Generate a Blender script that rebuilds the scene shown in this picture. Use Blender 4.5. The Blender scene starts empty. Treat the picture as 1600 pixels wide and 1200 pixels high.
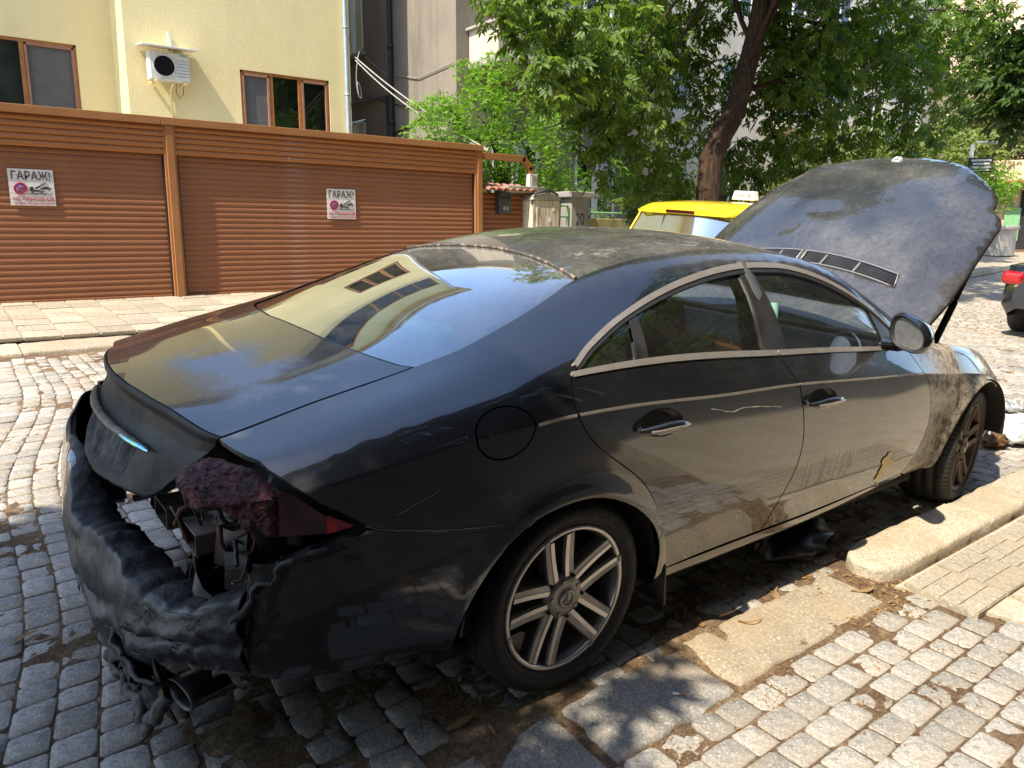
import bpy, math, random
import numpy as np
from mathutils import Vector, Matrix
from mathutils.geometry import delaunay_2d_cdt

# ------------------------------------------------------------------ camera, sky, sun, exposure
scene = bpy.context.scene
col = scene.collection
TILT = math.radians(4.06)                       # the street falls towards the right-hand kerb
RX = Matrix.Rotation(TILT, 4, 'X')
cam_d = bpy.data.cameras.new('camera')
cam = bpy.data.objects.new('camera', cam_d); col.objects.link(cam)
cam_d.sensor_width = 36.0; cam_d.lens = 26.99; cam_d.clip_start = 0.05; cam_d.clip_end = 1200
def cam_matrix(pos, yaw, pitch, roll):
    cy, sy, cp, sp = math.cos(yaw), math.sin(yaw), math.cos(pitch), math.sin(pitch)
    f = Vector((cy*cp, sy*cp, -sp)); r = Vector((sy, -cy, 0)); u = r.cross(f)
    c, s = math.cos(roll), math.sin(roll)
    r2 = c*r + s*u; u2 = -s*r + c*u
    m = Matrix.Identity(4)
    for i in range(3):
        m[i][0] = r2[i]; m[i][1] = u2[i]; m[i][2] = -f[i]; m[i][3] = pos[i]
    return m
CAM_M = RX @ cam_matrix((-1.4997, -2.4558, 1.5640), math.radians(51.714), math.radians(14.4455), math.radians(2.918))
cam.matrix_world = CAM_M
scene.camera = cam
SUN = Vector((-0.65, -0.125, 1.0)).normalized()  # towards the sun
world = bpy.data.worlds.new('World'); scene.world = world; world.use_nodes = True
wn = world.node_tree
sky = wn.nodes.new('ShaderNodeTexSky'); sky.sky_type = 'NISHITA'; sky.sun_disc = False
sky.sun_elevation = math.asin(SUN.z); sky.sun_rotation = math.atan2(SUN.x, SUN.y)
sky.air_density = 1.0; sky.dust_density = 0.8
bg = wn.nodes['Background']; bg.inputs['Strength'].default_value = 0.15
wn.links.new(sky.outputs[0], bg.inputs[0])
sun_d = bpy.data.lights.new('sun', 'SUN'); sun_d.energy = 3.2; sun_d.angle = math.radians(0.53); sun_d.color = (1.0, 0.90, 0.73)
sun = bpy.data.objects.new('sun', sun_d); col.objects.link(sun)
sun.rotation_euler = SUN.to_track_quat('Z', 'Y').to_euler()
sun.location = (0, 0, 40)
scene.render.engine = 'CYCLES'
scene.view_settings.view_transform = 'Standard'; scene.view_settings.look = 'None'
scene.view_settings.exposure = 1.62; scene.view_settings.gamma = 1.0
scene.render.resolution_x = 1024; scene.render.resolution_y = 768
try:
    scene.cycles.max_bounces = 8; scene.cycles.transparent_max_bounces = 12
except Exception: pass
random.seed(7); RNG = np.random.default_rng(7)

# ------------------------------------------------------------------ helpers
def tag(o, label=None, cat=None, group=None, kind=None):
    if label: o['label'] = label
    if cat: o['category'] = cat
    if group: o['group'] = group
    if kind: o['kind'] = kind
    return o
def empty(name, label=None, cat=None, group=None, loc=(0,0,0), rz=0, street=False):
    o = bpy.data.objects.new(name, None); col.objects.link(o); o.empty_display_size = .1
    place(o, loc, rz, street)
    return tag(o, label, cat, group)
def place(o, loc=(0,0,0), rz=0, street=False, extra=None):
    m = Matrix.Translation(Vector(loc)) @ Matrix.Rotation(rz, 4, 'Z')
    if extra is not None: m = m @ extra
    o.matrix_world = (RX @ m) if street else m
    return o
def SW(x, y, z=0.0):                             # street-plane coordinates -> world
    return RX @ Vector((x, y, z))
class MB:
    "collects shapes; build() links them as one mesh object"
    def __init__(s): s.v = []; s.f = []; s.m = []; s.sm = []
    def add(s, vs, fs, mi=0, smooth=False):
        b = len(s.v); s.v += [tuple(map(float, p)) for p in vs]
        for f in fs: s.f.append(tuple(i+b for i in f)); s.m.append(mi); s.sm.append(smooth)
        return s
    def box(s, c, size, mi=0, M=None, taper=None):
        x, y, z = size[0]/2, size[1]/2, size[2]/2
        P = [(-x,-y,-z),(x,-y,-z),(x,y,-z),(-x,y,-z),(-x,-y,z),(x,-y,z),(x,y,z),(-x,y,z)]
        if taper: P = [(a*(taper if d > 0 else 1), b*(taper if d > 0 else 1), d) for a, b, d in P]
        if M is not None: P = [tuple(M @ Vector(p)) for p in P]
        P = [(a+c[0], b+c[1], d+c[2]) for a, b, d in P]
        return s.add(P, [(0,3,2,1),(4,5,6,7),(0,1,5,4),(1,2,6,5),(2,3,7,6),(3,0,4,7)], mi)
    def tube(s, pts, r, n=8, mi=0, caps=True, smooth=True):
        pts = [Vector(p) for p in pts]; k = len(pts)
        rr = r if hasattr(r, '__len__') else [r]*k
        up = Vector((0,0,1)); vs = []; fs = []; prev = None
        for i, p in enumerate(pts):
            t = (pts[min(i+1,k-1)]-pts[max(i-1,0)]).normalized()
            a = (prev - t*prev.dot(t)) if prev is not None else t.cross(up)
            if a.length < 1e-4: a = t.cross(Vector((1,0,0)))
            a.normalize(); b = t.cross(a); prev = a
            for j in range(n):
                q = 2*math.pi*j/n; vs.append(p + (a*math.cos(q)+b*math.sin(q))*rr[i])
        for i in range(k-1):
            for j in range(n):
                fs.append((i*n+j, i*n+(j+1)%n, (i+1)*n+(j+1)%n, (i+1)*n+j))
        s.add(vs, fs, mi, smooth)
        if caps: s.add(vs[:n], [tuple(range(n))[::-1]], mi); s.add(vs[-n:], [tuple(range(n))], mi)
        return s
    def lathe(s, prof, n=32, mi=0, axis='Z', c=(0,0,0), smooth=True, close=False, fn=None):
        vs = []; fs = []; k = len(prof)
        for i in range(n):
            q = 2*math.pi*i/n
            for j, (r, h) in enumerate(prof):
                if fn: r, h = fn(i, j, r, h)
                p = (r*math.cos(q), r*math.sin(q), h)
                if axis == 'Y': p = (p[0], p[2], p[1])
                if axis == 'X': p = (p[2], p[0], p[1])
                vs.append((p[0]+c[0], p[1]+c[1], p[2]+c[2]))
        kk = k if close else k-1
        for i in range(n):
            for j in range(kk):
                a, b = i*k+j, i*k+(j+1)%k; c2, d = ((i+1)%n)*k+(j+1)%k, ((i+1)%n)*k+j
                fs.append((a, d, c2, b) if axis != 'Y' else (a, b, c2, d))
        return s.add(vs, fs, mi, smooth)
    def prism(s, poly, h0, h1, mi=0, axis='Z', smooth=False):
        n = len(poly)
        def P(a, b, h): return (a, b, h) if axis == 'Z' else ((a, h, b) if axis == 'Y' else (h, a, b))
        vs = [P(a, b, h0) for a, b in poly] + [P(a, b, h1) for a, b in poly]
        fs = [tuple(range(n))[::-1], tuple(range(n, 2*n))] + [(i, (i+1)%n, n+(i+1)%n, n+i) for i in range(n)]
        return s.add(vs, fs, mi, smooth)
    def grid(s, P, mi=0, smooth=True, flip=False):
        P = np.asarray(P); a, b = P.shape[:2]
        fs = []
        for i in range(a-1):
            for j in range(b-1):
                q = (i*b+j, (i+1)*b+j, (i+1)*b+j+1, i*b+j+1); fs.append(q[::-1] if flip else q)
        return s.add(P.reshape(-1, 3), fs, mi, smooth)
    def build(s, name, mats, parent=None, bevel=0, seg=2, recalc=True, solid=0):
        me = bpy.data.meshes.new(name); me.from_pydata(s.v, [], s.f)
        for m in (mats if isinstance(mats, (list, tuple)) else [mats]): me.materials.append(m)
        me.polygons.foreach_set('material_index', s.m); me.polygons.foreach_set('use_smooth', s.sm)
        me.update()
        if recalc:
            import bmesh
            bm = bmesh.new(); bm.from_mesh(me); bmesh.ops.recalc_face_normals(bm, faces=bm.faces); bm.to_mesh(me); bm.free()
        return link(name, me, parent, bevel, seg, solid)
def link(name, me, parent=None, bevel=0, seg=2, solid=0):
    o = bpy.data.objects.new(name, me); col.objects.link(o)
    if parent is not None: o.parent = parent
    if solid:
        md = o.modifiers.new('s', 'SOLIDIFY'); md.thickness = solid; md.offset = 0
    if bevel:
        md = o.modifiers.new('b', 'BEVEL'); md.width = bevel; md.segments = seg; md.limit_method = 'ANGLE'; md.angle_limit = math.radians(40)
    return o
def copy_tree(o, parent=None):
    c = o.copy(); col.objects.link(c); c.parent = parent
    for ch in o.children: 
        k = copy_tree(ch, c); k.matrix_parent_inverse = ch.matrix_parent_inverse.copy()
    return c
def big_mesh(name, V, F, mats, parent=None, smooth=False, mi=None, attrs=None):
    "V (n,3) array, F (m,k) int array"
    V = np.asarray(V, np.float32); F = np.asarray(F, np.int32); k = F.shape[1]
    me = bpy.data.meshes.new(name)
    me.vertices.add(len(V)); me.vertices.foreach_set('co', V.ravel())
    me.loops.add(F.size); me.loops.foreach_set('vertex_index', F.ravel())
    me.polygons.add(len(F)); me.polygons.foreach_set('loop_start', np.arange(len(F), dtype=np.int32)*k)
    me.polygons.foreach_set('loop_total', np.full(len(F), k, np.int32))
    if smooth: me.polygons.foreach_set('use_smooth', np.ones(len(F), bool))
    for m in (mats if isinstance(mats, (list, tuple)) else [mats]): me.materials.append(m)
    if mi is not None: me.polygons.foreach_set('material_index', np.asarray(mi, np.int32))
    for an, (dom, data) in (attrs or {}).items():
        at = me.attributes.new(an, 'FLOAT', dom); at.data.foreach_set('value', np.asarray(data, np.float32))
    me.update(calc_edges=True); me.validate()
    return link(name, me, parent)
# numpy value noise
_perm = np.random.default_rng(3).random(65536).astype(np.float32)
def _h(i, j, k): return _perm[(i*73856093 ^ j*19349663 ^ k*83492791) & 65535]
def noise3(P):
    P = np.asarray(P, float); I = np.floor(P).astype(np.int64); f = P-I; f = f*f*(3-2*f)
    r = 0
    for a in (0, 1):
        for b in (0, 1):
            for c in (0, 1):
                w = (f[...,0] if a else 1-f[...,0])*(f[...,1] if b else 1-f[...,1])*(f[...,2] if c else 1-f[...,2])
                r = r + w*_h(I[...,0]+a, I[...,1]+b, I[...,2]+c)
    return r*2-1
def fbm(P, oct=4, gain=.5):
    P = np.asarray(P, float); r = 0; a = 1
    for i in range(oct): r = r + a*noise3(P*(2**i)+17.3*i); a *= gain
    return r
# ------------------------------------------------------------------ materials
class NT:
    def __init__(s, name):
        s.m = bpy.data.materials.new(name); s.m.use_nodes = True; s.t = s.m.node_tree
        s.p = s.t.nodes['Principled BSDF']; s.out = s.t.nodes['Material Output']; s._c = None
    def n(s, typ, **kw):
        x = s.t.nodes.new(typ)
        for k, v in kw.items(): setattr(x, k, v)
        return x
    def l(s, a, b): s.t.links.new(a, b)
    def coord(s):
        if s._c is None: s._c = s.n('ShaderNodeTexCoord')
        return s._c.outputs['Object']
    def mapped(s, scale=(1,1,1)):
        mp = s.n('ShaderNodeMapping'); s.l(s.coord(), mp.inputs[0]); mp.inputs['Scale'].default_value = scale
        return mp.outputs[0]
    def noise(s, scale, detail=4, rough=.55, vec=None, dist=0):
        x = s.n('ShaderNodeTexNoise'); x.inputs['Scale'].default_value = scale; x.inputs['Detail'].default_value = detail
        x.inputs['Roughness'].default_value = rough; x.inputs['Distortion'].default_value = dist
        s.l(vec if vec is not None else s.coord(), x.inputs['Vector']); return x.outputs['Fac']
    def voro(s, scale, feat='F1', vec=None):
        x = s.n('ShaderNodeTexVoronoi'); x.feature = feat; x.inputs['Scale'].default_value = scale
        s.l(vec if vec is not None else s.coord(), x.inputs['Vector']); return x
    def ramp(s, fac, stops):
        x = s.n('ShaderNodeValToRGB'); e = x.color_ramp.elements
        while len(e) < len(stops): e.new(.5)
        for i, (p, c) in enumerate(stops):
            e[i].position = p; e[i].color = (c if len(c) == 4 else tuple(c)+(1,)) if hasattr(c, '__len__') else (c, c, c, 1)
        s.l(fac, x.inputs[0]); return x.outputs[0]
    def mix(s, fac, a, b, mode='MIX'):
        x = s.n('ShaderNodeMix', data_type='RGBA', blend_type=mode)
        for k, v in ((0, fac), (6, a), (7, b)):
            if hasattr(v, 'is_linked') or hasattr(v, 'links'): s.l(v, x.inputs[k])
            elif k == 0: x.inputs[0].default_value = v
            else: x.inputs[k].default_value = tuple(v)+(1,) if len(v) == 3 else v
        return x.outputs[2]
    def math(s, op, a, b=None, clamp=False):
        x = s.n('ShaderNodeMath', operation=op); x.use_clamp = clamp
        for k, v in ((0, a), (1, b)):
            if v is None: continue
            if isinstance(v, (int, float)): x.inputs[k].default_value = v
            else: s.l(v, x.inputs[k])
        return x.outputs[0]
    def attr(s, name):
        x = s.n('ShaderNodeAttribute'); x.attribute_name = name; return x.outputs['Fac']
    def bump(s, h, strength=.3, dist=.01, normal=None):
        x = s.n('ShaderNodeBump'); x.inputs['Strength'].default_value = strength; x.inputs['Distance'].default_value = dist
        s.l(h, x.inputs['Height'])
        if normal is not None: s.l(normal, x.inputs['Normal'])
        s.l(x.outputs[0], s.p.inputs['Normal']); return x.outputs[0]
    def set(s, **kw):
        names = dict(col='Base Color', rough='Roughness', metal='Metallic', coat='Coat Weight', coatr='Coat Roughness', spec='Specular IOR Level', alpha='Alpha', emit='Emission Color', emits='Emission Strength')
        for k, v in kw.items():
            i = s.p.inputs[names[k]]
            if hasattr(v, 'links'): s.l(v, i)
            elif hasattr(v, '__len__'): i.default_value = tuple(v)+(1,) if len(v) == 3 else v
            else: i.default_value = v
        return s
def simple(name, c1, c2=None, scale=6, rough=.6, metal=0, bump=0, bscale=60, detail=5, spec=.5, coat=0, lo=.35, hi=.65, r2=None):
    t = NT(name)
    if c2 is None: c2 = tuple(x*.82 for x in c1)
    f = t.noise(scale, detail)
    t.set(col=t.ramp(f, [(lo, c1), (hi, c2)]), metal=metal, spec=spec, coat=coat)
    if r2 is None: t.set(rough=rough)
    else: t.set(rough=t.ramp(f, [(lo, rough), (hi, r2)]))
    if bump: t.bump(t.noise(bscale, 4), bump, .004)
    return t.m
MAT = {}
# --- car paint: black clearcoat under street dust (attribute 'dust' = how much dust lies there)
def paint(name, base=(.004,.004,.006), dustcol=(.275,.258,.235), speck=.5, basedust=.003, up=.018, burn=False, flecks=.05):
    t = NT(name)
    t.set(col=base, rough=.25, coat=1.0, coatr=.015, spec=.4)
    if not burn:
        t.p.inputs['Coat IOR'].default_value = 1.62
    nz = t.n('ShaderNodeSeparateXYZ'); g = t.n('ShaderNodeNewGeometry'); t.l(g.outputs['True Normal'], nz.inputs[0])
    upf = t.math('MULTIPLY', t.math('MAXIMUM', nz.outputs[2], 0.0), up)
    big = t.noise(2.3, 5, .6); fine = t.noise(38, 6, .7)
    streak = t.noise(1.0, 6, .7, t.mapped((5, 5, 60)))
    mod = t.math('MULTIPLY', t.ramp(big, [(.3, .35), (.7, 1.4)]), t.ramp(fine, [(.3, .55), (.75, 1.5)]))
    spk = t.ramp(t.voro(170).outputs['Distance'], [(.05, speck), (.16, 0)])
    spm = t.ramp(t.noise(9, 3), [(.42, 0), (.62, 1)])
    d0 = t.math('ADD', t.math('ADD', upf, basedust), t.attr('dust'))
    d = t.math('MULTIPLY', d0, mod)
    d = t.math('ADD', d, t.math('MULTIPLY', t.math('MULTIPLY', spk, spm), t.math('MULTIPLY', d0, 2.2)))
    fl = t.math('MULTIPLY', t.ramp(t.voro(95).outputs['Distance'], [(.05, 1), (.13, 0)]), t.ramp(t.noise(22, 3), [(.52, 0), (.66, 1)]))
    d = t.math('ADD', d, t.math('MULTIPLY', fl, flecks))
    d = t.math('MULTIPLY', d, t.ramp(streak, [(.25, .7), (.75, 1.25)]), True)
    df = t.n('ShaderNodeBsdfDiffuse'); df.inputs[0].default_value = tuple(dustcol)+(1,)
    mx = t.n('ShaderNodeMixShader'); t.l(d, mx.inputs[0]); t.l(t.p.outputs[0], mx.inputs[1]); t.l(df.outputs[0], mx.inputs[2])
    # hairline scratches
    if burn:
        b = t.noise(3.2, 8, .65, dist=.6); b2 = t.noise(16, 8, .7)
        msk = t.math('MULTIPLY', t.ramp(b, [(.37, 0), (.50, 1)]), t.attr('burn'), True)
        ash = t.n('ShaderNodeBsdfDiffuse')
        t.l(t.ramp(b2, [(.25, (.02,.018,.016)), (.42, (.13,.11,.09)), (.54, (.36,.32,.26)), (.68, (.15,.115,.09))]), ash.inputs[0])
        m2 = t.n('ShaderNodeMixShader'); t.l(msk, m2.inputs[0]); t.l(mx.outputs[0], m2.inputs[1]); t.l(ash.outputs[0], m2.inputs[2])
        t.l(m2.outputs[0], t.out.inputs[0])
    else:
        t.l(mx.outputs[0], t.out.inputs[0])
    t.bump(t.noise(3.5, 2), .02, .003)
    return t.m
MAT['paint'] = paint('car_paint')
MAT['paint_burnt'] = paint('burnt_car_paint', burn=True)
MAT['bonnet_paint'] = paint('bonnet_paint', base=(.006,.007,.012), dustcol=(.30,.285,.26), speck=.9, basedust=.035, up=.02, flecks=.8)
MAT['black'] = simple('sooty_black', (.006,.006,.006), (.014,.013,.012), 12, .75)
MAT['rubber'] = simple('black_rubber', (.012,.012,.012), (.02,.019,.018), 20, .55)
MAT['gloss_black'] = simple('black_trim', (.012,.010,.010), (.03,.026,.024), 8, .35, bump=.05)
def char_mat(name, cols, scale=14, bs=.9, bscale=45, rough=.7, r2=.35):
    t = NT(name); a = t.noise(scale, 8, .7, dist=.4)
    t.set(col=t.ramp(a, cols), rough=t.ramp(t.noise(scale*.6, 4), [(.35, r2), (.65, rough)]))
    t.bump(t.noise(bscale, 6, .7), bs, .008); return t.m
MAT['char'] = char_mat('charred_plastic', [(.3, (.006,.006,.006)), (.55, (.018,.017,.017)), (.75, (.05,.046,.042))])
MAT['melt'] = char_mat('melted_bumper_plastic', [(.3, (.009,.010,.014)), (.58, (.026,.025,.026)), (.72, (.075,.068,.06)), (.8, (.03,.028,.026))], 9, .6, 34, .62, .28)
MAT['ash_edge'] = char_mat('ash_crust', [(.3, (.03,.028,.025)), (.55, (.10,.095,.085)), (.8, (.22,.21,.19))], 25, 1.0, 60, .9, .8)
MAT['red_crust'] = char_mat('melted_red_lens', [(.30, (.008,.006,.006)), (.44, (.030,.009,.010)), (.52, (.15,.016,.024)), (.59, (.050,.030,.032)), (.68, (.018,.014,.015)), (.8, (.15,.12,.12))], 42, 1.0, 130, .65, .3)
MAT['red_lens'] = simple('red_lens', (.035,.003,.006), (.05,.004,.006), 6, .12, coat=1)
MAT['red_bright'] = simple('red_reflector', (.45,.008,.012), (.25,.004,.006), 30, .2, coat=1, bump=.3, bscale=120)
MAT['chrome'] = simple('dull_chrome', (.52,.46,.39), (.40,.34,.28), 15, .38, .75, r2=.5)
MAT['chrome_heat'] = None
t = NT('heat_tinted_chrome'); t.set(metal=1.0, rough=.25, col=t.ramp(t.noise(45, 3), [(.3, (.08,.16,.40)), (.45, (.22,.45,.75)), (.55, (.15,.55,.45)), (.65, (.55,.5,.25)), (.75, (.25,.12,.5))])); MAT['chrome_heat'] = t.m
MAT['alloy'] = simple('grey_alloy', (.30,.285,.27), (.22,.205,.19), 10, .36, .7, r2=.5)
MAT['alloy_edge'] = simple('machined_alloy', (.62,.58,.53), (.50,.46,.42), 14, .3, .8)
MAT['rust'] = simple('rusty_iron', (.16,.055,.025), (.06,.03,.02), 18, .85, bump=.4)
MAT['rusty_steel'] = simple('scorched_steel', (.19,.15,.12), (.07,.055,.048), 9, .6, .6, bump=.3)
MAT['steel_bare'] = simple('bare_sooty_metal', (.20,.19,.18), (.09,.085,.08), 7, .5, .5, bump=.2, bscale=30)
MAT['seat'] = simple('dark_leather', (.055,.062,.062), (.075,.083,.082), 10, .5, bump=.15, bscale=160)
MAT['teal_fabric'] = simple('pale_teal_cloth', (.22,.42,.36), (.18,.35,.30), 5, .8)
MAT['wood'] = simple('burr_wood_trim', (.30,.14,.05), (.16,.06,.02), 9, .2, coat=1)
MAT['silver_plastic'] = simple('silver_plastic', (.4,.4,.4), (.33,.33,.33), 9, .35, .5)
t = NT('tyre_rubber'); w = t.noise(8, 6, .65)
t.set(col=t.ramp(w, [(.3, (.011,.010,.010)), (.6, (.022,.020,.018)), (.8, (.05,.043,.035))]), rough=.72)
t.bump(t.noise(90, 5), .25, .002); MAT['tyre'] = t.m
def glass(name, tint, refl=1.0, dust=.05, dustcol=(.33,.31,.27)):
    t = NT(name)
    tr = t.n('ShaderNodeBsdfTransparent'); tr.inputs[0].default_value = tint+(1,)
    gl = t.n('ShaderNodeBsdfGlossy'); gl.inputs['Roughness'].default_value = .004; gl.inputs[0].default_value = (.95,.98,1,1)
    fr = t.n('ShaderNodeFresnel'); fr.inputs[0].default_value = 1.52
    f2 = t.math('MULTIPLY', fr.outputs[0], 1.75*refl, True)
    mx = t.n('ShaderNodeMixShader'); t.l(f2, mx.inputs[0]); t.l(tr.outputs[0], mx.inputs[1]); t.l(gl.outputs[0], mx.inputs[2])
    df = t.n('ShaderNodeBsdfDiffuse'); df.inputs[0].default_value = dustcol+(1,)
    a = t.ramp(t.noise(3, 6, .65), [(.3, .3), (.75, 1.6)]); b = t.ramp(t.noise(60, 5, .7), [(.35, .5), (.7, 1.6)])
    spk = t.ramp(t.voro(150).outputs['Distance'], [(.06, .8), (.15, 0)]); sm = t.ramp(t.noise(7, 3), [(.5, 0), (.62, 1)])
    dd = t.math('ADD', t.attr('dust'), dust)
    d = t.math('MULTIPLY', dd, t.math('MULTIPLY', a, b))
    d = t.math('ADD', d, t.math('MULTIPLY', t.math('MULTIPLY', spk, sm), t.math('MULTIPLY', dd, 3.0)), True)
    m2 = t.n('ShaderNodeMixShader'); t.l(d, m2.inputs[0]); t.l(mx.outputs[0], m2.inputs[1]); t.l(df.outputs[0], m2.inputs[2])
    t.l(m2.outputs[0], t.out.inputs[0]); return t.m
MAT['car_glass'] = glass('tinted_car_glass', (.78,.86,.82), 1.0, .035)
MAT['rear_glass'] = glass('rear_car_glass', (.20,.32,.36), 2.2, .045)
MAT['house_glass'] = glass('house_window_glass', (.55,.62,.56), .7, .01)
t = NT('mirror_glass'); t.set(col=t.ramp(t.noise(30, 5), [(.3, (.5,.52,.54)), (.7, (.36,.36,.36))]), metal=.8, rough=.3); MAT['mirror'] = t.m
MAT['frit'] = simple('black_glass_border', (.010,.012,.014), (.014,.016,.018), 8, .25)
MAT['seal'] = simple('perished_seal', (.05,.045,.04), (.30,.22,.15), 40, .8, lo=.5, hi=.68)
MAT['lid_paint'] = paint('boot_lid_paint', base=(.004,.004,.006), dustcol=(.34,.36,.40), speck=.3, basedust=.006, up=.01)
MAT['soot_panel'] = simple('sooty_panel', (.014,.0135,.013), (.030,.028,.026), 5, .7, bump=.35, bscale=55, r2=.55, spec=.25)
MAT['plate_char'] = char_mat('charred_recess', [(.3, (.008,.008,.008)), (.6, (.024,.022,.020)), (.8, (.06,.054,.048))], 18, .8, 40, .8, .5)
MAT['scorched_chrome'] = simple('scorched_chrome', (.16,.14,.12), (.07,.06,.055), 25, .5, .7, bump=.4)
MAT['vent_slat'] = simple('grey_plastic', (.07,.07,.07), (.05,.05,.05), 20, .4)
MAT['badge'] = simple('grey_badge', (.34,.33,.31), (.24,.23,.21), 60, .6, bump=.4, bscale=120)
MAT['bulb'] = simple('cloudy_bulb', (.55,.55,.52), (.38,.38,.36), 30, .3)
MAT['char_red'] = char_mat('charred_drips', [(.3, (.006,.006,.006)), (.55, (.020,.019,.018)), (.70, (.05,.045,.042)), (.78, (.10,.03,.035))], 26, 1.0, 60)
MAT['exhaust'] = simple('sooty_exhaust', (.10,.095,.085), (.035,.03,.028), 14, .4, .8)
MAT['brass_plate'] = simple('scorched_strip', (.17,.12,.065), (.06,.045,.03), 12, .45, .5)
MAT['filler'] = simple('pale_filler', (.80,.66,.38), (.66,.52,.28), 22, .85)
MAT['scuff'] = simple('dusty_scuff', (.34,.31,.26), (.20,.18,.15), 40, .9)
MAT['burnt_alloy'] = simple('burnt_brown_alloy', (.13,.085,.06), (.07,.05,.04), 12, .6, .5, bump=.2)
# --- surroundings
def granite(name, c1, c2, speck=.5, scale=160, warm=(.36,.30,.22), bump=.5):
    t = NT(name); oi = t.n('ShaderNodeObjectInfo'); g = t.n('ShaderNodeNewGeometry')
    base = t.ramp(t.noise(7, 5, .6), [(.3, c1), (.7, c2)])
    rnd = t.math('ADD', t.math('MULTIPLY', oi.outputs['Random'], .9), t.attr('tone'))
    base = t.mix(1.0, base, t.ramp(t.math('FRACT', rnd), [(0, .72), (.5, 1.0), (1, 1.22)]), 'MULTIPLY')
    sp = t.voro(scale); base = t.mix(t.math('MULTIPLY', t.ramp(sp.outputs['Color'], [(.35, 0), (.75, 1)]), speck), base, tuple(x*.35 for x in c1))
    base = t.mix(t.math('MULTIPLY', t.ramp(t.noise(scale*.8, 2), [(.55, 0), (.7, 1)]), .55), base, tuple(min(1, x*1.55) for x in c2))
    dirt = t.ramp(t.noise(2.6, 6, .65), [(.46, 0), (.70, .75)])
    base = t.mix(dirt, base, warm)
    t.set(col=base, rough=.78, spec=.3)
    h = t.math('ADD', t.noise(60, 6, .7), t.math('MULTIPLY', t.noise(14, 3), 1.5))
    t.bump(h, bump, .006); return t.m
MAT['sett'] = granite('granite_sett', (.275,.262,.24), (.385,.365,.33), .45, 130, (.30,.235,.155), .5)
MAT['kerb'] = granite('kerb_stone', (.35,.30,.225), (.44,.38,.285), .45, 120, (.33,.25,.155))
t = NT('dirt'); n1 = t.noise(1.6, 7, .65); n2 = t.noise(26, 7, .75); n3 = t.noise(130, 4, .7)
c = t.ramp(n2, [(.28, (.06,.040,.026)), (.48, (.16,.11,.068)), (.62, (.29,.205,.125)), (.78, (.42,.31,.19))])
c = t.mix(t.ramp(n1, [(.42, 0), (.62, .65)]), c, (.06,.030,.020)); c = t.mix(t.ramp(n3, [(.5, 0), (.72, .6)]), c, (.34,.25,.16))
t.set(col=c, rough=.95, spec=.1); t.bump(t.math('ADD', n2, t.math('MULTIPLY', n3, .6)), 1.0, .012); MAT['dirt'] = t.m
t = NT('far_setts'); v = t.voro(8.5, 'DISTANCE_TO_EDGE', t.mapped((1,1,.0))); v2 = t.voro(8.5, 'F1', t.mapped((1,1,.0)))
c = t.ramp(t.math('MULTIPLY', v.outputs['Distance'], 1), [(.0, (.17,.125,.08)), (.10, (.33,.30,.26)), (.2, (.38,.355,.315))])
bw = t.n('ShaderNodeRGBToBW'); t.l(v2.outputs['Color'], bw.inputs[0]); c = t.mix(.45, c, bw.outputs[0], 'SOFT_LIGHT'); c = t.mix(t.ramp(t.noise(1.1, 5), [(.4, 0), (.7, .5)]), c, (.36,.29,.20))
t.set(col=c, rough=.85, spec=.2); t.bump(t.ramp(v.outputs['Distance'], [(0, 0), (.14, 1)]), .7, .02); MAT['far_setts'] = t.m
MAT['ground'] = simple('dusty_ground', (.26,.21,.15), (.16,.13,.09), 1.5, .95, bump=.5, bscale=30)
MAT['tile'] = granite('paving_tile', (.34,.295,.225), (.43,.375,.29), .3, 90, (.31,.245,.165), .35)
MAT['wall_yellow'] = None
t = NT('yellow_render'); n = t.noise(1.2, 5); f = t.noise(26, 6, .7)
yc = t.mix(t.ramp(t.noise(1.0, 6, .7, t.mapped((1.6,1.6,.22))), [(.52, 0), (.74, .35)]), t.ramp(n, [(.3, (.80,.685,.37)), (.7, (.74,.625,.325))]), (.60,.49,.26))
t.set(col=yc, rough=.92, spec=.2); t.bump(t.math('ADD', f, t.math('MULTIPLY', t.noise(5, 4), .5)), .35, .015); MAT['wall_yellow'] = t.m
def stucco(name, c1, c2, sc=1.0, bs=.5, stain=(.10,.09,.075)):
    t = NT(name); c = t.ramp(t.noise(sc, 6, .6), [(.3, c1), (.7, c2)])
    c = t.mix(t.ramp(t.noise(1.0, 6, .7, t.mapped((2.2,2.2,.25))), [(.5, 0), (.72, .55)]), c, stain)
    t.set(col=c, rough=.93, spec=.15); t.bump(t.noise(40, 6, .7), bs, .012); return t.m
MAT['wall_grey'] = stucco('grey_stucco', (.27,.235,.19), (.21,.185,.155))
MAT['wall_cream'] = stucco('cream_render', (.62,.55,.45), (.52,.46,.37), 1, .3, (.35,.30,.24))
MAT['wall_back'] = stucco('shaded_render', (.085,.078,.066), (.06,.055,.048))  # wall colour itself set dark, standing in for deep shade mirrored in the car
MAT['wall_peach'] = stucco('peach_render', (.66,.48,.34), (.58,.43,.31), 1, .3, (.4,.3,.22))
MAT['orange'] = simple('orange_render', (.60,.25,.07), (.5,.2,.06), 2, .8)
def shutter(name, c1, c2):
    t = NT(name); v = t.mapped((.35,1,22)); n = t.noise(5, 5, .6, v)
    c = t.ramp(n, [(.3, c1), (.7, c2)])
    c = t.mix(t.ramp(t.noise(1.4, 6, .7, t.mapped((.8,1,6))), [(.60, 0), (.76, .38)]), c, (.36,.33,.31))
    t.set(col=c, rough=t.ramp(n, [(.3, .55), (.7, .7)]), spec=.3); t.bump(t.noise(30, 3), .05, .004); return t.m
MAT['shutter'] = shutter('brown_shutter', (.285,.120,.056), (.225,.092,.044))
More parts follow.
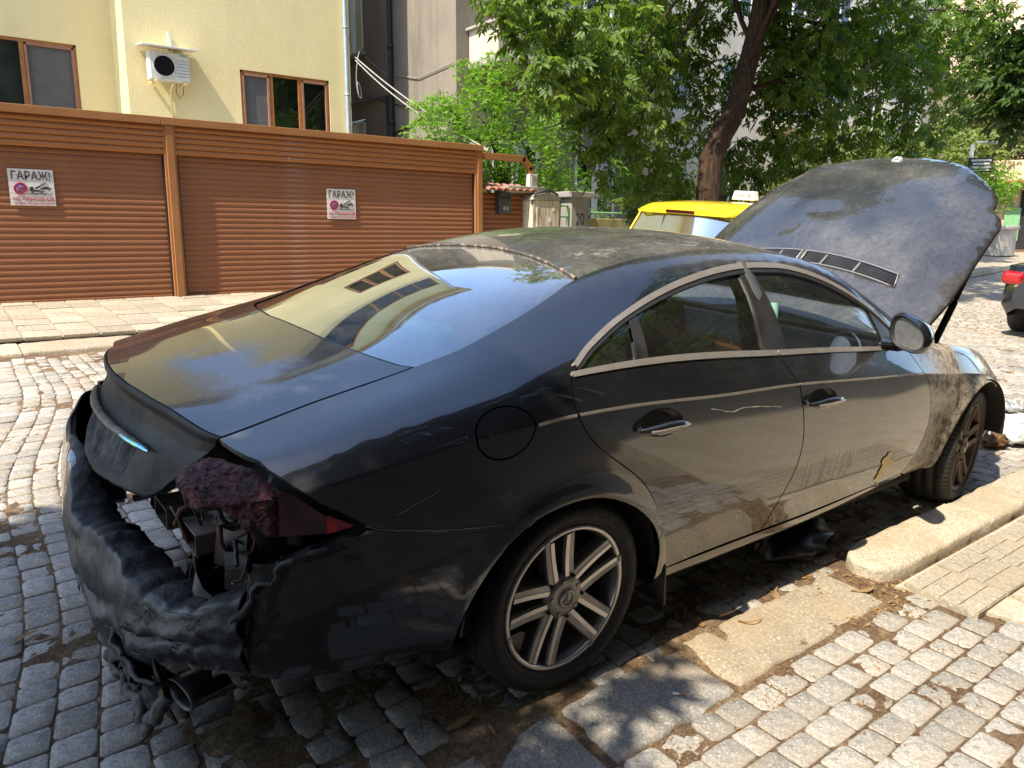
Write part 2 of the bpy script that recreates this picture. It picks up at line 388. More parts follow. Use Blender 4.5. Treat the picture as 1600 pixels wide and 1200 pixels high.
MAT['shutter_light'] = shutter('brown_fascia', (.40,.165,.055), (.32,.128,.045))
MAT['frame_brown'] = simple('brown_metal', (.34,.155,.055), (.28,.125,.045), 3, .45, bump=.05)
MAT['wood_frame'] = simple('orange_brown_window_frame', (.36,.15,.035), (.28,.11,.03), 6, .45)
MAT['wood_sash'] = simple('pinkish_brown_sash', (.33,.16,.10), (.27,.13,.085), 6, .5)
MAT['screen'] = simple('grey_insect_screen', (.105,.10,.10), (.085,.083,.083), 4, .8)
MAT['room_dark'] = simple('dark_room', (.10,.135,.10), (.06,.085,.06), 2, .9)
MAT['curtain'] = simple('pale_curtain', (.30,.32,.31), (.18,.19,.19), 3, .9)
MAT['white_metal'] = simple('white_metal', (.74,.73,.70), (.66,.65,.61), 8, .4)
MAT['grey_white'] = simple('off_white_plastic', (.66,.64,.60), (.55,.53,.49), 8, .5)
MAT['zinc'] = simple('zinc_pipe', (.46,.52,.56), (.38,.43,.47), 5, .35, .5)
MAT['black_iron'] = simple('black_iron', (.02,.02,.022), (.035,.034,.033), 12, .55)
MAT['cable'] = simple('grey_cable', (.34,.32,.29), (.24,.23,.21), 10, .6)
MAT['sign_white'] = simple('sign_white', (.74,.71,.69), (.66,.63,.61), 9, .45)
MAT['ink_black'] = simple('black_ink', (.025,.025,.025), (.04,.04,.04), 30, .5)
MAT['ink_red'] = simple('red_ink', (.52,.035,.05), (.42,.03,.05), 30, .5)
MAT['ink_blue'] = simple('faded_blue_ink', (.12,.115,.27), (.16,.12,.28), 30, .5)
MAT['tile_roof'] = simple('terracotta', (.42,.19,.12), (.30,.14,.10), 9, .85, bump=.4)
MAT['concrete'] = stucco('weathered_concrete', (.40,.375,.335), (.31,.29,.26), 4, .6, (.14,.12,.10))
t = NT('peeling_cabinet'); c = t.ramp(t.noise(2.0, 7, .7, t.mapped((9,9,1.2))), [(.40, (.62,.56,.46)), (.52, (.50,.44,.34)), (.62, (.22,.17,.11))]); t.set(col=c, rough=.8); MAT['cabinet'] = t.m
MAT['green_iron'] = simple('green_iron', (.20,.42,.20), (.15,.33,.16), 12, .5)
MAT['stone_pillar'] = stucco('stone_pillar', (.36,.335,.32), (.29,.27,.255), 5, .5, (.15,.13,.11))
MAT['yellow_wall'] = stucco('yellowed_wall', (.45,.40,.20), (.36,.33,.18), 3, .4)
t = NT('bark'); v = t.mapped((1,1,.22)); n = t.noise(22, 7, .7, v); t.set(col=t.ramp(n, [(.3, (.022,.014,.010)), (.55, (.070,.045,.032)), (.75, (.135,.092,.066))]), rough=.95, spec=.1); t.bump(n, 1.0, .04); MAT['bark'] = t.m
def leaf(name, lo, hi, trans=.45, back=None):
    t = NT(name); c = t.ramp(t.attr('shade'), [(0, lo), (.6, tuple((a+b)/2 for a, b in zip(lo, hi))), (1, hi)])
    t.set(col=c, rough=.45, spec=.4)
    tl = t.n('ShaderNodeBsdfTranslucent'); cc = t.mix(1.0, c, (1.15,1.25,.45), 'MULTIPLY'); t.l(cc, tl.inputs[0])
    mx = t.n('ShaderNodeMixShader'); mx.inputs[0].default_value = trans; t.l(t.p.outputs[0], mx.inputs[1]); t.l(tl.outputs[0], mx.inputs[2]); t.l(mx.outputs[0], t.out.inputs[0]); return t.m
MAT['leaf'] = leaf('maple_leaf', (.046,.100,.020), (.18,.27,.038), .48)
MAT['leaf_light'] = leaf('light_leaf', (.10,.22,.022), (.25,.44,.045), .5)
MAT['leaf_pale'] = leaf('pale_leaf', (.12,.17,.045), (.30,.36,.10), .45)
MAT['leaf_dark'] = leaf('dark_leaf', (.016,.045,.020), (.045,.095,.030), .35)
MAT['leaf_far'] = leaf('far_leaf', (.11,.14,.055), (.27,.29,.11), .4)
MAT['leaf_mid'] = leaf('mid_leaf', (.022,.055,.018), (.085,.15,.032), .4)
MAT['leaf_dry'] = leaf('dry_leaf', (.17,.09,.04), (.40,.27,.13), .25)
MAT['taxi'] = simple('taxi_yellow', (.80,.62,.02), (.74,.56,.02), 2, .3, coat=1)
MAT['dark_car'] = simple('dark_blue_paint', (.012,.015,.022), (.016,.018,.026), 2, .25, coat=1)
MAT['plastic_bag'] = simple('crumpled_plastic', (.62,.64,.64), (.42,.45,.47), 5, .25)
MAT['silver_foil'] = simple('silver_debris', (.5,.5,.5), (.36,.36,.36), 9, .3, .5)
MAT['sheet_black'] = simple('black_sheeting', (.012,.012,.013), (.03,.03,.03), 5, .35)
t = NT('dark_poster'); n = t.voro(6); t.set(col=t.ramp(n.outputs['Distance'], [(.05, (.55,.20,.30)), (.25, (.10,.03,.05)), (.5, (.02,.015,.02))]), rough=.4); MAT['poster'] = t.m
MAT['pink_neon'] = simple('pink_lettering', (.75,.35,.42), (.65,.3,.36), 20, .5)
# ------------------------------------------------------------------ the car's body surface: x along the car, t up the section
TX=[-1.10,-.95,-.70,-.41,-.10,.25,.60,1.0,1.35,1.70,2.05,2.40,2.85,3.20,3.45]
TT=[0,.07,.15,.40,.72,.85,1.0,1.2,1.5,1.82]
TY=[".62 .70 .76 .80 .83 .83 .83 .83 .83 .83 .83 .82 .82 .78 .70",
".68 .765 .83 .865 .88 .885 .885 .885 .885 .885 .885 .885 .885 .83 .74",
".71 .80 .865 .895 .905 .90 .893 .893 .895 .897 .90 .905 .905 .85 .76",
".74 .835 .895 .925 .935 .93 .93 .932 .933 .933 .93 .925 .925 .875 .79",
".74 .835 .895 .918 .925 .925 .925 .925 .925 .922 .918 .91 .90 .845 .76",
".70 .75 .81 .845 .862 .862 .862 .862 .862 .86 .85 .84 .83 .77 .69",
".66 .69 .735 .76 .76 .735 .74 .77 .778 .795 .81 .80 .79 .74 .66",
".60 .612 .616 .622 .592 .550 .55 .555 .575 .645 .735 .76 .74 .69 .62",
".35 .35 .36 .36 .34 .32 .32 .32 .33 .36 .42 .45 .42 .4 .38",
"0 0 0 0 0 0 0 0 0 0 0 0 0 0 0"]
TZ=[".30 .28 .26 .24 .23 .215 .213 .215 .22 .24 .27 .27 .25 .22 .22",
".34 .32 .31 .29 .28 .27 .265 .265 .265 .28 .30 .31 .30 .28 .28",
".42 .40 .39 .37 .36 .34 .335 .335 .335 .34 .35 .38 .38 .36 .36",
".62 .62 .62 .62 .62 .60 .60 .60 .60 .60 .60 .60 .60 .55 .52",
".82 .84 .88 .925 .942 .935 .915 .902 .88 .855 .83 .79 .74 .66 .60",
".88 .905 .955 1.00 1.03 1.04 1.03 1.005 .985 .96 .935 .90 .84 .75 .68",
".895 .915 .972 1.035 1.105 1.165 1.18 1.167 1.14 1.09 1.00 .925 .865 .775 .70",
".895 .925 .985 1.055 1.16 1.275 1.338 1.362 1.345 1.262 1.075 .95 .885 .79 .715",
".955 .965 1.015 1.085 1.19 1.295 1.37 1.392 1.377 1.295 1.10 .97 .91 .81 .73",
".97 .98 1.025 1.10 1.205 1.305 1.385 1.402 1.392 1.312 1.12 .985 .92 .83 .74"]
def cspline(xs,ys):
    xs=np.array(xs,float); ys=np.array(ys,float); n=len(xs); h=np.diff(xs)
    A=np.zeros((n,n)); b=np.zeros(n); A[0,0]=A[-1,-1]=1
    for i in range(1,n-1):
        A[i,i-1]=h[i-1]; A[i,i]=2*(h[i-1]+h[i]); A[i,i+1]=h[i]
        b[i]=6*((ys[i+1]-ys[i])/h[i]-(ys[i]-ys[i-1])/h[i-1])
    M=np.linalg.solve(A,b)
    def ev(x):
        x=np.clip(np.asarray(x,float),xs[0]-.3,xs[-1]+.3)
        i=np.clip(np.searchsorted(xs,x)-1,0,n-2)
        a=xs[i+1]-x; c=x-xs[i]; hh=h[i]
        return (M[i]*a**3+M[i+1]*c**3)/(6*hh)+(ys[i]/hh-M[i]*hh/6)*a+(ys[i+1]/hh-M[i+1]*hh/6)*c
    return ev
SY=[cspline(TX,[float(v) for v in r.split()]) for r in TY]
SZ=[cspline(TX,[float(v) for v in r.split()]) for r in TZ]
TTa=np.array(TT)
def pch(P,t,flat=False):   # P (k,n) knots values, t (n)
    h=np.diff(TTa)[:,None]; d=np.diff(P,axis=0)/h
    m=np.zeros_like(P); m[0]=d[0]; m[-1]=d[-1]
    for i in range(1,len(TTa)-1):
        w1=2*h[i]+h[i-1]; w2=h[i]+2*h[i-1]
        s=d[i-1]*d[i]
        with np.errstate(divide='ignore',invalid='ignore'):
            v=(w1+w2)/(w1/d[i-1]+w2/d[i])
        m[i]=np.where(s>0,v,0)
    if flat: m[-1]=0
    i=np.clip(np.searchsorted(TTa,t)-1,0,len(TTa)-2); j=np.arange(len(t))
    mS=m[i,j]; mE=m[i+1,j]; kc=.8
    mS=np.where(i==4,(1-kc)*mS+kc*d[4,j],mS); mE=np.where(i==3,(1-kc)*mE+kc*d[3,j],mE)
    hh=h[i,0]; u=(t-TTa[i])/hh
    h00=2*u**3-3*u**2+1; h10=u**3-2*u**2+u; h01=-2*u**3+3*u**2; h11=u**3-u**2
    return h00*P[i,j]+h10*hh*mS+h01*P[i+1,j]+h11*hh*mE
def S(x,t):
    "half-body surface, y>=0 outward (use -y for right side)"
    x=np.atleast_1d(np.asarray(x,float)); t=np.atleast_1d(np.asarray(t,float))
    Y=np.array([f(x) for f in SY]); Z=np.array([f(x) for f in SZ])
    return np.stack([x,pch(Y,t),pch(Z,t,True)],1)
def N(x,t,e=1e-3):
    x=np.atleast_1d(np.asarray(x,float)); t=np.minimum(np.atleast_1d(np.asarray(t,float)),1.82-e)
    a=S(x+e,t)-S(x-e,t); b=S(x,t+e)-S(x,t-e)
    n=np.cross(b,a); n/=np.linalg.norm(n,axis=1)[:,None]
    return n
def inpoly(P, poly):
    P = np.asarray(P); poly = np.asarray(poly); x, y = P[:,0], P[:,1]; r = np.zeros(len(P), bool)
    a = poly; b = np.roll(poly, -1, 0)
    for (x1, y1), (x2, y2) in zip(a, b):
        c = ((y1 > y) != (y2 > y))
        if y2 != y1: r ^= c & (x < (x2-x1)*(y-y1)/(y2-y1)+x1)
    return r
def segdist(P, A, B):
    P = np.asarray(P); A = np.asarray(A); B = np.asarray(B); d = np.full(len(P), 9.)
    for a, b in zip(A, B):
        e = b-a; L = e@e+1e-12; u = np.clip(((P-a)@e)/L, 0, 1); d = np.minimum(d, np.hypot(*(P-a-u[:,None]*e).T))
    return d
def resample(poly, step, closed=True):
    out = []; n = len(poly)
    for i in range(n if closed else n-1):
        a = np.array(poly[i]); b = np.array(poly[(i+1)%n]); k = max(1, int(math.ceil(np.hypot(*(b-a))/step)))
        for j in range(k): out.append(tuple(a+(b-a)*j/k))
    if not closed: out.append(tuple(poly[-1]))
    return out
def smooth_line(pts, k=4):
    "Catmull-Rom through the points"
    P = [np.array(p, float) for p in pts]; out = []
    for i in range(len(P)-1):
        p0 = P[max(i-1,0)]; p1 = P[i]; p2 = P[i+1]; p3 = P[min(i+2,len(P)-1)]
        for j in range(k):
            u = j/k; out.append(tuple(.5*((2*p1)+(-p0+p2)*u+(2*p0-5*p1+4*p2-p3)*u*u+(-p0+3*p1-3*p2+p3)*u**3)))
    out.append(tuple(P[-1])); return out
def shrink(poly, d):
    P = np.array(poly); a = np.roll(P, 1, 0); b = np.roll(P, -1, 0)
    area = .5*np.sum(P[:,0]*b[:,1]-b[:,0]*P[:,1]); s = 1 if area > 0 else -1
    e1 = P-a; e2 = b-P; e1 /= np.linalg.norm(e1, axis=1)[:,None]+1e-12; e2 /= np.linalg.norm(e2, axis=1)[:,None]+1e-12
    n1 = np.stack([-e1[:,1], e1[:,0]], 1)*s; n2 = np.stack([-e2[:,1], e2[:,0]], 1)*s
    m = n1+n2; m /= np.linalg.norm(m, axis=1)[:,None]+1e-12
    k = np.clip(1/np.maximum(np.einsum('ij,ij->i', m, n1), .5), 1, 1.8)
    return [tuple(x) for x in P+m*(d*k)[:,None]]
def cdt(outline, holes=(), g=.05, extra=None):
    polys = [outline]+list(holes); V = []; E_ = []
    for q in polys:
        b = len(V); V += q; E_ += [(b+i, b+(i+1)%len(q)) for i in range(len(q))]
    O = np.array(outline); lo = O.min(0); hi = O.max(0)
    gx, gy = np.meshgrid(np.arange(lo[0]+g/2, hi[0], g), np.arange(lo[1]+g/2, hi[1], g)); gy[:, ::2] += g*.31
    I = np.stack([gx.ravel(), gy.ravel()], 1)
    if g <= .05:
        for tr in (.085,.105,.135,.70,.713,.72,.727,.74,.83,.85): I = np.vstack([I, np.stack([np.arange(lo[0], hi[0], .022), np.full(len(np.arange(lo[0], hi[0], .022)), tr)], 1)])
    if extra is not None: I = np.vstack([I, extra])
    m = inpoly(I, outline)
    for h in holes: m &= ~inpoly(I, h)
    I = I[m]
    A = np.array([V[e[0]] for e in E_]); B = np.array([V[e[1]] for e in E_])
    I = I[segdist(I, A, B) > min(g*.45, .008)]
    allv = [Vector((float(a), float(b))) for a, b in V]+[Vector((float(a), float(b))) for a, b in I]
    r = delaunay_2d_cdt(allv, E_, [], 0, 1e-6)
    P = np.array([tuple(v) for v in r[0]]); F = [f for f in r[2] if len(f) == 3]
    cen = np.array([P[list(f)].mean(0) for f in F]); k = inpoly(cen, outline)
    for h in holes: k &= ~inpoly(cen, h)
    F = [f for f, q in zip(F, k) if q]
    return P, F
class Patch:
    "a panel cut out of the body surface; can be mirrored and merged"
    def __init__(s): s.v = []; s.n = []; s.f = []; s.d = []; s.b = []
    def add(s, P, F, side, off=0., thick=.012, offn=None, dust=None, burn=None):
        x, t = P[:,0], P[:,1]; X = S(x, t); Nn = N(x, t)
        o = off if offn is None else off+offn(P)
        X = X+Nn*np.reshape(o, (-1, 1))
        X[:,1] *= side; Nn = Nn.copy(); Nn[:,1] *= side
        if offn is not None:
            e_ = 2e-3
            def XX(a, c):
                Q = np.stack([a, c], 1); return S(a, c)+N(a, c)*np.reshape(off+offn(Q), (-1, 1))
            Nn = np.cross(XX(x, t+e_)-XX(x, t-e_), XX(x+e_, t)-XX(x-e_, t)); Nn /= np.linalg.norm(Nn, axis=1)[:,None]+1e-12; Nn[:,1] *= side
        b = len(s.v); s.v += [tuple(q) for q in X]; s.n += ([tuple(q) for q in Nn] if Nn is not None else [None]*len(X))
        dd = np.zeros(len(X)) if dust is None else dust(P, X); s.d += list(dd)
        s.b += list(np.zeros(len(X)) if burn is None else burn(P, X))
        F = [f if side < 0 else f[::-1] for f in F]
        # N points outward for y>0; orientation fixed by normals below
        fn = []; N0 = N(x, t)*np.array([1, side, 1])
        for f in F:
            a, c, e = (X[i] for i in f); g = np.cross(c-a, e-a)
            fn.append(f if g@N0[f[0]] > 0 else f[::-1])
        s.f += [tuple(i+b for i in f) for f in fn]
        if thick:
            cnt = {}
            for f in fn:
                for i in range(3):
                    e = (f[i], f[(i+1)%3]); cnt[e] = 1
            be = [e for e in cnt if (e[1], e[0]) not in cnt and not (abs(X[e[0]][1]) < 1e-4 and abs(X[e[1]][1]) < 1e-4)]
            nb = N(x, t); nb[:,1] *= side
            idx = {}
            for e in be:
                for i in e:
                    if i not in idx:
                        idx[i] = len(s.v); s.v.append(tuple(X[i])); s.v.append(tuple(X[i]-nb[i]*thick)); s.n += [None, None]; s.d += [s.d[b+i]]*2; s.b += [s.b[b+i]]*2
                i, j = idx[e[0]], idx[e[1]]
                s.f.append((j, i, i+1, j+1))
        return s
    def build(s, name, mat, parent):
        me = bpy.data.meshes.new(name); me.from_pydata(s.v, [], s.f); me.materials.append(mat)
        me.polygons.foreach_set('use_smooth', [True]*len(s.f))
        for an, dat in (('dust', s.d), ('burn', s.b)):
            if any(dat): at = me.attributes.new(an, 'FLOAT', 'POINT'); at.data.foreach_set('value', np.asarray(dat, np.float32))
        me.update()
        vn = np.empty(len(s.v)*3, np.float32); me.vertices.foreach_get('normal', vn); vn = vn.reshape(-1, 3)
        for i, q in enumerate(s.n):
            if q is not None: vn[i] = q
        me.normals_split_custom_set_from_vertices([tuple(map(float, q)) for q in vn])
        return link(name, me, parent)
def panel(name, outline, mat, parent, side=-1, gap=.0025, g=.05, off=0, thick=.014, holes=(), step=.025, offn=None, dust=None, burn=None, extra=None):
    o = resample(shrink(outline, gap) if gap else outline, step)
    P, F = cdt(o, [resample(h, step) for h in holes], g, extra)
    return Patch().add(P, F, side, off, thick, offn, dust, burn).build(name, mat, parent)
def t_of_z(x, z):
    lo, hi = 0., .86
    for _ in range(30):
        m = (lo+hi)/2
        if S([x], [m])[0,2] < z: lo = m
        else: hi = m
    return m
def xz(pts): return [(x, t_of_z(x, z)) for x, z in pts]

car = empty('black_saloon_car', 'burnt black four-door saloon with raised bonnet, melted rear bumper and dusty paint', 'car', street=True)
REAR_ARCH = [(.392,.27),(.396,.318),(.384,.405),(.325,.51),(.214,.605),(.072,.667),(-.059,.68),(-.19,.657),(-.289,.603),(-.361,.518),(-.405,.426),(-.425,.337),(-.42,.24)]
FRONT_ARCH = [(2.455,.24),(2.475,.36),(2.505,.45),(2.56,.545),(2.64,.625),(2.75,.675),(2.87,.69),(2.99,.675),(3.10,.63),(3.19,.55),(3.245,.45),(3.265,.34),(3.26,.22)]
RA = xz(smooth_line(REAR_ARCH, 3)); FA = xz(smooth_line(FRONT_ARCH, 3))
DLO = smooth_line([(.012,.882),(.07,.917),(.128,.941),(.227,.974),(.345,1.007),(.46,1.036),(.593,1.064),(.705,1.082),(.821,1.097),(.94,1.108),(1.064,1.115),(1.189,1.118),(1.274,1.12),(1.39,1.115),(1.5,1.105),(1.575,1.096),(1.671,1.083),(1.776,1.067),(1.863,1.045),(1.945,1.0),(2.02,.93)], 3)
DOOR_R = smooth_line([(-.024,.85),(-.046,.784),(-.042,.71),(.026,.622),(.112,.564),(.237,.485),(.309,.408),(.388,.28),(.432,.194),(.45,.112)], 3)
SPLIT = smooth_line([(1.014,.848),(1.066,.752),(1.127,.604),(1.153,.463),(1.126,.336),(1.077,.229),(1.02,.118)], 3)
DOOR_F = smooth_line([(2.05,.845),(2.105,.75),(2.187,.652),(2.244,.408),(2.227,.269),(2.171,.161),(2.128,.11)], 3)
BUMP = smooth_line([(-.215,.42),(-.356,.438),(-.511,.466),(-.652,.517),(-.701,.545)], 3)
LIGHTQ = [(-.698,.552),(-.745,.60),(-.809,.665),(-.9,.802),(-.925,.90),(-.940,1.03),(-.952,1.205)]
GLASS_E = smooth_line([(-.952,1.205),(-.686,1.208),(-.412,1.196),(-.275,1.168),(-.094,1.158),(.078,1.164),(.25,1.195)], 3)
ROOF_E = smooth_line([(.25,1.195),(.56,1.212),(.98,1.218),(1.35,1.212)], 3)
APIL = smooth_line([(1.35,1.212),(1.70,1.2),(1.92,1.19),(2.08,1.17)], 3)
ia = min(range(len(RA)), key=lambda i: abs(RA[i][0]+.215)+9*(RA[i][1] < .3))
SIDE = GLASS_E[:-1]+ROOF_E[:-1]+APIL+[(2.10,1.0),(2.06,.90)]+DLO[::-1][0:]+DOOR_R+RA[1:ia]+BUMP+LIGHTQ[:-1]
FUEL = [(-.297+.098*math.cos(a)+.012*math.sin(a), .718+.085*math.sin(a)-.012*math.cos(a)) for a in np.linspace(0, 2*math.pi, 37)[:-1]]
RAa = np.array(RA); FAa = np.array(FA)
def arch_rings(A, ds=(.010,.022,.036,.052,.070,.09)):
    A = np.array(resample([tuple(a) for a in A], .018, False)); d = np.gradient(A, axis=0); d /= np.linalg.norm(d, axis=1)[:,None]; n = np.stack([-d[:,1], d[:,0]], 1)
    c = A.mean(0)-np.array([0, .1]); n = n*np.where(np.einsum('ij,ij->i', n, A-c) > 0, 1, -1)[:,None]
    return np.vstack([A+n*k for k in ds])
HND = {hx: [(hx+.103*math.cos(a), ht+.047*math.sin(a)-.006*math.cos(a)) for a in np.linspace(0, 2*math.pi, 28, endpoint=False)] for hx, ht in ((.318,.655),(1.258,.646))}
def flare(A, hgt=.010, w=.05):
    return lambda P: hgt*np.exp(-(segdist(P, A[:-1], A[1:])/w)**2)
def body_dust(P, X):
    low = np.clip((.40-P[:,1])/.35, 0, 1); return .010+.055*low+.045*np.clip((X[:,0]-.5)/1.4, 0, 1)
def quarter_dust(P, X):
    d = .0+.03*np.clip((.42-P[:,1])/.25, 0, 1)*np.clip((P[:,0]+.3)/.3, 0, 1)
    d += .22*np.exp(-((P[:,0]+.93)/.10)**2)*(P[:,1] > .7)+.06*np.exp(-((P[:,0]+.75)/.14)**2)*(P[:,1] > .72)
    d += .16*np.exp(-((P[:,0]-1.1)/.6)**2)*(P[:,1] > 1.12)
    return d
for side in (-1, 1):
    g = .05
    q = panel('body_side', SIDE, MAT['paint'], car, side, .001, g, holes=[FUEL] if side < 0 else [], extra=arch_rings(RA), offn=flare(RAa), dust=quarter_dust)
    if side < 0:
        fl = panel('fuel_flap', FUEL, MAT['paint'], car, side, .0055, .04, dust=quarter_dust)
    rd = panel('rear_door', DOOR_R+[(.6,.118),(.8,.119)]+SPLIT[::-1], MAT['paint'], car, side, .0032, g, dust=body_dust, holes=[HND[.318]])
    fd = panel('front_door', [SPLIT[0]]+SPLIT[1:]+[(1.4,.118),(1.8,.114)]+DOOR_F[::-1], MAT['paint'], car, side, .0032, g, dust=body_dust, holes=[HND[1.258]])
    def fburn(P, X): return np.clip((X[:,0]-2.05)/.35, 0, 1)*1.0
    FEND = DOOR_F+[(2.20,.06),(2.44,.05)]+FA[1:-1]+[(3.30,.02),(3.43,.02),(3.44,.4),(3.43,.7),(3.40,.93),(3.1,.95),(2.8,.97),(2.4,.99),(2.12,.98),(2.08,.90)]
    fe = panel('front_wing', FEND, MAT['paint_burnt'], car, side, .0022, g, extra=arch_rings(FA), offn=flare(FAa, .012, .05), dust=body_dust, burn=fburn)
    sl = panel('sill', [(.41,.112),(2.12,.108),(2.19,.055),(2.15,.002),(.42,.002)], MAT['paint'], car, side, .002, .02, dust=lambda P, X: np.full(len(P), .06))
    # dark inner skin seen through the shut lines
    # skin kept below the glass line only
    panel('inner_skin', [(.02,.84),(1.9,.83)]+DOOR_F[1:]+[(2.1,.03),(.46,.03),(.44,.25),(.35,.42),(.2,.56),(0,.70)], MAT['black'], car, side, .0, .1, off=-.022, thick=0)
    panel('inner_skin', [(-.9,1.23),(-.3,1.2),(-.05,1.19),(-.02,.9),(-.02,.80),(-.03,.6),(-.2,.6),(-.45,.60),(-.72,.62),(-.86,.85)], MAT['black'], car, side, .0, .1, off=-.022, thick=0)
    # glass
    B1 = [(.03,.872),(.266,.868),(.334,1.003),(.228,.966),(.128,.932),(.07,.905)]
    B2 = [(.308,.866),(.936,.865),(1.003,1.106),(.94,1.100),(.821,1.089),(.705,1.074),(.593,1.056),(.46,1.028),(.369,1.01)]
    B3 = [(1.073,.866),(1.82,.858),(1.848,.89),(1.80,1.05),(1.671,1.075),(1.5,1.097),(1.39,1.107),(1.274,1.112),(1.189,1.110),(1.068,1.108)]
    w1 = panel('quarter_window', B1, MAT['car_glass'], rd, side, 0, .06, off=-.010, thick=0)
    w2 = panel('door_window', B2, MAT['car_glass'], rd, side, 0, .06, off=-.010, thick=0)
    w3 = panel('door_window', B3, MAT['car_glass'], fd, side, 0, .06, off=-.010, thick=0)
    panel('window_divider', [(.258,.862),(.316,.862),(.378,1.016),(.332,1.008)], MAT['gloss_black'], rd, side, 0, .06, off=-.002, thick=.012)
    panel('door_pillar_trim', [(.928,.862),(1.006,.862),(1.045,1.116),(.995,1.11)], MAT['gloss_black'], rd, side, 0, .06, off=-.002, thick=.012)
    panel('door_pillar_trim', [(1.010,.862),(1.083,.862),(1.076,1.117),(1.048,1.116)], MAT['gloss_black'], fd, side, 0, .06, off=-.002, thick=.012)
    panel('mirror_triangle', [(1.80,.858),(1.95,.858),(2.0,.93),(1.93,1.0),(1.86,1.04),(1.795,1.06),(1.842,.89)], MAT['gloss_black'], fd, side, 0, .06, off=-.001, thick=.012)
    # window frame rubber all round and the bright trim
    def strip(name, line, w0, w1, mat, par, off=.004, thick=.012):
        L_ = np.array(smooth_line(line, 3) if len(line) < 8 else line); d = np.gradient(L_, axis=0); d /= np.linalg.norm(d, axis=1)[:,None]
        nn = np.stack([-d[:,1], d[:,0]], 1)
        poly = [tuple(a) for a in L_+nn*w1]+[tuple(a) for a in (L_+nn*w0)[::-1]]
        return panel(name, poly, mat, par, side, 0, .2, off=off, thick=thick)
    strip('window_trim', DLO[:-1], -.001, .016, MAT['chrome'], q, .005)
    strip('window_rubber', DLO[:-2], -.013, -.001, MAT['rubber'], q, .001)
    strip('belt_trim', [(-.018,.858),(.3,.858),(.7,.858),(1.010,.857)], -.009, .011, MAT['chrome'], rd, .005)
    strip('belt_trim', [(1.018,.857),(1.4,.856),(1.7,.855),(1.93,.855)], -.009, .011, MAT['chrome'], fd, .005)
    # chrome strip standing in for the light reflected along the body crease
    strip('crease_glint', [(-.036,.718),(.3,.720),(.7,.720),(1.081,.720)], -.004, .005, MAT['chrome'], rd, .003, .006)
    strip('crease_glint', [(1.089,.720),(1.4,.719),(1.8,.718),(2.12,.718)], -.004, .005, MAT['chrome'], fd, .003, .006)
    strip('crease_glint', [(-.19,.712),(-.15,.715),(-.10,.717),(-.050,.718)], -.004, .005, MAT['chrome'], q, .003, .006)
    # handles: bowl recess, bridge and lock flap
    for (hx, ht, par) in ((.318,.655,rd),(1.258,.646,fd)):
        P0 = S([hx], [ht])[0]*np.array([1, side, 1]); n0 = N(np.array([hx]), np.array([ht]))[0]*np.array([1, side, 1])
        mb = MB(); k = 20; rings = []
        for rr, dd in ((1.03,-.001),(.93,-.003),(.82,-.018),(.45,-.028)):
            rings.append([(P0[0]+.112*rr*math.cos(a), P0[1]+n0[1]*dd, P0[2]+.052*rr*math.sin(a)-.006*math.cos(a)) for a in np.linspace(0, 2*math.pi, k, endpoint=False)])
        vs = [p for r in rings for p in r]; fs = []
        for i in range(3):
            for j in range(k): fs.append((i*k+j, i*k+(j+1)%k, (i+1)*k+(j+1)%k, (i+1)*k+j))
        fs.append(tuple(range(3*k, 4*k)))
        mb.add(vs, fs, 0, True); mb.build('handle_bowl', MAT['gloss_black'], par)
        mb = MB(); L_ = []
        for u in np.linspace(-1, 1, 13): L_.append((P0[0]+.108*u, P0[1]+side*(.012+.026*(1-u**4)), P0[2]-.004-.006*u*u))
        mb.tube(L_, [.008+.009*(1-abs(u)**3) for u in np.linspace(-1, 1, 13)], 10, 0); hd = mb.build('door_handle', MAT['paint'], par)
        mb = MB(); mb.tube([(a, b+side*.016, c) for a, b, c in L_[1:-1]], .0035, 6); mb.build('handle_trim', MAT['chrome'], hd)
        mb = MB(); mb.box((P0[0]+.02, P0[1]+side*.004, P0[2]-.030), (.07,.012,.022)); mb.build('lock_flap', MAT['silver_plastic'], par, .004)
    # wheel housings
    for cx, cz, nm in ((-.02,.325,'rear'),(2.86,.325,'front')):
        mb = MB(); A = np.linspace(math.radians(3), math.radians(177), 26); G_ = []
        for yy in (.915,.80,.60): G_.append([(cx+.395*math.cos(a), side*yy, cz+.385*math.sin(a)) for a in A])
        mb.grid(G_); mb.add([(cx+.395*math.cos(a), side*.60, cz+.385*math.sin(a)) for a in A], [tuple(range(len(A)))])
        mb.build('wheel_arch_liner', MAT['black'], car, recalc=False)
    # wing mirror
    mp = MB()
    C0 = np.array([1.735, side*.985, 1.048])
    prof = []
    for u, a, b in ((0,.082,.064),(.010,.091,.071),(.035,.095,.074),(.085,.085,.066),(.125,.06,.046),(.142,.02,.02)):
        ring = []
        for th in np.linspace(0, 2*math.pi, 28, endpoint=False):
            c_, s_ = math.cos(th), math.sin(th)
            yy = a*math.copysign(abs(c_)**.85, c_); zz = b*math.copysign(abs(s_)**.85, s_)
            zz *= (1+.20*(-yy/a)) if yy < 0 else 1-.05*yy/a; zz += -.02*(yy/a)
            ring.append((C0[0]+u+(-.02*yy/a), C0[1]+side*yy*1.0-side*.0, C0[2]+zz))
        prof.append(ring)
    k = 28; vs = [p for r in prof for p in r]; fs = []
    for i in range(len(prof)-1):
        for j in range(k): fs.append((i*k+j, i*k+(j+1)%k, (i+1)*k+(j+1)%k, (i+1)*k+j))
    fs.append(tuple(range(len(vs)-k, len(vs))))
    mp.add(vs, fs, 0, True)
    r1 = [((p[0]-C0[0])*.96+C0[0]+.014, (p[1]-C0[1])*.86+C0[1], (p[2]-C0[2])*.86+C0[2]) for p in prof[0]]
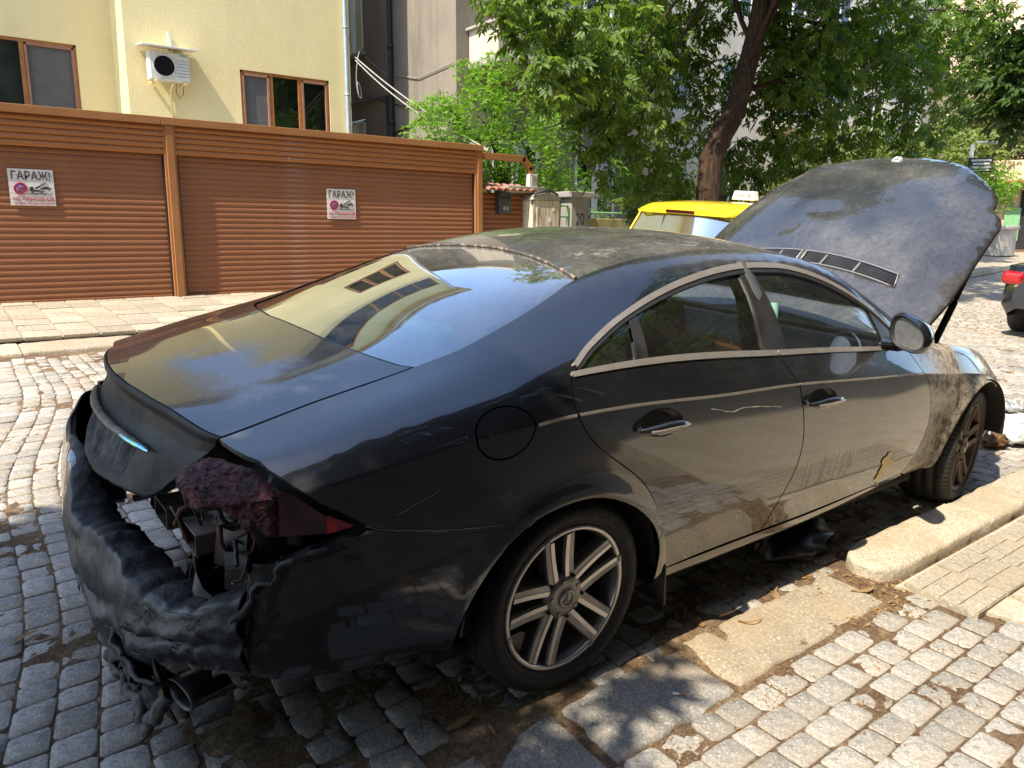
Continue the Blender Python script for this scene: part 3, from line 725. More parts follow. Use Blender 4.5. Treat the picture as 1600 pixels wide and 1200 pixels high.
    mp.add(list(prof[0])+r1, [(j, (j+1)%k, k+(j+1)%k, k+j) for j in range(k)], 1, True)
    mp.tube([(1.80, side*.865, .985), (1.80, side*.93, .985), (1.80, side*.955, 1.0)], [.03,.026,.03], 10, 0)
    mir = mp.build('wing_mirror', [MAT['paint'], MAT['rubber']], car)
    gm = MB(); gm.add(r1, [tuple(range(k))]); gm.build('mirror_glass', MAT['mirror'], mir)
# roof, screens, boot lid: both halves in one mesh
def full(name, outline, mat, parent, g=.06, gap=.0, off=0, thick=.012, dust=None, burn=None, holes=()):
    o = shrink(outline, gap) if gap else outline; o = resample([(a, 1.82) if b > 1.81 else (a, b) for a, b in o], .03); P, F = cdt(o, [resample(h, .03) for h in holes], g); pt = Patch()
    for side in (-1, 1): pt.add(P, F, side, off, thick, None, dust, burn)
    return pt.build(name, mat, parent)
ROOF = ROOF_E+[(1.385,1.4),(1.41,1.6),(1.42,1.82),(.325,1.82),(.315,1.6),(.285,1.4)]
full('roof_panel', ROOF, MAT['paint'], car, .07, .0, dust=lambda P, X: .15+.12*np.clip((X[:,0]-.3)/.8, 0, 1)+.10*fbm(X*3.1))
RW = [(.25,1.195),(.285,1.4),(.315,1.6),(.325,1.82),(-.50,1.82),(-.495,1.6),(-.465,1.4),(-.43,1.25),(-.405,1.196)]+GLASS_E[6:-1]
RW_IN = [(.20,1.24),(.235,1.42),(.26,1.6),(.262,1.82),(-.44,1.82),(-.435,1.6),(-.41,1.42),(-.36,1.27),(-.26,1.215),(-.10,1.205),(.06,1.21)]
rw = full('rear_window', RW, MAT['rear_glass'], car, .06, .003, -.004, .004, dust=lambda P, X: .15*np.clip((P[:,0]-.02)/.28, 0, 1)+.03*np.clip((P[:,0]+.1)/.3, 0, 1))
full('window_border', RW[0:4]+RW_IN[3::-1], MAT['frit'], rw, .1, .0, -.0062, 0)
full('window_border', [RW_IN[4]]+RW[4:8]+RW_IN[7:4:-1], MAT['frit'], rw, .1, .0, -.0062, 0)
full('window_border', RW[8:]+[RW_IN[0]]+RW_IN[:6:-1], MAT['frit'], rw, .1, .0, -.0062, 0)
mb = MB(); L_ = [S([a], [b])[0]*np.array([1, s_, 1])+np.array([0,0,.002]) for s_ in (-1, 1) for a, b in (resample(RW[:4], .05, False) if s_ < 0 else resample(RW[:4], .05, False)[::-1])]
mb.tube(L_, .006, 6); mb.build('window_seal', MAT['seal'], rw)
WS = [(1.36,1.215),(1.385,1.4),(1.41,1.6),(1.42,1.82),(2.16,1.82),(2.15,1.6),(2.12,1.4),(2.08,1.17)]+APIL[::-1][1:-1]
ws = full('windscreen', WS, MAT['car_glass'], car, .07, .003, -.004, 0)
# boot lid
LID_R = [(-.945,1.218),(-.965,1.28),(-.991,1.38),(-1.030,1.541),(-1.058,1.70),(-1.066,1.82)]
LID = [(-.412,1.20)]+[(-.55,1.212),(-.686,1.216)]+LID_R+[(-.505,1.82),(-.50,1.6),(-.47,1.4),(-.435,1.25)]
def lid_dust(P, X):
    n = fbm(X*np.array([9,9,1])+29, 4); e = (X[:,0]+.80+.12*X[:,1])/.11
    return .05*np.clip(-(X[:,0]+.70)/.1, 0, 1)+1.0*np.exp(-e*e)*np.clip(.40+n*1.2, 0, 1.4)*np.clip((.12-X[:,1])/.15, 0, 1)+.02
lid = full('boot_lid', LID, MAT['lid_paint'], car, .045, .003, thick=.02, dust=lid_dust)
ed = []
for a, b in resample(LID_R, .012, False): ed.append(S([a-.001], [b])[0])
edge = [np.array([p[0], -p[1], p[2]]) for p in ed]+[p for p in ed[::-1][1:]]
VV = np.linspace(0, 1, 70); rows = []; recess = []
vk = [0,.02,.06,.15,.30,.42,.46,.60,.75,.88,.96,1.0]; bk = [0,-.006,-.002,.02,.028,.02,.012,.008,.002,-.004,-.004,.012]
for p in edge:
    u = p[1]/.612; pb = np.array([-1.150+.10*u*u, p[1]*.74, .69+.03*u*u])
    if abs(u) > .8: pb = pb+np.array([.01,0,.05])*((abs(u)-.8)/.2)**2
    r0 = []; m0 = []
    for v in VV:
        q = p*(1-v)+pb*v; q = q+np.array([np.interp(v, vk, bk)*(1-.5*abs(u)),0,0])
        vt = .52+.02*u*u; e = min((.52-abs(u))*1.2, (v-vt), (.90-v)); inn = np.clip(e/.035, 0, 1)
        if inn > 0:
            dr = .008*noise3(np.array([u*30+v*3, v*4+u*9, 1.0]))+.005*noise3(np.array([u*70, v*12, 2.]))+.004*math.sin(u*95+v*11)
            q = q+np.array([(.020+dr)*inn,0,0])
        r0.append(q); m0.append(1 if inn > .3 else 0)
    rows.append(r0); recess.append(m0)
R_ = np.array(rows); R_ += (.0035*fbm(R_*22+5)*np.linspace(0, 1, R_.shape[1])[None,:])[...,None]*np.array([1,0,.3])
mb = MB(); mb.grid(R_); mb.m = [recess[i][j] for i in range(R_.shape[0]-1) for j in range(R_.shape[1]-1)]
lr = mb.build('lid_rear_face', [MAT['soot_panel'], MAT['plate_char']], lid, recalc=True)
def lid_pt(u, v, out=0.):
    i = (u*.5+.5)*(R_.shape[0]-1); i0 = int(np.clip(i, 0, R_.shape[0]-2)); f = i-i0; c = R_[i0]*(1-f)+R_[i0+1]*f
    return np.array([np.interp(v, VV, c[:,k]) for k in range(3)])+np.array([-out,0,0])
mb = MB(); mb.tube([lid_pt(u, .455+.02*u*u, .014) for u in np.linspace(-.62, .70, 26)], [.004+.010*(1-abs(q)**4) for q in np.linspace(-1, 1, 26)], 8); mb.build('grip_strip', MAT['scorched_chrome'], lid)
mb = MB(); mb.tube([lid_pt(u, .455+.02*u*u, .020) for u in np.linspace(-.64, -.30, 10)], [.003,.006,.008,.009,.009,.009,.009,.008,.007,.004], 8); mb.build('grip_strip', MAT['chrome_heat'], lid)
# bonnet, hinged up
TH = math.radians(36)
bon_half = smooth_line([(1.585,0),(1.565,.16),(1.49,.35),(1.36,.55),(1.25,.675),(1.18,.705),(1.12,.715),(1.06,.775),(1.0,.792)], 4)+smooth_line([(1.0,.792),(.56,.812),(.14,.80),(.05,.70),(.0,.40),(-.02,0)], 4)[1:]
def bon_h(s_, y_):
    y_ = np.abs(y_); yc = .64-.13*s_
    return .075*np.sin(np.pi*np.clip(s_, 0, 1.6)/1.75)*1.0-.045*(y_/.8)**2-.07*np.clip(y_-yc, 0, 1)/.2*np.clip((s_+.1)/.5, 0, 1)-.03-.06*np.clip((s_-1.2)/.4, 0, 1)**2
yv = np.array([q[1] for q in bon_half])
out = [(a, -b) for a, b in bon_half]+[(a, b) for a, b in bon_half[::-1][1:-1]]
out = resample(out, .03)
def vent_s(y): return .465-.075*(abs(y)/.57)**2
holes = []
for sg in (-1, 1):
    up = [(vent_s(y)+.045*(1-.15*abs(y)), sg*y) for y in np.linspace(.014, .565, 16)]; dn = [(vent_s(y)-.045*(1-.15*abs(y)), sg*y) for y in np.linspace(.585, .014, 16)]
    holes.append(up+dn)
P, F = cdt(out, holes, .035)
h_ = bon_h(P[:,0], P[:,1]); dent = .008*fbm(np.stack([P[:,0]*5, P[:,1]*5, 0*h_], 1))*np.clip((P[:,0]-.7), 0, 1)
dent += -.02*np.exp(-(((P[:,0]-.72)/.08)**2+((P[:,1]-.22)/.05)**2))-.02*np.exp(-(((P[:,0]-.88)/.05)**2+((P[:,1]-.10)/.09)**2))
V = np.stack([P[:,0], P[:,1], h_+dent], 1)
fs = []
for f in F:
    a, b, c = V[list(f)]; fs.append(f if np.cross(b-a, c-a)[2] > 0 else f[::-1])
n0 = len(V); cnt = set((f[i], f[(i+1)%3]) for f in fs for i in range(3)); be = [e for e in cnt if (e[1], e[0]) not in cnt]
V2 = V-np.array([0,0,.006])
ins = np.hypot(V[:,0]-.75, V[:,1]); low = V.copy(); low[:,2] -= .018
allV = np.vstack([V, V2, low]); aF = [tuple(f) for f in fs]+[tuple(i+n0 for i in f[::-1]) for f in fs]+[(e[1], e[0], e[0]+2*n0, e[1]+2*n0) for e in be]
me = bpy.data.meshes.new('bonnet'); me.from_pydata([tuple(q) for q in allV], [], aF); me.polygons.foreach_set('use_smooth', [True]*len(fs)+[False]*(len(aF)-len(fs)))
me.materials.append(MAT['bonnet_paint']); me.materials.append(MAT['black']); me.polygons.foreach_set('material_index', [0]*len(fs)+[1]*(len(aF)-len(fs)))
soot = np.clip(.5+.9*fbm(np.stack([V[:,0]*2.2+1, V[:,1]*2.2, 0*h_], 1), 4), 0, 1)
dd = .05+.08*np.clip((.75-V[:,0])*1.4, 0, 1)+.10*np.clip(fbm(V*np.array([3,3,3])), 0, 1)
at = me.attributes.new('dust', 'FLOAT', 'POINT'); at.data.foreach_set('value', np.concatenate([dd]*3).astype(np.float32)); me.update()
bon = link('bonnet', me, car)
bon.matrix_local = Matrix.Translation((2.1,0,.97)) @ Matrix.Rotation(-TH, 4, 'Y')
for sg in (-1, 1):
    fr = MB(); ring = holes[0 if sg < 0 else 1]
    fr.tube([(a, b, bon_h(a, b)+.003) for a, b in ring+[ring[0]]], .0045, 6); fo = fr.build('bonnet_vent', MAT['alloy'], bon)
    bk = MB(); nu = 16
    bk.grid([[(vent_s(y)+w, sg*y, bon_h(vent_s(y)+w, y)-.028) for w in (-.05, .05)] for y in np.linspace(.02, .6, nu)]); bk.build('vent_mesh', MAT['black'], fo, recalc=False)
    for k in range(6):
        w = -.034+.0136*k; sb = MB()
        G_ = []
        for y in np.linspace(.016, .572, nu):
            h0 = float(bon_h(vent_s(y)+w, y)); G_.append([(vent_s(y)+w, sg*y, h0-.016), (vent_s(y)+w+.0045, sg*y, h0+.001), (vent_s(y)+w+.0065, sg*y, h0+.001), (vent_s(y)+w+.003, sg*y, h0-.016)])
        sb.grid(np.array(G_)); sb.build('slat', MAT['gloss_black'], fo)
    for y in (.14, .34):
        sb = MB(); sb.box((vent_s(y), sg*y, bon_h(vent_s(y), y)-.002), (.085,.014,.008)); sb.build('vent_bar', MAT['alloy'], fo, .002)
mb = MB(); mb.lathe([(0,.006),(.026,.005),(.032,.003),(.033,-.01)], 24, c=(1.525, 0, float(bon_h(1.525, 0)))); em = mb.build('bonnet_badge', MAT['badge'], bon)
mb = MB(); mb.lathe([(.024,.006),(.028,.009),(.032,.006)], 24, c=(1.525, 0, float(bon_h(1.525, 0))))
for k in range(3):
    a = 2*math.pi*k/3; c_, s_ = math.cos(a), math.sin(a); z0 = float(bon_h(1.525, 0))+.0085
    mb.add([(1.525-.004*s_, .004*c_, z0), (1.525+.026*c_, .026*s_, z0), (1.525+.004*s_, -.004*c_, z0)], [(0,1,2)])
mb.build('star', MAT['silver_plastic'], em)
for sg in (-1, 1):
    mb = MB(); mb.tube([(2.56, sg*.74, .86), (2.83, sg*.765, 1.32)], .011, 8); mb.tube([(2.56, sg*.74, .86), (2.70, sg*.752, 1.10)], .018, 8); mb.build('gas_strut', MAT['black'], car)
# heat-warped bonnet underside rail
for sg in (-1, 1):
    mb = MB(); pts = [(a, sg*(.765 if a < 1 else .70), float(bon_h(np.array([a]), np.array([.78]))[0])-.035) for a in np.linspace(.12, 1.12, 14)]; mb.tube(pts, .011, 6); mb.build('bonnet_rail', MAT['black'], bon)
# engine bay, floor pan, cabin
mb = MB(); mb.box((2.72,0,.45), (1.35,1.36,.25)); mb.box((2.11,0,.66), (.10,1.40,.60)); mb.box((3.42,0,.50), (.10,1.2,.40))
for i in range(14): mb.box((2.3+.95*random.random(), -.5+random.random(), .60+.12*random.random()), (.15+.2*random.random(), .12+.2*random.random(), .12+.12*random.random()))
mb.build('engine_bay', MAT['char'], car, .015)
mb = MB(); mb.box((1.0,0,.22), (2.9,1.62,.05)); mb.box((-.48,0,.42), (.50,.95,.30)); mb.box((.95,0,.33), (1.6,.26,.16)); mb.build('floor_pan', MAT['black'], car, .02)
mb = MB(); mb.box((-.12,0,.985), (.62,1.25,.03)); mb.build('parcel_shelf', MAT['seat'], car, .01)
def seat(x, y, w, parent_name='seat', hz=1.0, wide=False, mat='seat'):
    mb = MB(); R = Matrix.Rotation(math.radians(-16), 4, 'Y')
    mb.box((x+.30, y, .46), (.54, w, .17)); mb.box((x-.02, y, .74), (.16, w*.96, .56), M=R.to_3x3())
    o = mb.build(parent_name, MAT[mat], car, .045, 3)
    for yy in ((y-.35, y+.35) if wide else (y,)):
        hb = MB(); hb.box((x-.13, yy, 1.065 if not wide else 1.06), (.10, .27, .17), M=R.to_3x3()); hb.build('headrest', MAT['seat'], o, .04, 3)
        pb = MB(); pb.tube([(x-.10, yy-.05, .95), (x-.12, yy-.05, 1.05)], .007, 6); pb.tube([(x-.10, yy+.05, .95), (x-.12, yy+.05, 1.05)], .007, 6); pb.build('headrest_post', MAT['silver_plastic'], o)
    return o
seat(1.0, -.38, .52); seat(1.0, .38, .52); seat(.16, 0, 1.3, 'rear_seat', wide=True)
mb = MB(); mb.box((-.05, 0, 1.02), (.13, .52, .10)); mb.build('shelf_cover', MAT['teal_fabric'], car, .03)
mb = MB(); mb.prism([(1.72,.55),(1.80,.86),(1.93,.95),(2.14,.93),(2.14,.55)], -.72, .72, axis='Y'); dsh = mb.build('dashboard', MAT['seat'], car, .02)
mb = MB(); mb.prism([(1.745,.72),(1.795,.85),(1.80,.85),(1.75,.72)], -.70, .25, axis='Y'); mb.build('wood_trim', MAT['wood'], dsh)
mb = MB(); mb.box((1.30, 0, .50), (.9,.22,.16)); mb.build('centre_console', MAT['wood'], car, .02)
mb = MB()
for a in range(24): pass
RT = Matrix.Translation((1.62,.37,.88)) @ Matrix.Rotation(math.radians(-65), 4, 'Y')
mb.tube([RT @ Vector((.18*math.cos(a), .18*math.sin(a), 0)) for a in np.linspace(0, 2*math.pi, 28)], .015, 8, caps=False)
mb.tube([RT @ Vector((-.17,0,0)), RT @ Vector((.17,0,0))], .018, 6); mb.tube([RT @ Vector((0,0,0)), RT @ Vector((0,-.17,0))], .018, 6); mb.tube([RT @ Vector((0,0,-.01)), RT @ Vector((0,0,-.2))], .03, 8)
mb.build('steering_wheel', MAT['seat'], car)
for sg in (-1, 1):
    P_, F_ = cdt(resample([(.05,.84),(1.88,.835),(2.03,.80),(2.1,.2),(.5,.2),(.1,.6)], .08), [], .12); pt = Patch().add(P_, F_, sg, -.05, 0); dc = pt.build('door_lining', MAT['seat'], car)
    mb = MB(); mb.tube([(1.15, sg*.80, .80), (1.5, sg*.80, .83), (1.85, sg*.80, .86)], .035, 8); mb.build('wood_trim', MAT['wood'], dc)
# centre pillar inside
for sg in (-1, 1):
    mb = MB(); mb.tube([(1.0, sg*.79, .98), (1.03, sg*.69, 1.2), (1.05, sg*.60, 1.30)], [.06,.05,.045], 8); mb.build('centre_pillar', MAT['seat'], car)
    mb = MB(); mb.tube([(1.10, sg*.76, 1.18), (1.07, sg*.80, .9), (1.10, sg*.72, .4)], .018, 6); mb.build('seat_belt', MAT['teal_fabric'], car)
for sg in (-1, 1):
    panel('pillar_lining', [(-.40,1.16),(-.1,1.12),(.22,1.16),(.6,1.19),(1.3,1.19),(1.3,1.135),(.9,1.125),(.6,1.09),(.35,1.03),(.15,.97),(-.02,.90),(-.3,.92)], MAT['seat'], car, sg, 0, .1, off=-.035, thick=0)
full('headlining', [(.30,1.23),(1.36,1.23),(1.38,1.5),(1.40,1.82),(.34,1.82),(.33,1.5)], MAT['seat'], car, .1, 0, -.035, 0)
# rear end: melted lamps
LENS = [(-.79,.558),(-.89,.585),(-.89,.77),(-.86,.72),(-.82,.652),(-.77,.598),(-.752,.578)]
for side in (-1, 1):
    TIP = [(-.722,.551),(-.752,.578),(-.79,.612),(-.79,.548)]
    LENS = [(-.79,.548),(-.90,.572),(-.90,.757),(-.86,.70),(-.82,.642),(-.79,.606)]
    CR = [(-.90,.566),(-.93,.572),(-.95,.612),(-.97,.600),(-.985,.655),(-1.005,.665),(-1.025,.715),(-1.05,.69),(-1.075,.73),(-1.088,.82),(-1.075,.95),(-1.04,1.05),(-.995,1.08),(-.965,1.03),(-.945,.92),(-.925,.83),(-.90,.757)]
    lp = panel('tail_light', LENS, MAT['red_lens'], car, side, 0, .03, off=-.012, thick=.03)
    panel('reflector', TIP, MAT['red_bright'], lp, side, 0, .02, off=-.012, thick=.02)
    o = resample(CR, .012); P_, F_ = cdt(o, [], .006)
    def crust(P, s_=side):
        X = S(P[:,0], P[:,1]); e = segdist(P, np.array(CR), np.roll(np.array(CR), -1, 0))
        ridg = 1-np.abs(fbm(X*34, 3)); Xs = X*np.array([20,20,60])+(X[:,0:1]*40); return -.016+.004*fbm(X*9, 2)+.004*ridg*np.clip(e/.03, 0, 1)+.005*(1-np.abs(noise3(Xs)))+.0028*fbm(X*120, 3)+.002*noise3(X*300)-.012*np.clip(1-e/.02, 0, 1)
    if side < 0:
        pt = Patch().add(P_, F_, side, 0., .06, crust); pt.build('melted_lens', MAT['red_crust'], lp)

# lamp pan and body behind, seen through the gap
mb = MB(); G_ = []
for y in np.linspace(-.80, .80, 40): 
    xb = -.88+.25*max(0, (abs(y)-.45)/.35)**2; G_.append([(xb+.02*math.sin(z*40+y*9), y, z) for z in np.linspace(.28 if abs(y) > .5 else .54, .86, 16)])
G_ = np.array(G_); G_[...,0] += .012*fbm(G_*12); mb.grid(G_); mb.build('rear_panel', MAT['black'], car, recalc=False)
for (cx, cy, cz) in ((-.985,-.57,.665),(-1.0,-.36,.655),(-1.0,.50,.65)):
    mb = MB(); sy, sz, sx, tt_ = .12,.055,.085,.003
    mb.box((cx,cy,cz+sz/2),(sx,sy,tt_)); mb.box((cx,cy,cz-sz/2),(sx,sy,tt_)); mb.box((cx,cy-sy/2,cz),(sx,tt_,sz)); mb.box((cx,cy+sy/2,cz),(sx,tt_,sz)); mb.box((cx+sx/2,cy,cz),(tt_,sy,sz))
    mb.build('crash_bracket', MAT['rusty_steel'], car, .002)
mb = MB(); G_ = [[(-.93+.05*math.sin(a*2)-.08*math.sin(a), -.60+.17*math.cos(a)*r, .50+.13*math.sin(a)*r) for r in (0,.5,1)] for a in np.linspace(0, 2*math.pi, 20)]; mb.grid(np.array(G_)); mb.build('scorched_chassis_plate', MAT['steel_bare'], car, recalc=False)
for k in range(10):
    y0 = -.50-.028*k; z0 = .80+.02*random.random(); L = .06+.14*random.random(); x0 = -1.03+.012*k+.02*random.random()
    mb = MB(); mb.tube([(x0, y0, z0), (x0+.01, y0+.006*random.random(), z0-L*.4), (x0+.014, y0, z0-L)], [.012+.006*random.random(),.007,.003], 6)
    mb.build('melted_drip', MAT['red_crust' if k % 3 == 0 else 'char'], car)
mb = MB(); mb.lathe([(0,-.02),(.010,-.016),(.014,-.006),(.014,.02)], 14, axis='X', c=(-1.0,-.70,.845)); mb.build('lamp_bulb', MAT['bulb'], car)
# --- rear bumper: right flank still on the car, torn behind the light
TORN = smooth_line([(-.701,.537),(-.781,.513),(-.854,.505),(-.897,.478),(-.944,.414),(-.987,.32),(-1.014,.231),(-1.024,.132)], 4)
TORN = [TORN[0]]+[(a+.012*noise3(np.array([a*40,b*40,0.])), b+.014*noise3(np.array([a*40,b*40,5.]))) for a, b in TORN[1:]]
def crumple(P):
    X = S(P[:,0], P[:,1]); d = segdist(P, np.array(TORN[3:-1]), np.array(TORN[4:]))
    return flare(RAa)(P)+np.exp(-(d/.09)**2)*.014*fbm(X*14, 3)-.02*np.exp(-(d/.02)**2)
rb = panel('rear_bumper_flank', TORN+[(-.9,.095),(-.7,.055),(-.45,.03)]+RA[::-1][2:len(RA)-ia]+BUMP[:-1], MAT['paint'], car, -1, .0, .03, offn=crumple, dust=lambda P, X: np.full(len(P), .003)+.01*(P[:,1] < .2))
panel('rear_bumper_flank', [(-.701,.537),(-.85,.56),(-.98,.58),(-1.02,.132),(-.9,.095),(-.7,.055),(-.45,.03)]+RA[::-1][2:len(RA)-ia]+BUMP[:-1], MAT['paint'], car, 1, .0, .06)
mb = MB(); L_ = [S([a], [b])[0]*np.array([1,-1,1]) for a, b in TORN[5:]]
L_ = [p+np.array([.006*noise3(p*40), -.012+.014*noise3(p*33+4), .008*noise3(p*37+9)]) for p in L_]
mb.tube(L_, [.006+.010*abs(noise3(p*35)) for p in L_], 9); mb.build('torn_edge', MAT['char'], rb)
# crust running down the torn edge
mb = MB(); G_ = []
for v in np.linspace(0, 1, 44):
    a, b = .40+.0, 0
    row = []
    for u in np.linspace(0, 1, 22):
        xx = -.90-.06*v+(-.085)*(u-.35)*(1-.35*v); tt = .49-.34*v
        q = S([xx], [tt])[0]*np.array([1,-1,1]); e = min(u, 1-u)*2
        row.append(q+np.array([0, -(.004+.014*e*(.6+noise3(q*38)))*(1-.6*v)+.008*(1-e), 0]))
    G_.append(row)
mb.grid(np.array(G_)); mb.build('melted_crust', MAT['char_red'], rb, recalc=True)
# the sagging cover round the back
PLAN = smooth_line([(-.985,-.815),(-1.04,-.765),(-1.095,-.67),(-1.145,-.50),(-1.185,-.25),(-1.195,0),(-1.185,.25),(-1.15,.5),(-1.09,.68),(-1.03,.77),(-.95,.835),(-.80,.88)], 8)
PLAN = np.array(resample(PLAN, .012, False)); na = len(PLAN); G_ = []
arc = np.linspace(0, 1, na)
for i, (px, py) in enumerate(PLAN):
    a = arc[i]; d_ = PLAN[min(i+1, na-1)]-PLAN[max(i-1, 0)]; nrm = np.array([-d_[1], d_[0]]); nrm = nrm/np.linalg.norm(nrm)
    if nrm[0] > 0: nrm = -nrm
    left = np.clip((py+.05)/.35, 0, 1); left = left*left*(3-2*left)
    top = .575-.05*math.exp(-((py+.52)/.16)**2)+.02*math.sin(py*11)+.015*noise3(np.array([py*8,0,0.]))+(.010*noise3(np.array([py*24,7.,0]))+.010*noise3(np.array([py*70,2.,0])))*(1-left)+.085*left
    if py < -.62: top += .03*(-.62-py)/.2
    bot = .33 if py < -.66 else .33-.22*np.clip((py+.66)/.32, 0, 1)+.10*left
    bot += .03*noise3(np.array([py*14,3.,0]))+.012*noise3(np.array([py*45,3.,0]))
    rowp = []
    for v in np.linspace(0, 1, 40):
        if v < .74:
            q = v/.74; z = bot+(top-bot)*q; o_ = .022*math.sin(q*math.pi)-.05*(1-q)**2*(1-left)
            o_ -= .025*math.exp(-((q-.55)/.05)**2)*(1-.5*left)*(1 if py > -.7 else .3)
            w_ = (q*2.6+py*1.3+.5*noise3(np.array([py*3,q*2,4.])))%1.0; o_ += .006*(abs(w_-.35)/.65)*(1-left)*(1 if q < .95 else 0)
        else:
            q = (v-.74)/.26; z = top+.012*math.sin(q*3.1)-.02*q; o_ = -.115*q*(1-.8*left)-.003
            z += .07*q*left
        rowp.append((px+nrm[0]*o_, py+nrm[1]*o_, z))
    G_.append(rowp)
G_ = np.array(G_); amp = np.clip(1-(G_[:,:1,1]+.0)/.45, .12, 1)
dsp = .012*fbm(G_*6, 3)+.0055*(1-2*np.abs(fbm(G_*7+4, 3)))+.0025*fbm(G_*55, 3); vv = np.linspace(0, 1, 40)[None,:]
dsp = dsp+.006*fbm(G_*34, 3)*(vv > .76)+.012*fbm(G_*36, 3)*(vv < .12)
G_[...,0] += dsp*amp; G_[...,2] += .6*dsp*amp
mb = MB(); 
a_, b_ = G_.shape[:2]; fs = []; mi = []
for i in range(a_-1):
    for j in range(b_-1):
        c_ = G_[i,j]
        if vv[0,j] < .10 and noise3(c_*np.array([30,30,30])) > .35: continue
        fs.append((i*b_+j, (i+1)*b_+j, (i+1)*b_+j+1, i*b_+j+1))
        lf = c_[1] > .12
        mi.append(3 if lf and vv[0,j] < .8 else (1 if vv[0,j] > .74 else (2 if vv[0,j] < .13+.06*noise3(c_*18) else 0)))
mb.v = [tuple(q) for q in G_.reshape(-1, 3)]; mb.f = fs; mb.m = mi; mb.sm = [True]*len(fs)
rbm = mb.build('rear_bumper_cover', [MAT['melt'], MAT['char'], MAT['ash_edge'], MAT['paint']], car, recalc=True)
md = rbm.modifiers.new('s', 'SOLIDIFY'); md.thickness = .004
cracks = G_.copy()
for k, (i0, j0, i1, j1) in enumerate(((8,26,20,20),(20,20,24,10),(14,12,30,15),(30,24,46,18),(5,8,12,22),(40,10,58,14),(3,27,26,28))):
    L_ = []
    for u in np.linspace(0, 1, 14):
        q = cracks[int(round(i0+(i1-i0)*u)), int(round(j0+(j1-j0)*u+1.5*noise3(np.array([u*6,k,0.]))))]; L_.append(q+np.array([-.004,-.003,.002]))
    mb = MB(); mb.tube(L_, [.0006+.0022*abs(noise3(np.array([u*9,k,3.]))) for u in np.linspace(0, 1, 14)], 5); mb.build('crack_edge', MAT['ash_edge'], rbm)
rr = random.Random(8)
for k in range(16):
    a = Vector((-.93-.08*rr.random(), -.76+.40*rr.random(), .48+.34*rr.random())); mb = MB()
    L_ = [a+Vector((.03*math.sin(u*5+k), .05*u*rr.uniform(-1, 1), -.13*u+.03*math.sin(u*7+k*2))) for u in np.linspace(0, 1, 9)]
    mb.tube(L_, rr.uniform(.003, .008), 6); mb.build('burnt_wire', MAT['char' if k % 3 else 'rust'], car)
for k in range(7):
    a = np.array([-.90-.07*rr.random(), -.78+.34*rr.random(), .45+.33*rr.random()]); mb = MB(); s_ = rr.uniform(.04, .09)
    G2 = np.array([[a+np.array([.03*math.sin(i*2.1+k), s_*(i-2)/2, s_*(j-2)/2]) for j in range(5)] for i in range(5)]); G2 += (.02*fbm(G2*25+k, 3))[...,None]; mb.grid(G2); o = mb.build('burnt_scrap', MAT[('steel_bare','char','rusty_steel')[k % 3]], car, recalc=False); md = o.modifiers.new('s', 'SOLIDIFY'); md.thickness = .003
# hanging burnt skirt, tow-eye cover, exhaust tip, bent strip
G_ = []
for i, u in enumerate(np.linspace(0, 1, 50)):
    y = -.62+.78*u; x = -1.11-.075*math.sin(math.pi*(.2+.6*u)); zt = .30; zb = .055+.09*abs(u-.55)+.03*noise3(np.array([u*9,1,1.]))+.02*noise3(np.array([u*30,1,1.]))
    if u < .2: zb += .12*(.2-u)/.2
    G_.append([(x+.05*math.sin(v*3)+.02*v, y, zt+(zb-zt)*v) for v in np.linspace(0, 1, 24)])
G_ = np.array(G_); d_ = .02*fbm(G_*9, 3)+.01*fbm(G_*32, 3); G_[...,0] += d_; G_[...,1] += .6*d_
mb = MB(); mb.grid(G_); sk = mb.build('melted_skirt', MAT['char'], car); md = sk.modifiers.new('s', 'SOLIDIFY'); md.thickness = .01
mb = MB()
L_ = [np.array(G_[i,-1])+np.array([.008*noise3(G_[i,-1]*50),0,.006]) for i in range(0, 50)]
mb.tube(L_, [.012+.010*abs(noise3(p*30)) for p in L_], 8); mb.build('ash_hem', MAT['ash_edge'], sk)
mb = MB(); mb.lathe([(0,.012),(.040,.012),(.044,.004),(.044,-.02)], 24, axis='X'); 
mb.lathe([(.013,.0125),(.016,.0145),(.018,.0125)], 18, axis='X')
tw = mb.build('tow_eye_cover', MAT['melt'], car); tw.matrix_local = Matrix.Translation((-1.118,-.60,.49)) @ Matrix.Rotation(math.radians(180+28), 4, 'Z') @ Matrix.Rotation(math.radians(-8), 4, 'Y')
mb = MB(); 
def oval(i, j, r, h): return r, h
mb.lathe([(.052,.20),(.056,.0),(.060,-.012),(.056,-.014),(.048,0),(.046,.19)], 28, axis='X')
ex = mb.build('exhaust_tip', MAT['exhaust'], car); ex.matrix_local = Matrix.Translation((-1.085,-.655,.285)) @ Matrix.Rotation(math.radians(12), 4, 'Z') @ Matrix.Diagonal((.8,1.15,.55,1))
mb = MB(); mb.grid(np.array([[(-1.12,-.52,.36),(-1.13,-.56,.34)],[(-1.13,-.56,.27),(-1.12,-.62,.26)],[(-1.115,-.62,.205),(-1.10,-.67,.21)],[(-1.09,-.70,.24),(-1.08,-.72,.26)]]))
bs = mb.build('bent_bracket', MAT['brass_plate'], car, recalc=False); md = bs.modifiers.new('s', 'SOLIDIFY'); md.thickness = .004
mb = MB(); mb.box((-.40,0,.27), (.7,1.2,.03)); mb.tube([(-.2,-.45,.24),(-.7,-.55,.24),(-1.0,-.62,.28)], .03, 8); mb.build('underbody', MAT['black'], car)
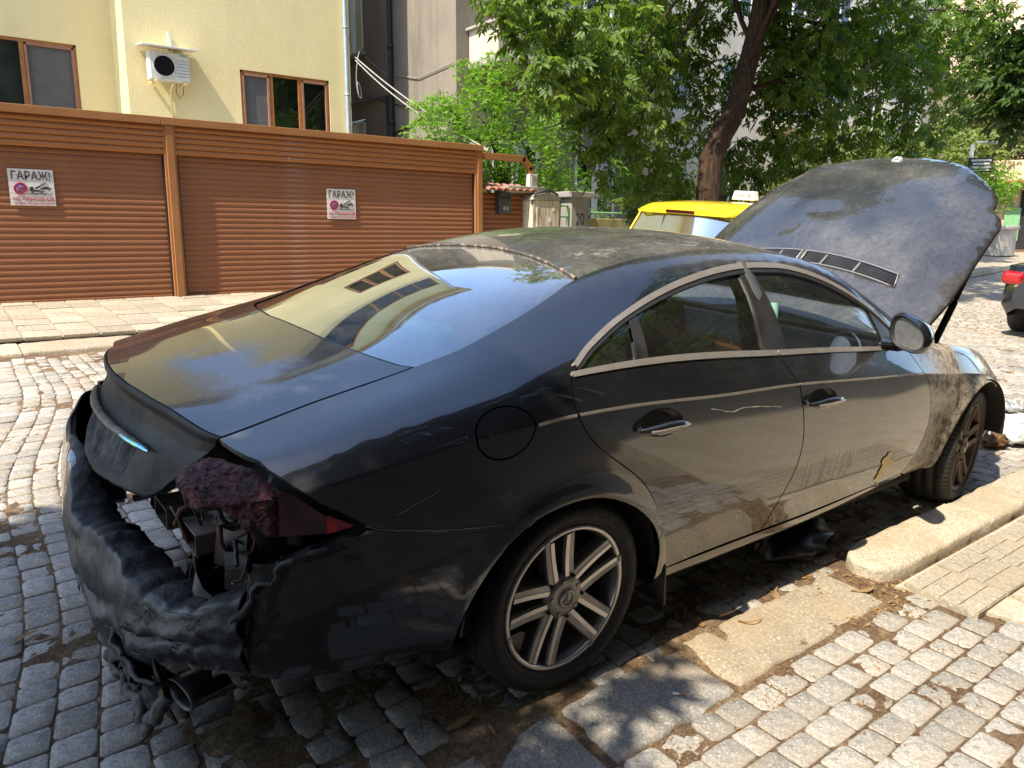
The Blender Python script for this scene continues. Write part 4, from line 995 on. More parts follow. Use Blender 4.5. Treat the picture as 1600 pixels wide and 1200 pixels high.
# --- wheels
def wheel():
    mb = MB(); y0 = 0.0                       # outer face at y=-0; axle along +y inward
    prof = [(.2425,.000),(.2395,-.004),(.2300,-.004),(.2265,.004),(.2230,.018),(.2185,.030),(.2150,.12),(.2200,.20),(.2350,.215)]
    mb.lathe(prof, 72, axis='Y', mi=0)
    ringp = [(.2430,.001),(.2405,-.0052),(.2285,-.0052),(.2255,.003)]
    mb.lathe(ringp, 72, axis='Y', mi=1)
    hub = [(.026,.006),(.030,-.002),(.062,.004),(.078,.016),(.082,.03),(.080,.055),(.05,.06)]
    mb.lathe(hub, 40, axis='Y', mi=0)
    def spoke(phi, d):
        a0 = math.radians(phi); a1 = math.radians(phi+d); r0, r1 = .066, .2235; V = []; K = 9
        p0 = np.array([r0*math.cos(a0+math.radians(d*.30)), r0*math.sin(a0+math.radians(d*.30))]); p1 = np.array([r1*math.cos(a1), r1*math.sin(a1)])
        dr = (p1-p0)/np.linalg.norm(p1-p0)
        for i in range(K):
            u = i/(K-1); q_ = p0*(1-u)+p1*u; w = .0225-.003*u
            c, s_ = 1, 0; tx, tz = -dr[1], dr[0]
            zf = .012-.016*u+.004*math.sin(u*3.1)
            V.append([(q_[0]+tx*w*k_, yy, q_[1]+tz*w*k_) for k_, yy in ((-1,zf+.045),(-1,zf+.008),(-.82,zf),(.82,zf),(1,zf+.008),(1,zf+.045))])
        V = np.array(V)
        mb.grid(V[:,0:3], 0, False); mb.grid(V[:,2:4], 0, False); mb.grid(V[:,3:6], 0, False)
        # machined edge on the outside of each arm
        e = V[:,3:4] if d > 0 else V[:,2:3]; o2 = V[:,2:3] if d > 0 else V[:,3:4]
        mb.grid(np.concatenate([e*.999+np.array([0,-.002,0]), (e*.58+o2*.42)+np.array([0,-.002,0])], 1), 1, False)
    for k in range(5):
        ph = 66+72*k
        spoke(ph, 25); spoke(ph, -25)
        a = math.radians(ph); mb.tube([(.073*math.cos(a), .018, .073*math.sin(a)), (.073*math.cos(a), .002, .073*math.sin(a))], .006, 8, 2)
        a = math.radians(ph+36); c, s_ = math.cos(a), math.sin(a)
        mb.tube([(.056*c, .03, .056*s_), (.056*c, .010, .056*s_)], .012, 10, 2); mb.tube([(.056*c, .012, .056*s_), (.056*c, -.001, .056*s_)], .0085, 6, 0)
    for a in (2.0, 3.45, 5.25, .35):
        c, s_ = math.cos(a), math.sin(a); mb.box((.234*c, -.006, .234*s_), (.012,.006,.02), 0, Matrix.Rotation(-a, 3, 'Y'))
    w = mb.build('wheel', [MAT['alloy'], MAT['alloy_edge'], MAT['black']], None, recalc=True)
    # tyre
    tp = [(.2380,.195),(.2480,.232),(.285,.247),(.312,.238),(.3225,.222),(.3255,.205),(.3255,.172),(.3195,.171),(.3195,.163),(.3262,.162),(.3265,.118),(.320,.117),(.320,.109),(.3265,.108),(.3262,.063),(.3195,.062),(.3195,.054),(.3255,.053),(.3235,.020),(.3165,.004),(.3080,-.008),(.2880,-.0175),(.2700,-.016),(.2560,-.008),(.2480,-.002),(.2425,.002),(.2385,.006)]
    def treadfn(i, j, r, h):
        if j in (17,18,19,20) and i % 3 == 0: r -= .0055
        if j in (4,5,6) and i % 3 == 0: r -= .0055
        if j in (10,11,12,13,14,15) and (i+ (1 if j > 12 else 0)) % 4 == 0 and .3262 <= r: r -= .004
        return r, h
    tb = MB(); tb.lathe(tp, 216, axis='Y', fn=treadfn)
    for rr, hh in ((.300,-.0145),(.262,-.0125)): tb.lathe([(rr-.0012,hh+.001),(rr,hh-.0012),(rr+.0012,hh+.001)], 96, axis='Y')
    tb.build('tyre', MAT['tyre'], w)
    # sidewall lettering blocks
    lb = MB()
    for k, a in enumerate(np.linspace(.55, 1.5, 15)):
        if k in (6, 10): continue
        c, s_ = math.cos(a), math.sin(a); lb.box((.281*c, -.0165, .281*s_), (.014,.003,.008), 0, Matrix.Rotation(-a, 3, 'Y'))
    tag(lb.build('sidewall_lettering', MAT['tyre'], w), kind='stuff')
    db = MB(); db.lathe([(.05,.09),(.165,.09),(.165,.112),(.05,.112)], 48, axis='Y', close=True); db.build('brake_disc', MAT['rust'], w)
    cb = MB(); A = [a for a in np.linspace(.3, 1.4, 8)]
    cb.grid(np.array([[(r*math.cos(a), yy, r*math.sin(a)) for (r, yy) in ((.10,.07),(.175,.07),(.175,.13),(.10,.13),(.10,.07))] for a in A])); cb.build('brake_caliper', MAT['rusty_steel'], w)
    hc = MB(); hc.lathe([(0,-.002),(.026,-.004),(.0285,-.002),(.030,.006)], 30, axis='Y'); cap = hc.build('hub_cap', MAT['alloy'], w)
    sb = MB(); sb.lathe([(.0245,-.005),(.0265,-.0075),(.0285,-.004)], 30, axis='Y')
    for k in range(3):
        a = math.pi/2+2*math.pi*k/3; c, s_ = math.cos(a), math.sin(a)
        sb.add([(.0036*s_, -.0045, -.0036*c), (.0255*c, -.0045, .0255*s_), (-.0036*s_, -.0045, .0036*c), (0,-.0085,0)], [(0,1,3),(1,2,3),(0,3,2)])
    sb.build('star', MAT['alloy_edge'], cap)
    return w
w0 = wheel(); w0.parent = car
w0.matrix_local = Matrix.Translation((0,-.885,.325)) @ Matrix.Rotation(math.radians(0), 4, 'Y')
for (x, y, rz, ry) in ((2.875,-.875,math.radians(9),20),(0,.885,math.pi,40),(2.875,.875,math.pi+math.radians(9),10)):
    w = copy_tree(w0, car); w.matrix_local = Matrix.Translation((x, y, .325)) @ Matrix.Rotation(rz, 4, 'Z') @ Matrix.Rotation(math.radians(ry), 4, 'Y')
    if x > 1 and y < 0:
        for k_, m_ in ((0, 'burnt_alloy'), (1, 'burnt_alloy')): w.material_slots[k_].link = 'OBJECT'; w.material_slots[k_].material = MAT[m_]
mb = MB(); mb.grid(np.array([[(.47-.02*z, y, .16+.16*z) for z in (0, 1)] for y in (-.90,-.66)])); mf = mb.build('mud_flap', MAT['rubber'], car, recalc=False); md = mf.modifiers.new('s', 'SOLIDIFY'); md.thickness = .012
# peeled paint patches on the front door and scratches
def blob(name, cx, ct, rx, rt, mat, parent, seed, off=.0035):
    A = np.linspace(0, 2*math.pi, 40, endpoint=False)
    poly = []
    for a in A:
        k = 1+.35*noise3(np.array([math.cos(a)*2+seed, math.sin(a)*2, seed*1.7]))+.15*noise3(np.array([math.cos(a)*6+seed, math.sin(a)*6, 0.]))
        poly.append((cx+rx*k*math.cos(a), ct+rt*k*math.sin(a)))
    return panel(name, poly, mat, parent, -1, 0, .03, off=off, thick=0, step=.01)
fdr = [o for o in car.children if o.name.startswith('front_door')][0]; rdr = [o for o in car.children if o.name.startswith('rear_door')][0]
blob('peeled_patch', 1.908, .235, .056, .052, MAT['filler'], fdr, 3.0); blob('peeled_patch', 1.888, .170, .036, .026, MAT['filler'], fdr, 8.0); blob('peeled_patch', 1.898, .118, .009, .006, MAT['filler'], fdr, 5.0)

def scratch(pts, w, mat, parent, off=.0032, seed=0):
    L_ = []
    for a, b in smooth_line(pts, 6): 
        q = S([a], [b])[0]+N(np.array([a]), np.array([b]))[0]*off; q[1] *= -1; L_.append(q+np.array([0,0,.003*noise3(q*60+seed)]))
    mb = MB(); mb.tube(L_, [w*(.25+abs(noise3(p*40+seed))) for p in L_], 5, smooth=True); return mb.build('scratch', mat, parent)
scratch([(.60,.672),(.68,.655),(.76,.662),(.88,.650),(.97,.636)], .0022, MAT['scuff'], rdr, seed=1)
scratch([(.60,.672),(.56,.676)], .0015, MAT['scuff'], rdr, seed=4)
for k in range(9):
    a = 1.24+.043*k+.02*noise3(np.array([k*5.1,0,0])); scratch([(a, .36+.02*noise3(np.array([k*2.2,1,0]))), (a-.012, .25)], .0008, MAT['scuff'], fdr, .0028, k)
bsd = [o for o in car.children if o.name.startswith('body_side')][0]; rbf = [o for o in car.children if o.name.startswith('rear_bumper_flank')][0]
scratch([(-.70,.548),(-.64,.520),(-.55,.492),(-.42,.462),(-.30,.446)], .0016, MAT['scuff'], rbf, .004, 9)
scratch([(-.62,.56),(-.56,.58),(-.50,.60)], .0010, MAT['scuff'], bsd, .0035, 12)
# ------------------------------------------------------------------ ground, paving
def at(u, v, Y):
    "world point on the plane y=Y seen in the direction (u, v) of a 1600x1200 view"
    d = (CAM_M.to_3x3() @ Vector(((u-800)/1199.74, (600-v)/1199.74, -1))); o = CAM_M.translation
    return o+d*((Y-o.y)/d.y)
def atx(u, v, X):
    d = (CAM_M.to_3x3() @ Vector(((u-800)/1199.74, (600-v)/1199.74, -1))); o = CAM_M.translation
    return o+d*((X-o.x)/d.x)
CI = CAM_M.inverted()
def see(P):
    "pixel of world points (n,3) -> (n,2), depth"
    P = np.asarray(P, float); M_ = np.array(CI); q = P@M_[:3,:3].T+M_[:3,3]
    z = -q[:,2]; zz = np.where(z > .05, z, .05); return np.stack([800+1199.74*q[:,0]/zz, 600-1199.74*q[:,1]/zz], 1), z
RXn = np.array(RX)[:3,:3]
tt = math.tan(TILT)
xs = np.concatenate([np.linspace(-90, -8, 12), np.linspace(-6, 34, 41), np.linspace(40, 420, 20)]); ys = np.concatenate([np.linspace(-120, -12, 10), np.linspace(-10, 10, 41), np.linspace(14, 400, 24)])
GXm, GYm = np.meshgrid(xs, ys, indexing='ij'); Zm = tt*np.clip(GYm, -9, 9)-.05
mb = MB(); mb.grid(np.stack([GXm, GYm, Zm], -1), 0, True); g = mb.build('ground', MAT['ground'], recalc=False); tag(g, kind='structure')
# bed of dirt under and between the setts
def dirt_h(X, Y):
    P = np.stack([X, Y, 0*X], -1)
    h = -.0045+.0035*fbm(P*3.1, 3)+.0025*noise3(P*28)
    def bl(cx, cy, rx, ry, a): return a*np.exp(-((X-cx)/rx)**2-((Y-cy)/ry)**2)
    m = bl(.35,-.96,.26,.10,.013)+bl(.65,-.95,.25,.10,.006)+bl(-.3,-.85,.40,.18,.006)+bl(-.75,-.50,.40,.28,.009)+bl(.2,-.4,1.2,.5,.007)+bl(.05,-1.12,.25,.07,.006)+bl(1.25,-.92,.6,.05,.008)+bl(-1.25,.35,.15,.2,.008)+bl(-.95,.55,.12,.3,.008)+bl(1.1,-1.22,.7,.05,.008)
    return h+m*(.55+.8*fbm(P*5.5+7, 4))
gx = np.arange(-3.4, 9.5, .030); gy = np.arange(-4.2, 5.0, .030)
GXm, GYm = np.meshgrid(gx, gy, indexing='ij'); Hm = dirt_h(GXm, GYm)
V = np.stack([GXm, GYm, Hm], -1).reshape(-1, 3); W_ = V@RXn.T
uv, dep = see(W_); ok = (dep > .2) & (uv[:,0] > -260) & (uv[:,0] < 1860) & (uv[:,1] < 1500); ok = ok.reshape(GXm.shape)
a, b = GXm.shape; I, J = np.meshgrid(np.arange(a-1), np.arange(b-1), indexing='ij'); k = (ok[:-1,:-1] | ok[1:,1:]); I = I[k]; J = J[k]
F = np.stack([I*b+J, (I+1)*b+J, (I+1)*b+J+1, I*b+J+1], 1)
u_, inv_ = np.unique(F, return_inverse=True); F = inv_.reshape(F.shape); V = V[u_]
rd_ = big_mesh('road', V, F, MAT['dirt'], smooth=True); place(rd_, street=True); tag(rd_, kind='structure')
# far carriageway
mb = MB(); mb.grid(np.array([[(x, y, -.004) for y in (-1.0, 1.5, 4.9)] for x in (6.5, 12, 18, 40)])); o = mb.build('far_road', MAT['far_setts'], recalc=False); place(o, street=True); tag(o, kind='structure')
mb = MB(); mb.grid(np.array([[(x, y, -.010) for y in (4.95, 7, 9)] for x in (9.5, 17, 40)])); o = mb.build('far_forecourt', MAT['far_setts'], recalc=False); place(o, street=True); tag(o, kind='structure')
# setts
def sett_shape(quad, z, seed):
    r = np.random.default_rng(seed); c = quad.mean(0); out = []
    for i in range(4):
        p0, p, p1 = quad[i-1], quad[i], quad[(i+1)%4]; k = .07+.08*r.random()
        out += [p+(p0-p)*k, p+(p1-p)*k]
    O = np.array(out)+r.normal(0, .0016, (8, 2)); tilt = r.normal(0, .03, 2); V = []
    for sc, zz in ((1.0,-.05),(1.0,-.0070),(.985,-.0026),(.93,-.0004),(.45,.0006)):
        q = c+(O-c)*sc; hz = z+zz+((q-c)@tilt)*.25+(r.normal(0, .0009, 8) if zz > -.04 else 0)
        V.append(np.column_stack([q, hz]))
    V.append(np.array([[c[0], c[1], z+.0014+r.normal(0, .001)]])); return np.vstack(V)
SF = []
for i in range(4):
    for j in range(8): SF.append((i*8+j, i*8+(j+1)%8, (i+1)*8+(j+1)%8, (i+1)*8+j))
SF4 = SF; SF3 = [(32+j, 32+(j+1)%8, 40) for j in range(8)]
SFT = np.array([(f[0], f[1], f[2]) for f in SF4]+[(f[0], f[2], f[3]) for f in SF4]+SF3, np.int32)
def warp(i, j):
    "course i, place j -> street x, y ; courses bow in segments"
    y = -1.02+j*.118; x = i*.127+.055*np.sin((y+.35)*2.1)*np.clip((y+.75)/.6, 0, 1)+.03*np.sin(y*.9+i*.17)+.45*np.clip(y+.9, 0, 9)*np.clip((.4-i*.127)/2.0, 0, 1)*.28; return x, y
cells = []
for i in range(-32, 78):
    st = .5*(i % 2)
    for j in range(0, 51):
        q = []
        for di, dj in ((0,0),(1,0),(1,1),(0,1)):
            r1 = random.Random(i*7919+(j+dj)*131+(0 if dj == 0 else 0)).uniform(-.16, .16)
            r2 = random.Random((i+di)*977+7).uniform(-.05, .05)
            x, y = warp(i+di+r2, j+dj+st+r1); q.append((x, y))
        cells.append((np.array(q), 0))
for i in range(-26, 30):                          # driveway on the right, straight courses
    for j in range(0, 22):
        q = []
        for di, dj in ((0,0),(1,0),(1,1),(0,1)):
            r2 = random.Random((j+dj)*977+3).uniform(-.05, .05); r1 = random.Random(j*7919+(i+di)*131).uniform(-.15, .15)
            a_ = (i+di+.5*(j % 2)+r1)*.135; b_ = -(j+dj+r2)*.107
            y = -1.235+b_; x = .2+a_-.04*b_
            q.append((x, y))
        cells.append((np.array(q), 1))
keep = []
for q, kd in cells:
    c = q.mean(0)
    if kd == 0 and (c[1] > 4.80 or c[1] < -.94 or c[0] < -3.6): continue
    if kd == 0 and c[0] > 9.4: continue
    if kd == 0 and c[1] < -.88 and c[0] > 1.5: continue
    if kd == 1 and (c[0] > 1.60+.36*((-1.17-c[1]))): continue
    if kd == 1 and c[1] > -1.27: continue
    keep.append((q, kd, c))
Cn = np.array([[c[0], c[1], 0] for _, _, c in keep])@RXn.T; uv, dep = see(Cn)
vis_ = (dep > .3) & (uv[:,0] > -200) & (uv[:,0] < 1800) & (uv[:,1] < 1420)
cand = []; rest_V = []; rest_F = []; rest_t = []; nb = 0
on = (uv[:,0] > 0) & (uv[:,0] < 1600) & (uv[:,1] > 0) & (uv[:,1] < 1200) & (dep > .3)
under = [(abs(c[1]) < .80 and -.95 < c[0] < 3.4) or (-1.0 < c[1] < -.62 and -.35 < c[0] < .35) for _, _, c in keep]
order = np.argsort(dep)
pick = [i for i in order if on[i] and not under[i]][:300]; pset = set(pick)
for i, (q, kd, c) in enumerate(keep):
    if not vis_[i]: continue
    qq = c+(q-c)*(1-.018-.045*random.random())
    z = RNG.normal(0, .0022); Vs = sett_shape(qq, z, i)
    if i in pset: cand.append((Vs, c)); continue
    rest_V.append(Vs); rest_F.append(SFT+nb); nb += len(Vs); rest_t += [RNG.random()]*len(Vs)
ro = big_mesh('road_setts', np.vstack(rest_V), np.vstack(rest_F), MAT['sett'], smooth=True, attrs={'tone': ('POINT', rest_t)}); place(ro, street=True); ro.parent = rd_; ro.matrix_parent_inverse = rd_.matrix_world.inverted(); tag(ro, kind='stuff')
for Vs, c in cand:
    V0 = Vs-np.array([c[0], c[1], 0]); me = bpy.data.meshes.new('sett'); me.from_pydata([tuple(p) for p in V0], [], SF4+SF3); me.materials.append(MAT['sett'])
    me.polygons.foreach_set('use_smooth', [True]*len(me.polygons)); o = link('sett', me, rd_); o.location = (c[0], c[1], 0)
# kerb along the right
def stone(name, x0, x1, y0, y1, z, mat, round_end=0, seed=0, rough=.006, zb=-.1):
    nx, ny = max(6, int((x1-x0)/.035)), 10; G_ = []
    for i in range(nx+1):
        u = i/nx; x = x0+(x1-x0)*u; row = []
        for j, (v, dz) in enumerate(((0,-1),(0,-.5),(0,-.12),(.04,-.02),(.12,0),(.35,.01),(.65,.01),(.88,0),(.96,-.025),(1,-.12),(1,-.5),(1,-1))):
            e = 1.0
            if round_end and u < .2: e = math.sqrt(max(0, 1-((.2-u)/.2)**2))
            y = (y0+y1)/2+(v-.5)*(y1-y0)*(.25+.75*e if round_end else 1)
            zz = z if dz > -.05 else z+dz*(z-zb)
            edge = (1-.35*max(0, (.06-u)/.06)) if not round_end else (1 if u > .05 else .75)
            row.append((x, y, (zz+dz*.03 if dz > -.05 else zz)*1.0 if u not in (0,) else (zz-.015)))
        G_.append(row)
    G_ = np.array(G_); P_ = G_+seed; G_ = G_+np.stack([.4*rough*noise3(P_*9), 1.1*rough*fbm(P_*11, 3), .8*rough*fbm(P_*13+5, 3)], -1)
    G_[...,2] += -.012*np.clip(fbm(P_*6+3, 3)-.15, 0, 1)*(G_[...,2] > z-.02)
    mb = MB(); mb.grid(G_); n_ = G_.shape[1]; mb.add([tuple(p) for p in G_[0]], [tuple(range(n_))]); mb.add([tuple(p) for p in G_[-1]], [tuple(range(n_))])
    return mb.build(name, mat, recalc=True)
kb = empty('kerb', 'raised pale granite kerb with a rounded end beside the black saloon', 'kerb', street=True)
x = 1.60
for k in range(14):
    L = 1.05 if k == 0 else random.uniform(.85, 1.1); sf = stone('kerb_stone', x, x+L-.008, -1.15+.012*random.random(), -.905, .058+.008*random.random(), MAT['kerb'], k == 0, k*3.3); sf.parent = kb; x += L
for k, (x0, x1, y0, y1, z) in enumerate(((.50,1.46,-1.22,-.93,.012),(-.08,.47,-1.23,-.96,.010),(-.75,-.12,-1.25,-.97,.008))):
    o = stone('dropped_kerb_stone', x0, x1, y0, y1, z, MAT['kerb' if k == 0 else 'sett'], 0, k*5+40, .010); place(o, street=True)
    tag(o, ['long flat dropped kerb stone in half shade before the raised kerb end', 'flat dropped kerb stone in shade nearest the rear wheel', 'flat dropped kerb stone in deep shade behind the rear wheel'][k], 'kerb stone', 'flat kerb stones of the driveway')
# pavement tiles on the right
pv = MB(); pv.prism([(1.63,-1.17),(40,-1.17),(40,-9),(3.6,-9),(2.7,-4.2)], -.05, .010);  pav = pv.build('pavement', MAT['tile'], recalc=True); place(pav, street=True); tag(pav, kind='structure')
def tile_mesh(n, s=.292):
    mb = MB(); h = s/2; mb.box((0,0,-.02), (s,s,.03)); w = s/n
    for i in range(n):
        for j in range(3):
            mb.box((-h+w*(i+.5), -h+s/3*(j+.5), -.0035), (w-.006, s/3-.004, .008), taper=.97)
    o = mb.build('paving_tile', MAT['tile'], bevel=0); return o
base = tile_mesh(4); proto = base.data; bpy.data.objects.remove(base)
rr = random.Random(5)
for i in range(0, 18):
    for j in range(0, 9):
        x = 1.50+i*.30; y = -1.34-j*.30
        if x-.13 < 1.56+.36*(-1.17-y): continue
        P_ = np.array([[x, y, 0]])@RXn.T; q, d = see(P_)
        if d[0] < .3 or q[0,0] > 1680 or q[0,1] > 1300: continue
        o = bpy.data.objects.new('paving_tile', proto); col.objects.link(o); o.parent = pav
        o.location = (x+rr.uniform(-.004,.004), y+rr.uniform(-.004,.004), .028+rr.uniform(-.004,.004)); o.rotation_euler = (rr.uniform(-.012,.012), rr.uniform(-.012,.012), rr.uniform(-.01,.01)+(math.pi/2 if (i+j) % 2 else 0))
# left footway in front of the garage
sw = MB(); sw.grid(np.array([[(x, y, .05) for y in (5.35, 6.4, 7.6)] for x in (-4.5, -1, 2, 5, 9.5, 12)])); swo = sw.build('footway', MAT['tile'], recalc=False); place(swo, street=True); tag(swo, kind='structure')
lk = empty('far_kerb', 'low worn kerb of the footway before the brown garage', 'kerb', street=True)
x = -4.2
while x < 12:
    L = random.uniform(.9, 1.2); sf = stone('kerb_stone', x, x+L-.01, 4.92, 5.34, .030, MAT['kerb'], 0, x*2+90, .006); sf.parent = lk; x += L
b5 = tile_mesh(5); p5 = b5.data; bpy.data.objects.remove(b5)
for i in range(0, 33):
    for j in range(0, 7):
        x = -3.4+i*.305; y = 5.50+j*.305
        q, d = see(np.array([[x, y, 0]])@RXn.T)
        if not (-80 < q[0,0] < 900): continue
        o = bpy.data.objects.new('paving_tile', p5); col.objects.link(o); o.parent = swo
        o.location = (x, y, .068+rr.uniform(-.004,.004)); o.rotation_euler = (rr.uniform(-.01,.01), rr.uniform(-.01,.01), rr.uniform(-.012,.012)+(math.pi/2 if (i*3+j) % 2 else 0))
# dry leaves and crumbs
def leaf_strip(L, w, seed):
    r = np.random.default_rng(seed); n = 6; P = []
    cur = r.uniform(-.9, .9); tw = r.uniform(-.8, .8)
    for i in range(n):
        u = i/(n-1); ww = w*math.sin(math.pi*min(1, u*.92+.08))**.8; c, s_ = math.cos(tw*u), math.sin(tw*u)
        x = L*(u-.5); y = .25*cur*L*(u-.5)**2*4-.06*L; z = .004+.10*L*abs(cur)*(u-.5)**2*4+.012*L*r.random()
        P.append([(x, y-ww*c, z+ww*.5+ww*s_*.4), (x, y, z), (x, y+ww*c, z+ww*.5-ww*s_*.4)])
    return np.array(P)
big = [(720,1130,.12,10,'long pale dry leaf lying on the shaded setts'),(765,1142,.055,80,'small curled dry leaf by the long pale one'),(775,1075,.06,30,'curled brown leaf tucked behind the tyre'),(905,1060,.05,200,'dry leaf against the front of the rear tyre'),(1175,975,.11,-20,'thin pale dry leaf on the lit setts by the dropped kerb'),(1350,925,.13,-15,'long dry leaf at the foot of the kerb end'),(40,995,.10,25,'narrow dry leaf on setts left of the burnt bumper'),(95,806,.06,0,'small tan leaf on the setts at the far left'),(1330,835,.15,-35,'dry brown leaf in the gutter under the car door'),(1395,800,.09,40,'small dry leaf upright in the gutter shade')]
for k, (u, v, L, an, lb) in enumerate(big):
    d = (CAM_M.to_3x3() @ Vector(((u-800)/1199.74, (600-v)/1199.74, -1))); d = RX.inverted().to_3x3() @ d; o_ = RX.inverted() @ CAM_M.translation
    p = o_+d*((.006-o_.z)/d.z); mb = MB(); mb.grid(leaf_strip(L, L*.11, k)); lf = mb.build('dry_leaf', MAT['leaf_dry'], recalc=False); place(lf, p, math.radians(an), True); tag(lf, lb, 'leaf', 'dry leaves on the road')
    at_ = lf.data.attributes.new('shade', 'FLOAT', 'POINT'); at_.data.foreach_set('value', [.75]*len(lf.data.vertices))
LV, LF, LS = [], [], []; n_ = 0; r = np.random.default_rng(11)
def litter(n, fx, size):
    global n_
    for _ in range(n):
        x, y = fx(); L = size*(.4+r.random()); a_ = r.random()*6.28; w = L*(.10+.25*r.random()); z = max(float(dirt_h(np.array([x]), np.array([y]))[0]), -.002)+.001
        c, s_ = math.cos(a_), math.sin(a_); t1, t2, t3 = r.normal(0, .25*L, 3)
        for (lx, ly, lz) in ((-L/2,0,.001),(0,-w,abs(t1)*.5),(L/2,0,abs(t2)),(0,w,abs(t3)*.5)): LV.append((x+lx*c-ly*s_, y+lx*s_+ly*c, z+lz)); LS.append(.2+.8*r.random())
        LF.append((n_, n_+1, n_+2, n_+3)); n_ += 4
litter(1700, lambda: (r.uniform(.4, 3.2), -1.0-abs(r.normal(0, .5))), .012)
litter(3200, lambda: (r.normal(.25, .60), r.normal(-1.0, .25)), .009)
litter(1500, lambda: (r.normal(-.4, .4), r.normal(-.9, .35)), .008)
litter(420, lambda: (r.normal(1.25, .30), r.normal(-.80, .05)), .035)
litter(500, lambda: (r.normal(1.45, .18), r.normal(-1.13, .10)), .022)
litter(900, lambda: (r.normal(-.8, .5), r.normal(.2, .8)), .010)
lo = big_mesh('leaf_litter', np.array(LV), np.array(LF), MAT['leaf_dry'], attrs={'shade': ('POINT', LS)}); place(lo, street=True); tag(lo, 'crumbs of dry brown leaves scattered on the setts', 'litter', kind='stuff')
# cigarette end, pebble
def ground_at(u, v, z=0):
    d = (CAM_M.to_3x3() @ Vector(((u-800)/1199.74, (600-v)/1199.74, -1))); d = RX.inverted().to_3x3() @ d; o_ = RX.inverted() @ CAM_M.translation
    return o_+d*((z-o_.z)/d.z)
p = ground_at(1060, 1084, .014); cg = empty('cigarette_end', 'white and orange cigarette end lying on the reddish dirt', 'cigarette', loc=p, rz=math.radians(-40), street=True)
mb = MB(); mb.tube([(-.018,0,0),(.002,0,0)], .004, 10); mb.build('paper', MAT['sign_white'], cg); mb = MB(); mb.tube([(.0025,0,0),(.019,0,0)], .0041, 10); mb.build('filter', simple('cork_filter', (.62,.25,.10), (.5,.2,.08), 60, .7), cg)
p = ground_at(640, 1197, .012); mb = MB(); G_ = [[(.017*math.sin(a)*math.cos(b)*1.2, .017*math.sin(a)*math.sin(b), .012*math.cos(a)) for b in np.linspace(0, 2*math.pi, 14)] for a in np.linspace(.01, 3.13, 9)]; mb.grid(np.array(G_)); o = mb.build('pebble', MAT['kerb']); place(o, p, 0, True); tag(o, 'small pale pebble on the shaded setts', 'pebble')
# black sheeting and leaves under the sill
def crumpled(name, R, mat, seed, sx=1, sy=1, sz=1, amp=.45, n=26):
    G_ = np.array([[(math.sin(a)*math.cos(b), math.sin(a)*math.sin(b), math.cos(a)) for b in np.linspace(0, 2*math.pi, n)] for a in np.linspace(.02, 3.12, n//2)])
    d = 1+amp*(np.abs(fbm(G_*2.2+seed, 4))-.25); G_ = G_*d[...,None]*R*np.array([sx, sy, sz]); G_[...,2] = np.maximum(G_[...,2], -R*sz*.25); G_[:,-1] = G_[:,0]
    mb = MB(); mb.grid(G_, 0, True); return mb.build(name, mat)
o = crumpled('black_sheeting', .16, MAT['sheet_black'], 3, 1.5, .8, .55); place(o, (1.62,-.70,.03), .1, True); tag(o, 'crumpled black plastic sheeting under the car door sill', 'sheeting')
for k, (u, v, R, m_, lb) in enumerate(((1580,682,.13,'plastic_bag','crumpled clear plastic bag on the road beyond the front wheel'),(1597,665,.12,'plastic_bag','crumpled white plastic bag at the right edge beyond the front wheel'),(1590,640,.10,'silver_foil','broken silver headlamp shell lying behind the plastic bags'),(1555,690,.07,'leaf_dry','scrap of brown packaging beside the plastic bags'))):
    p = ground_at(u, v, .04); o = crumpled('crumpled_bag' if k < 2 else ('lamp_shell' if k == 2 else 'packaging_scrap'), R, MAT[m_], k*3+1, 1.2, .9, .6, .9, 30); place(o, p, k, True); tag(o, lb, 'debris')
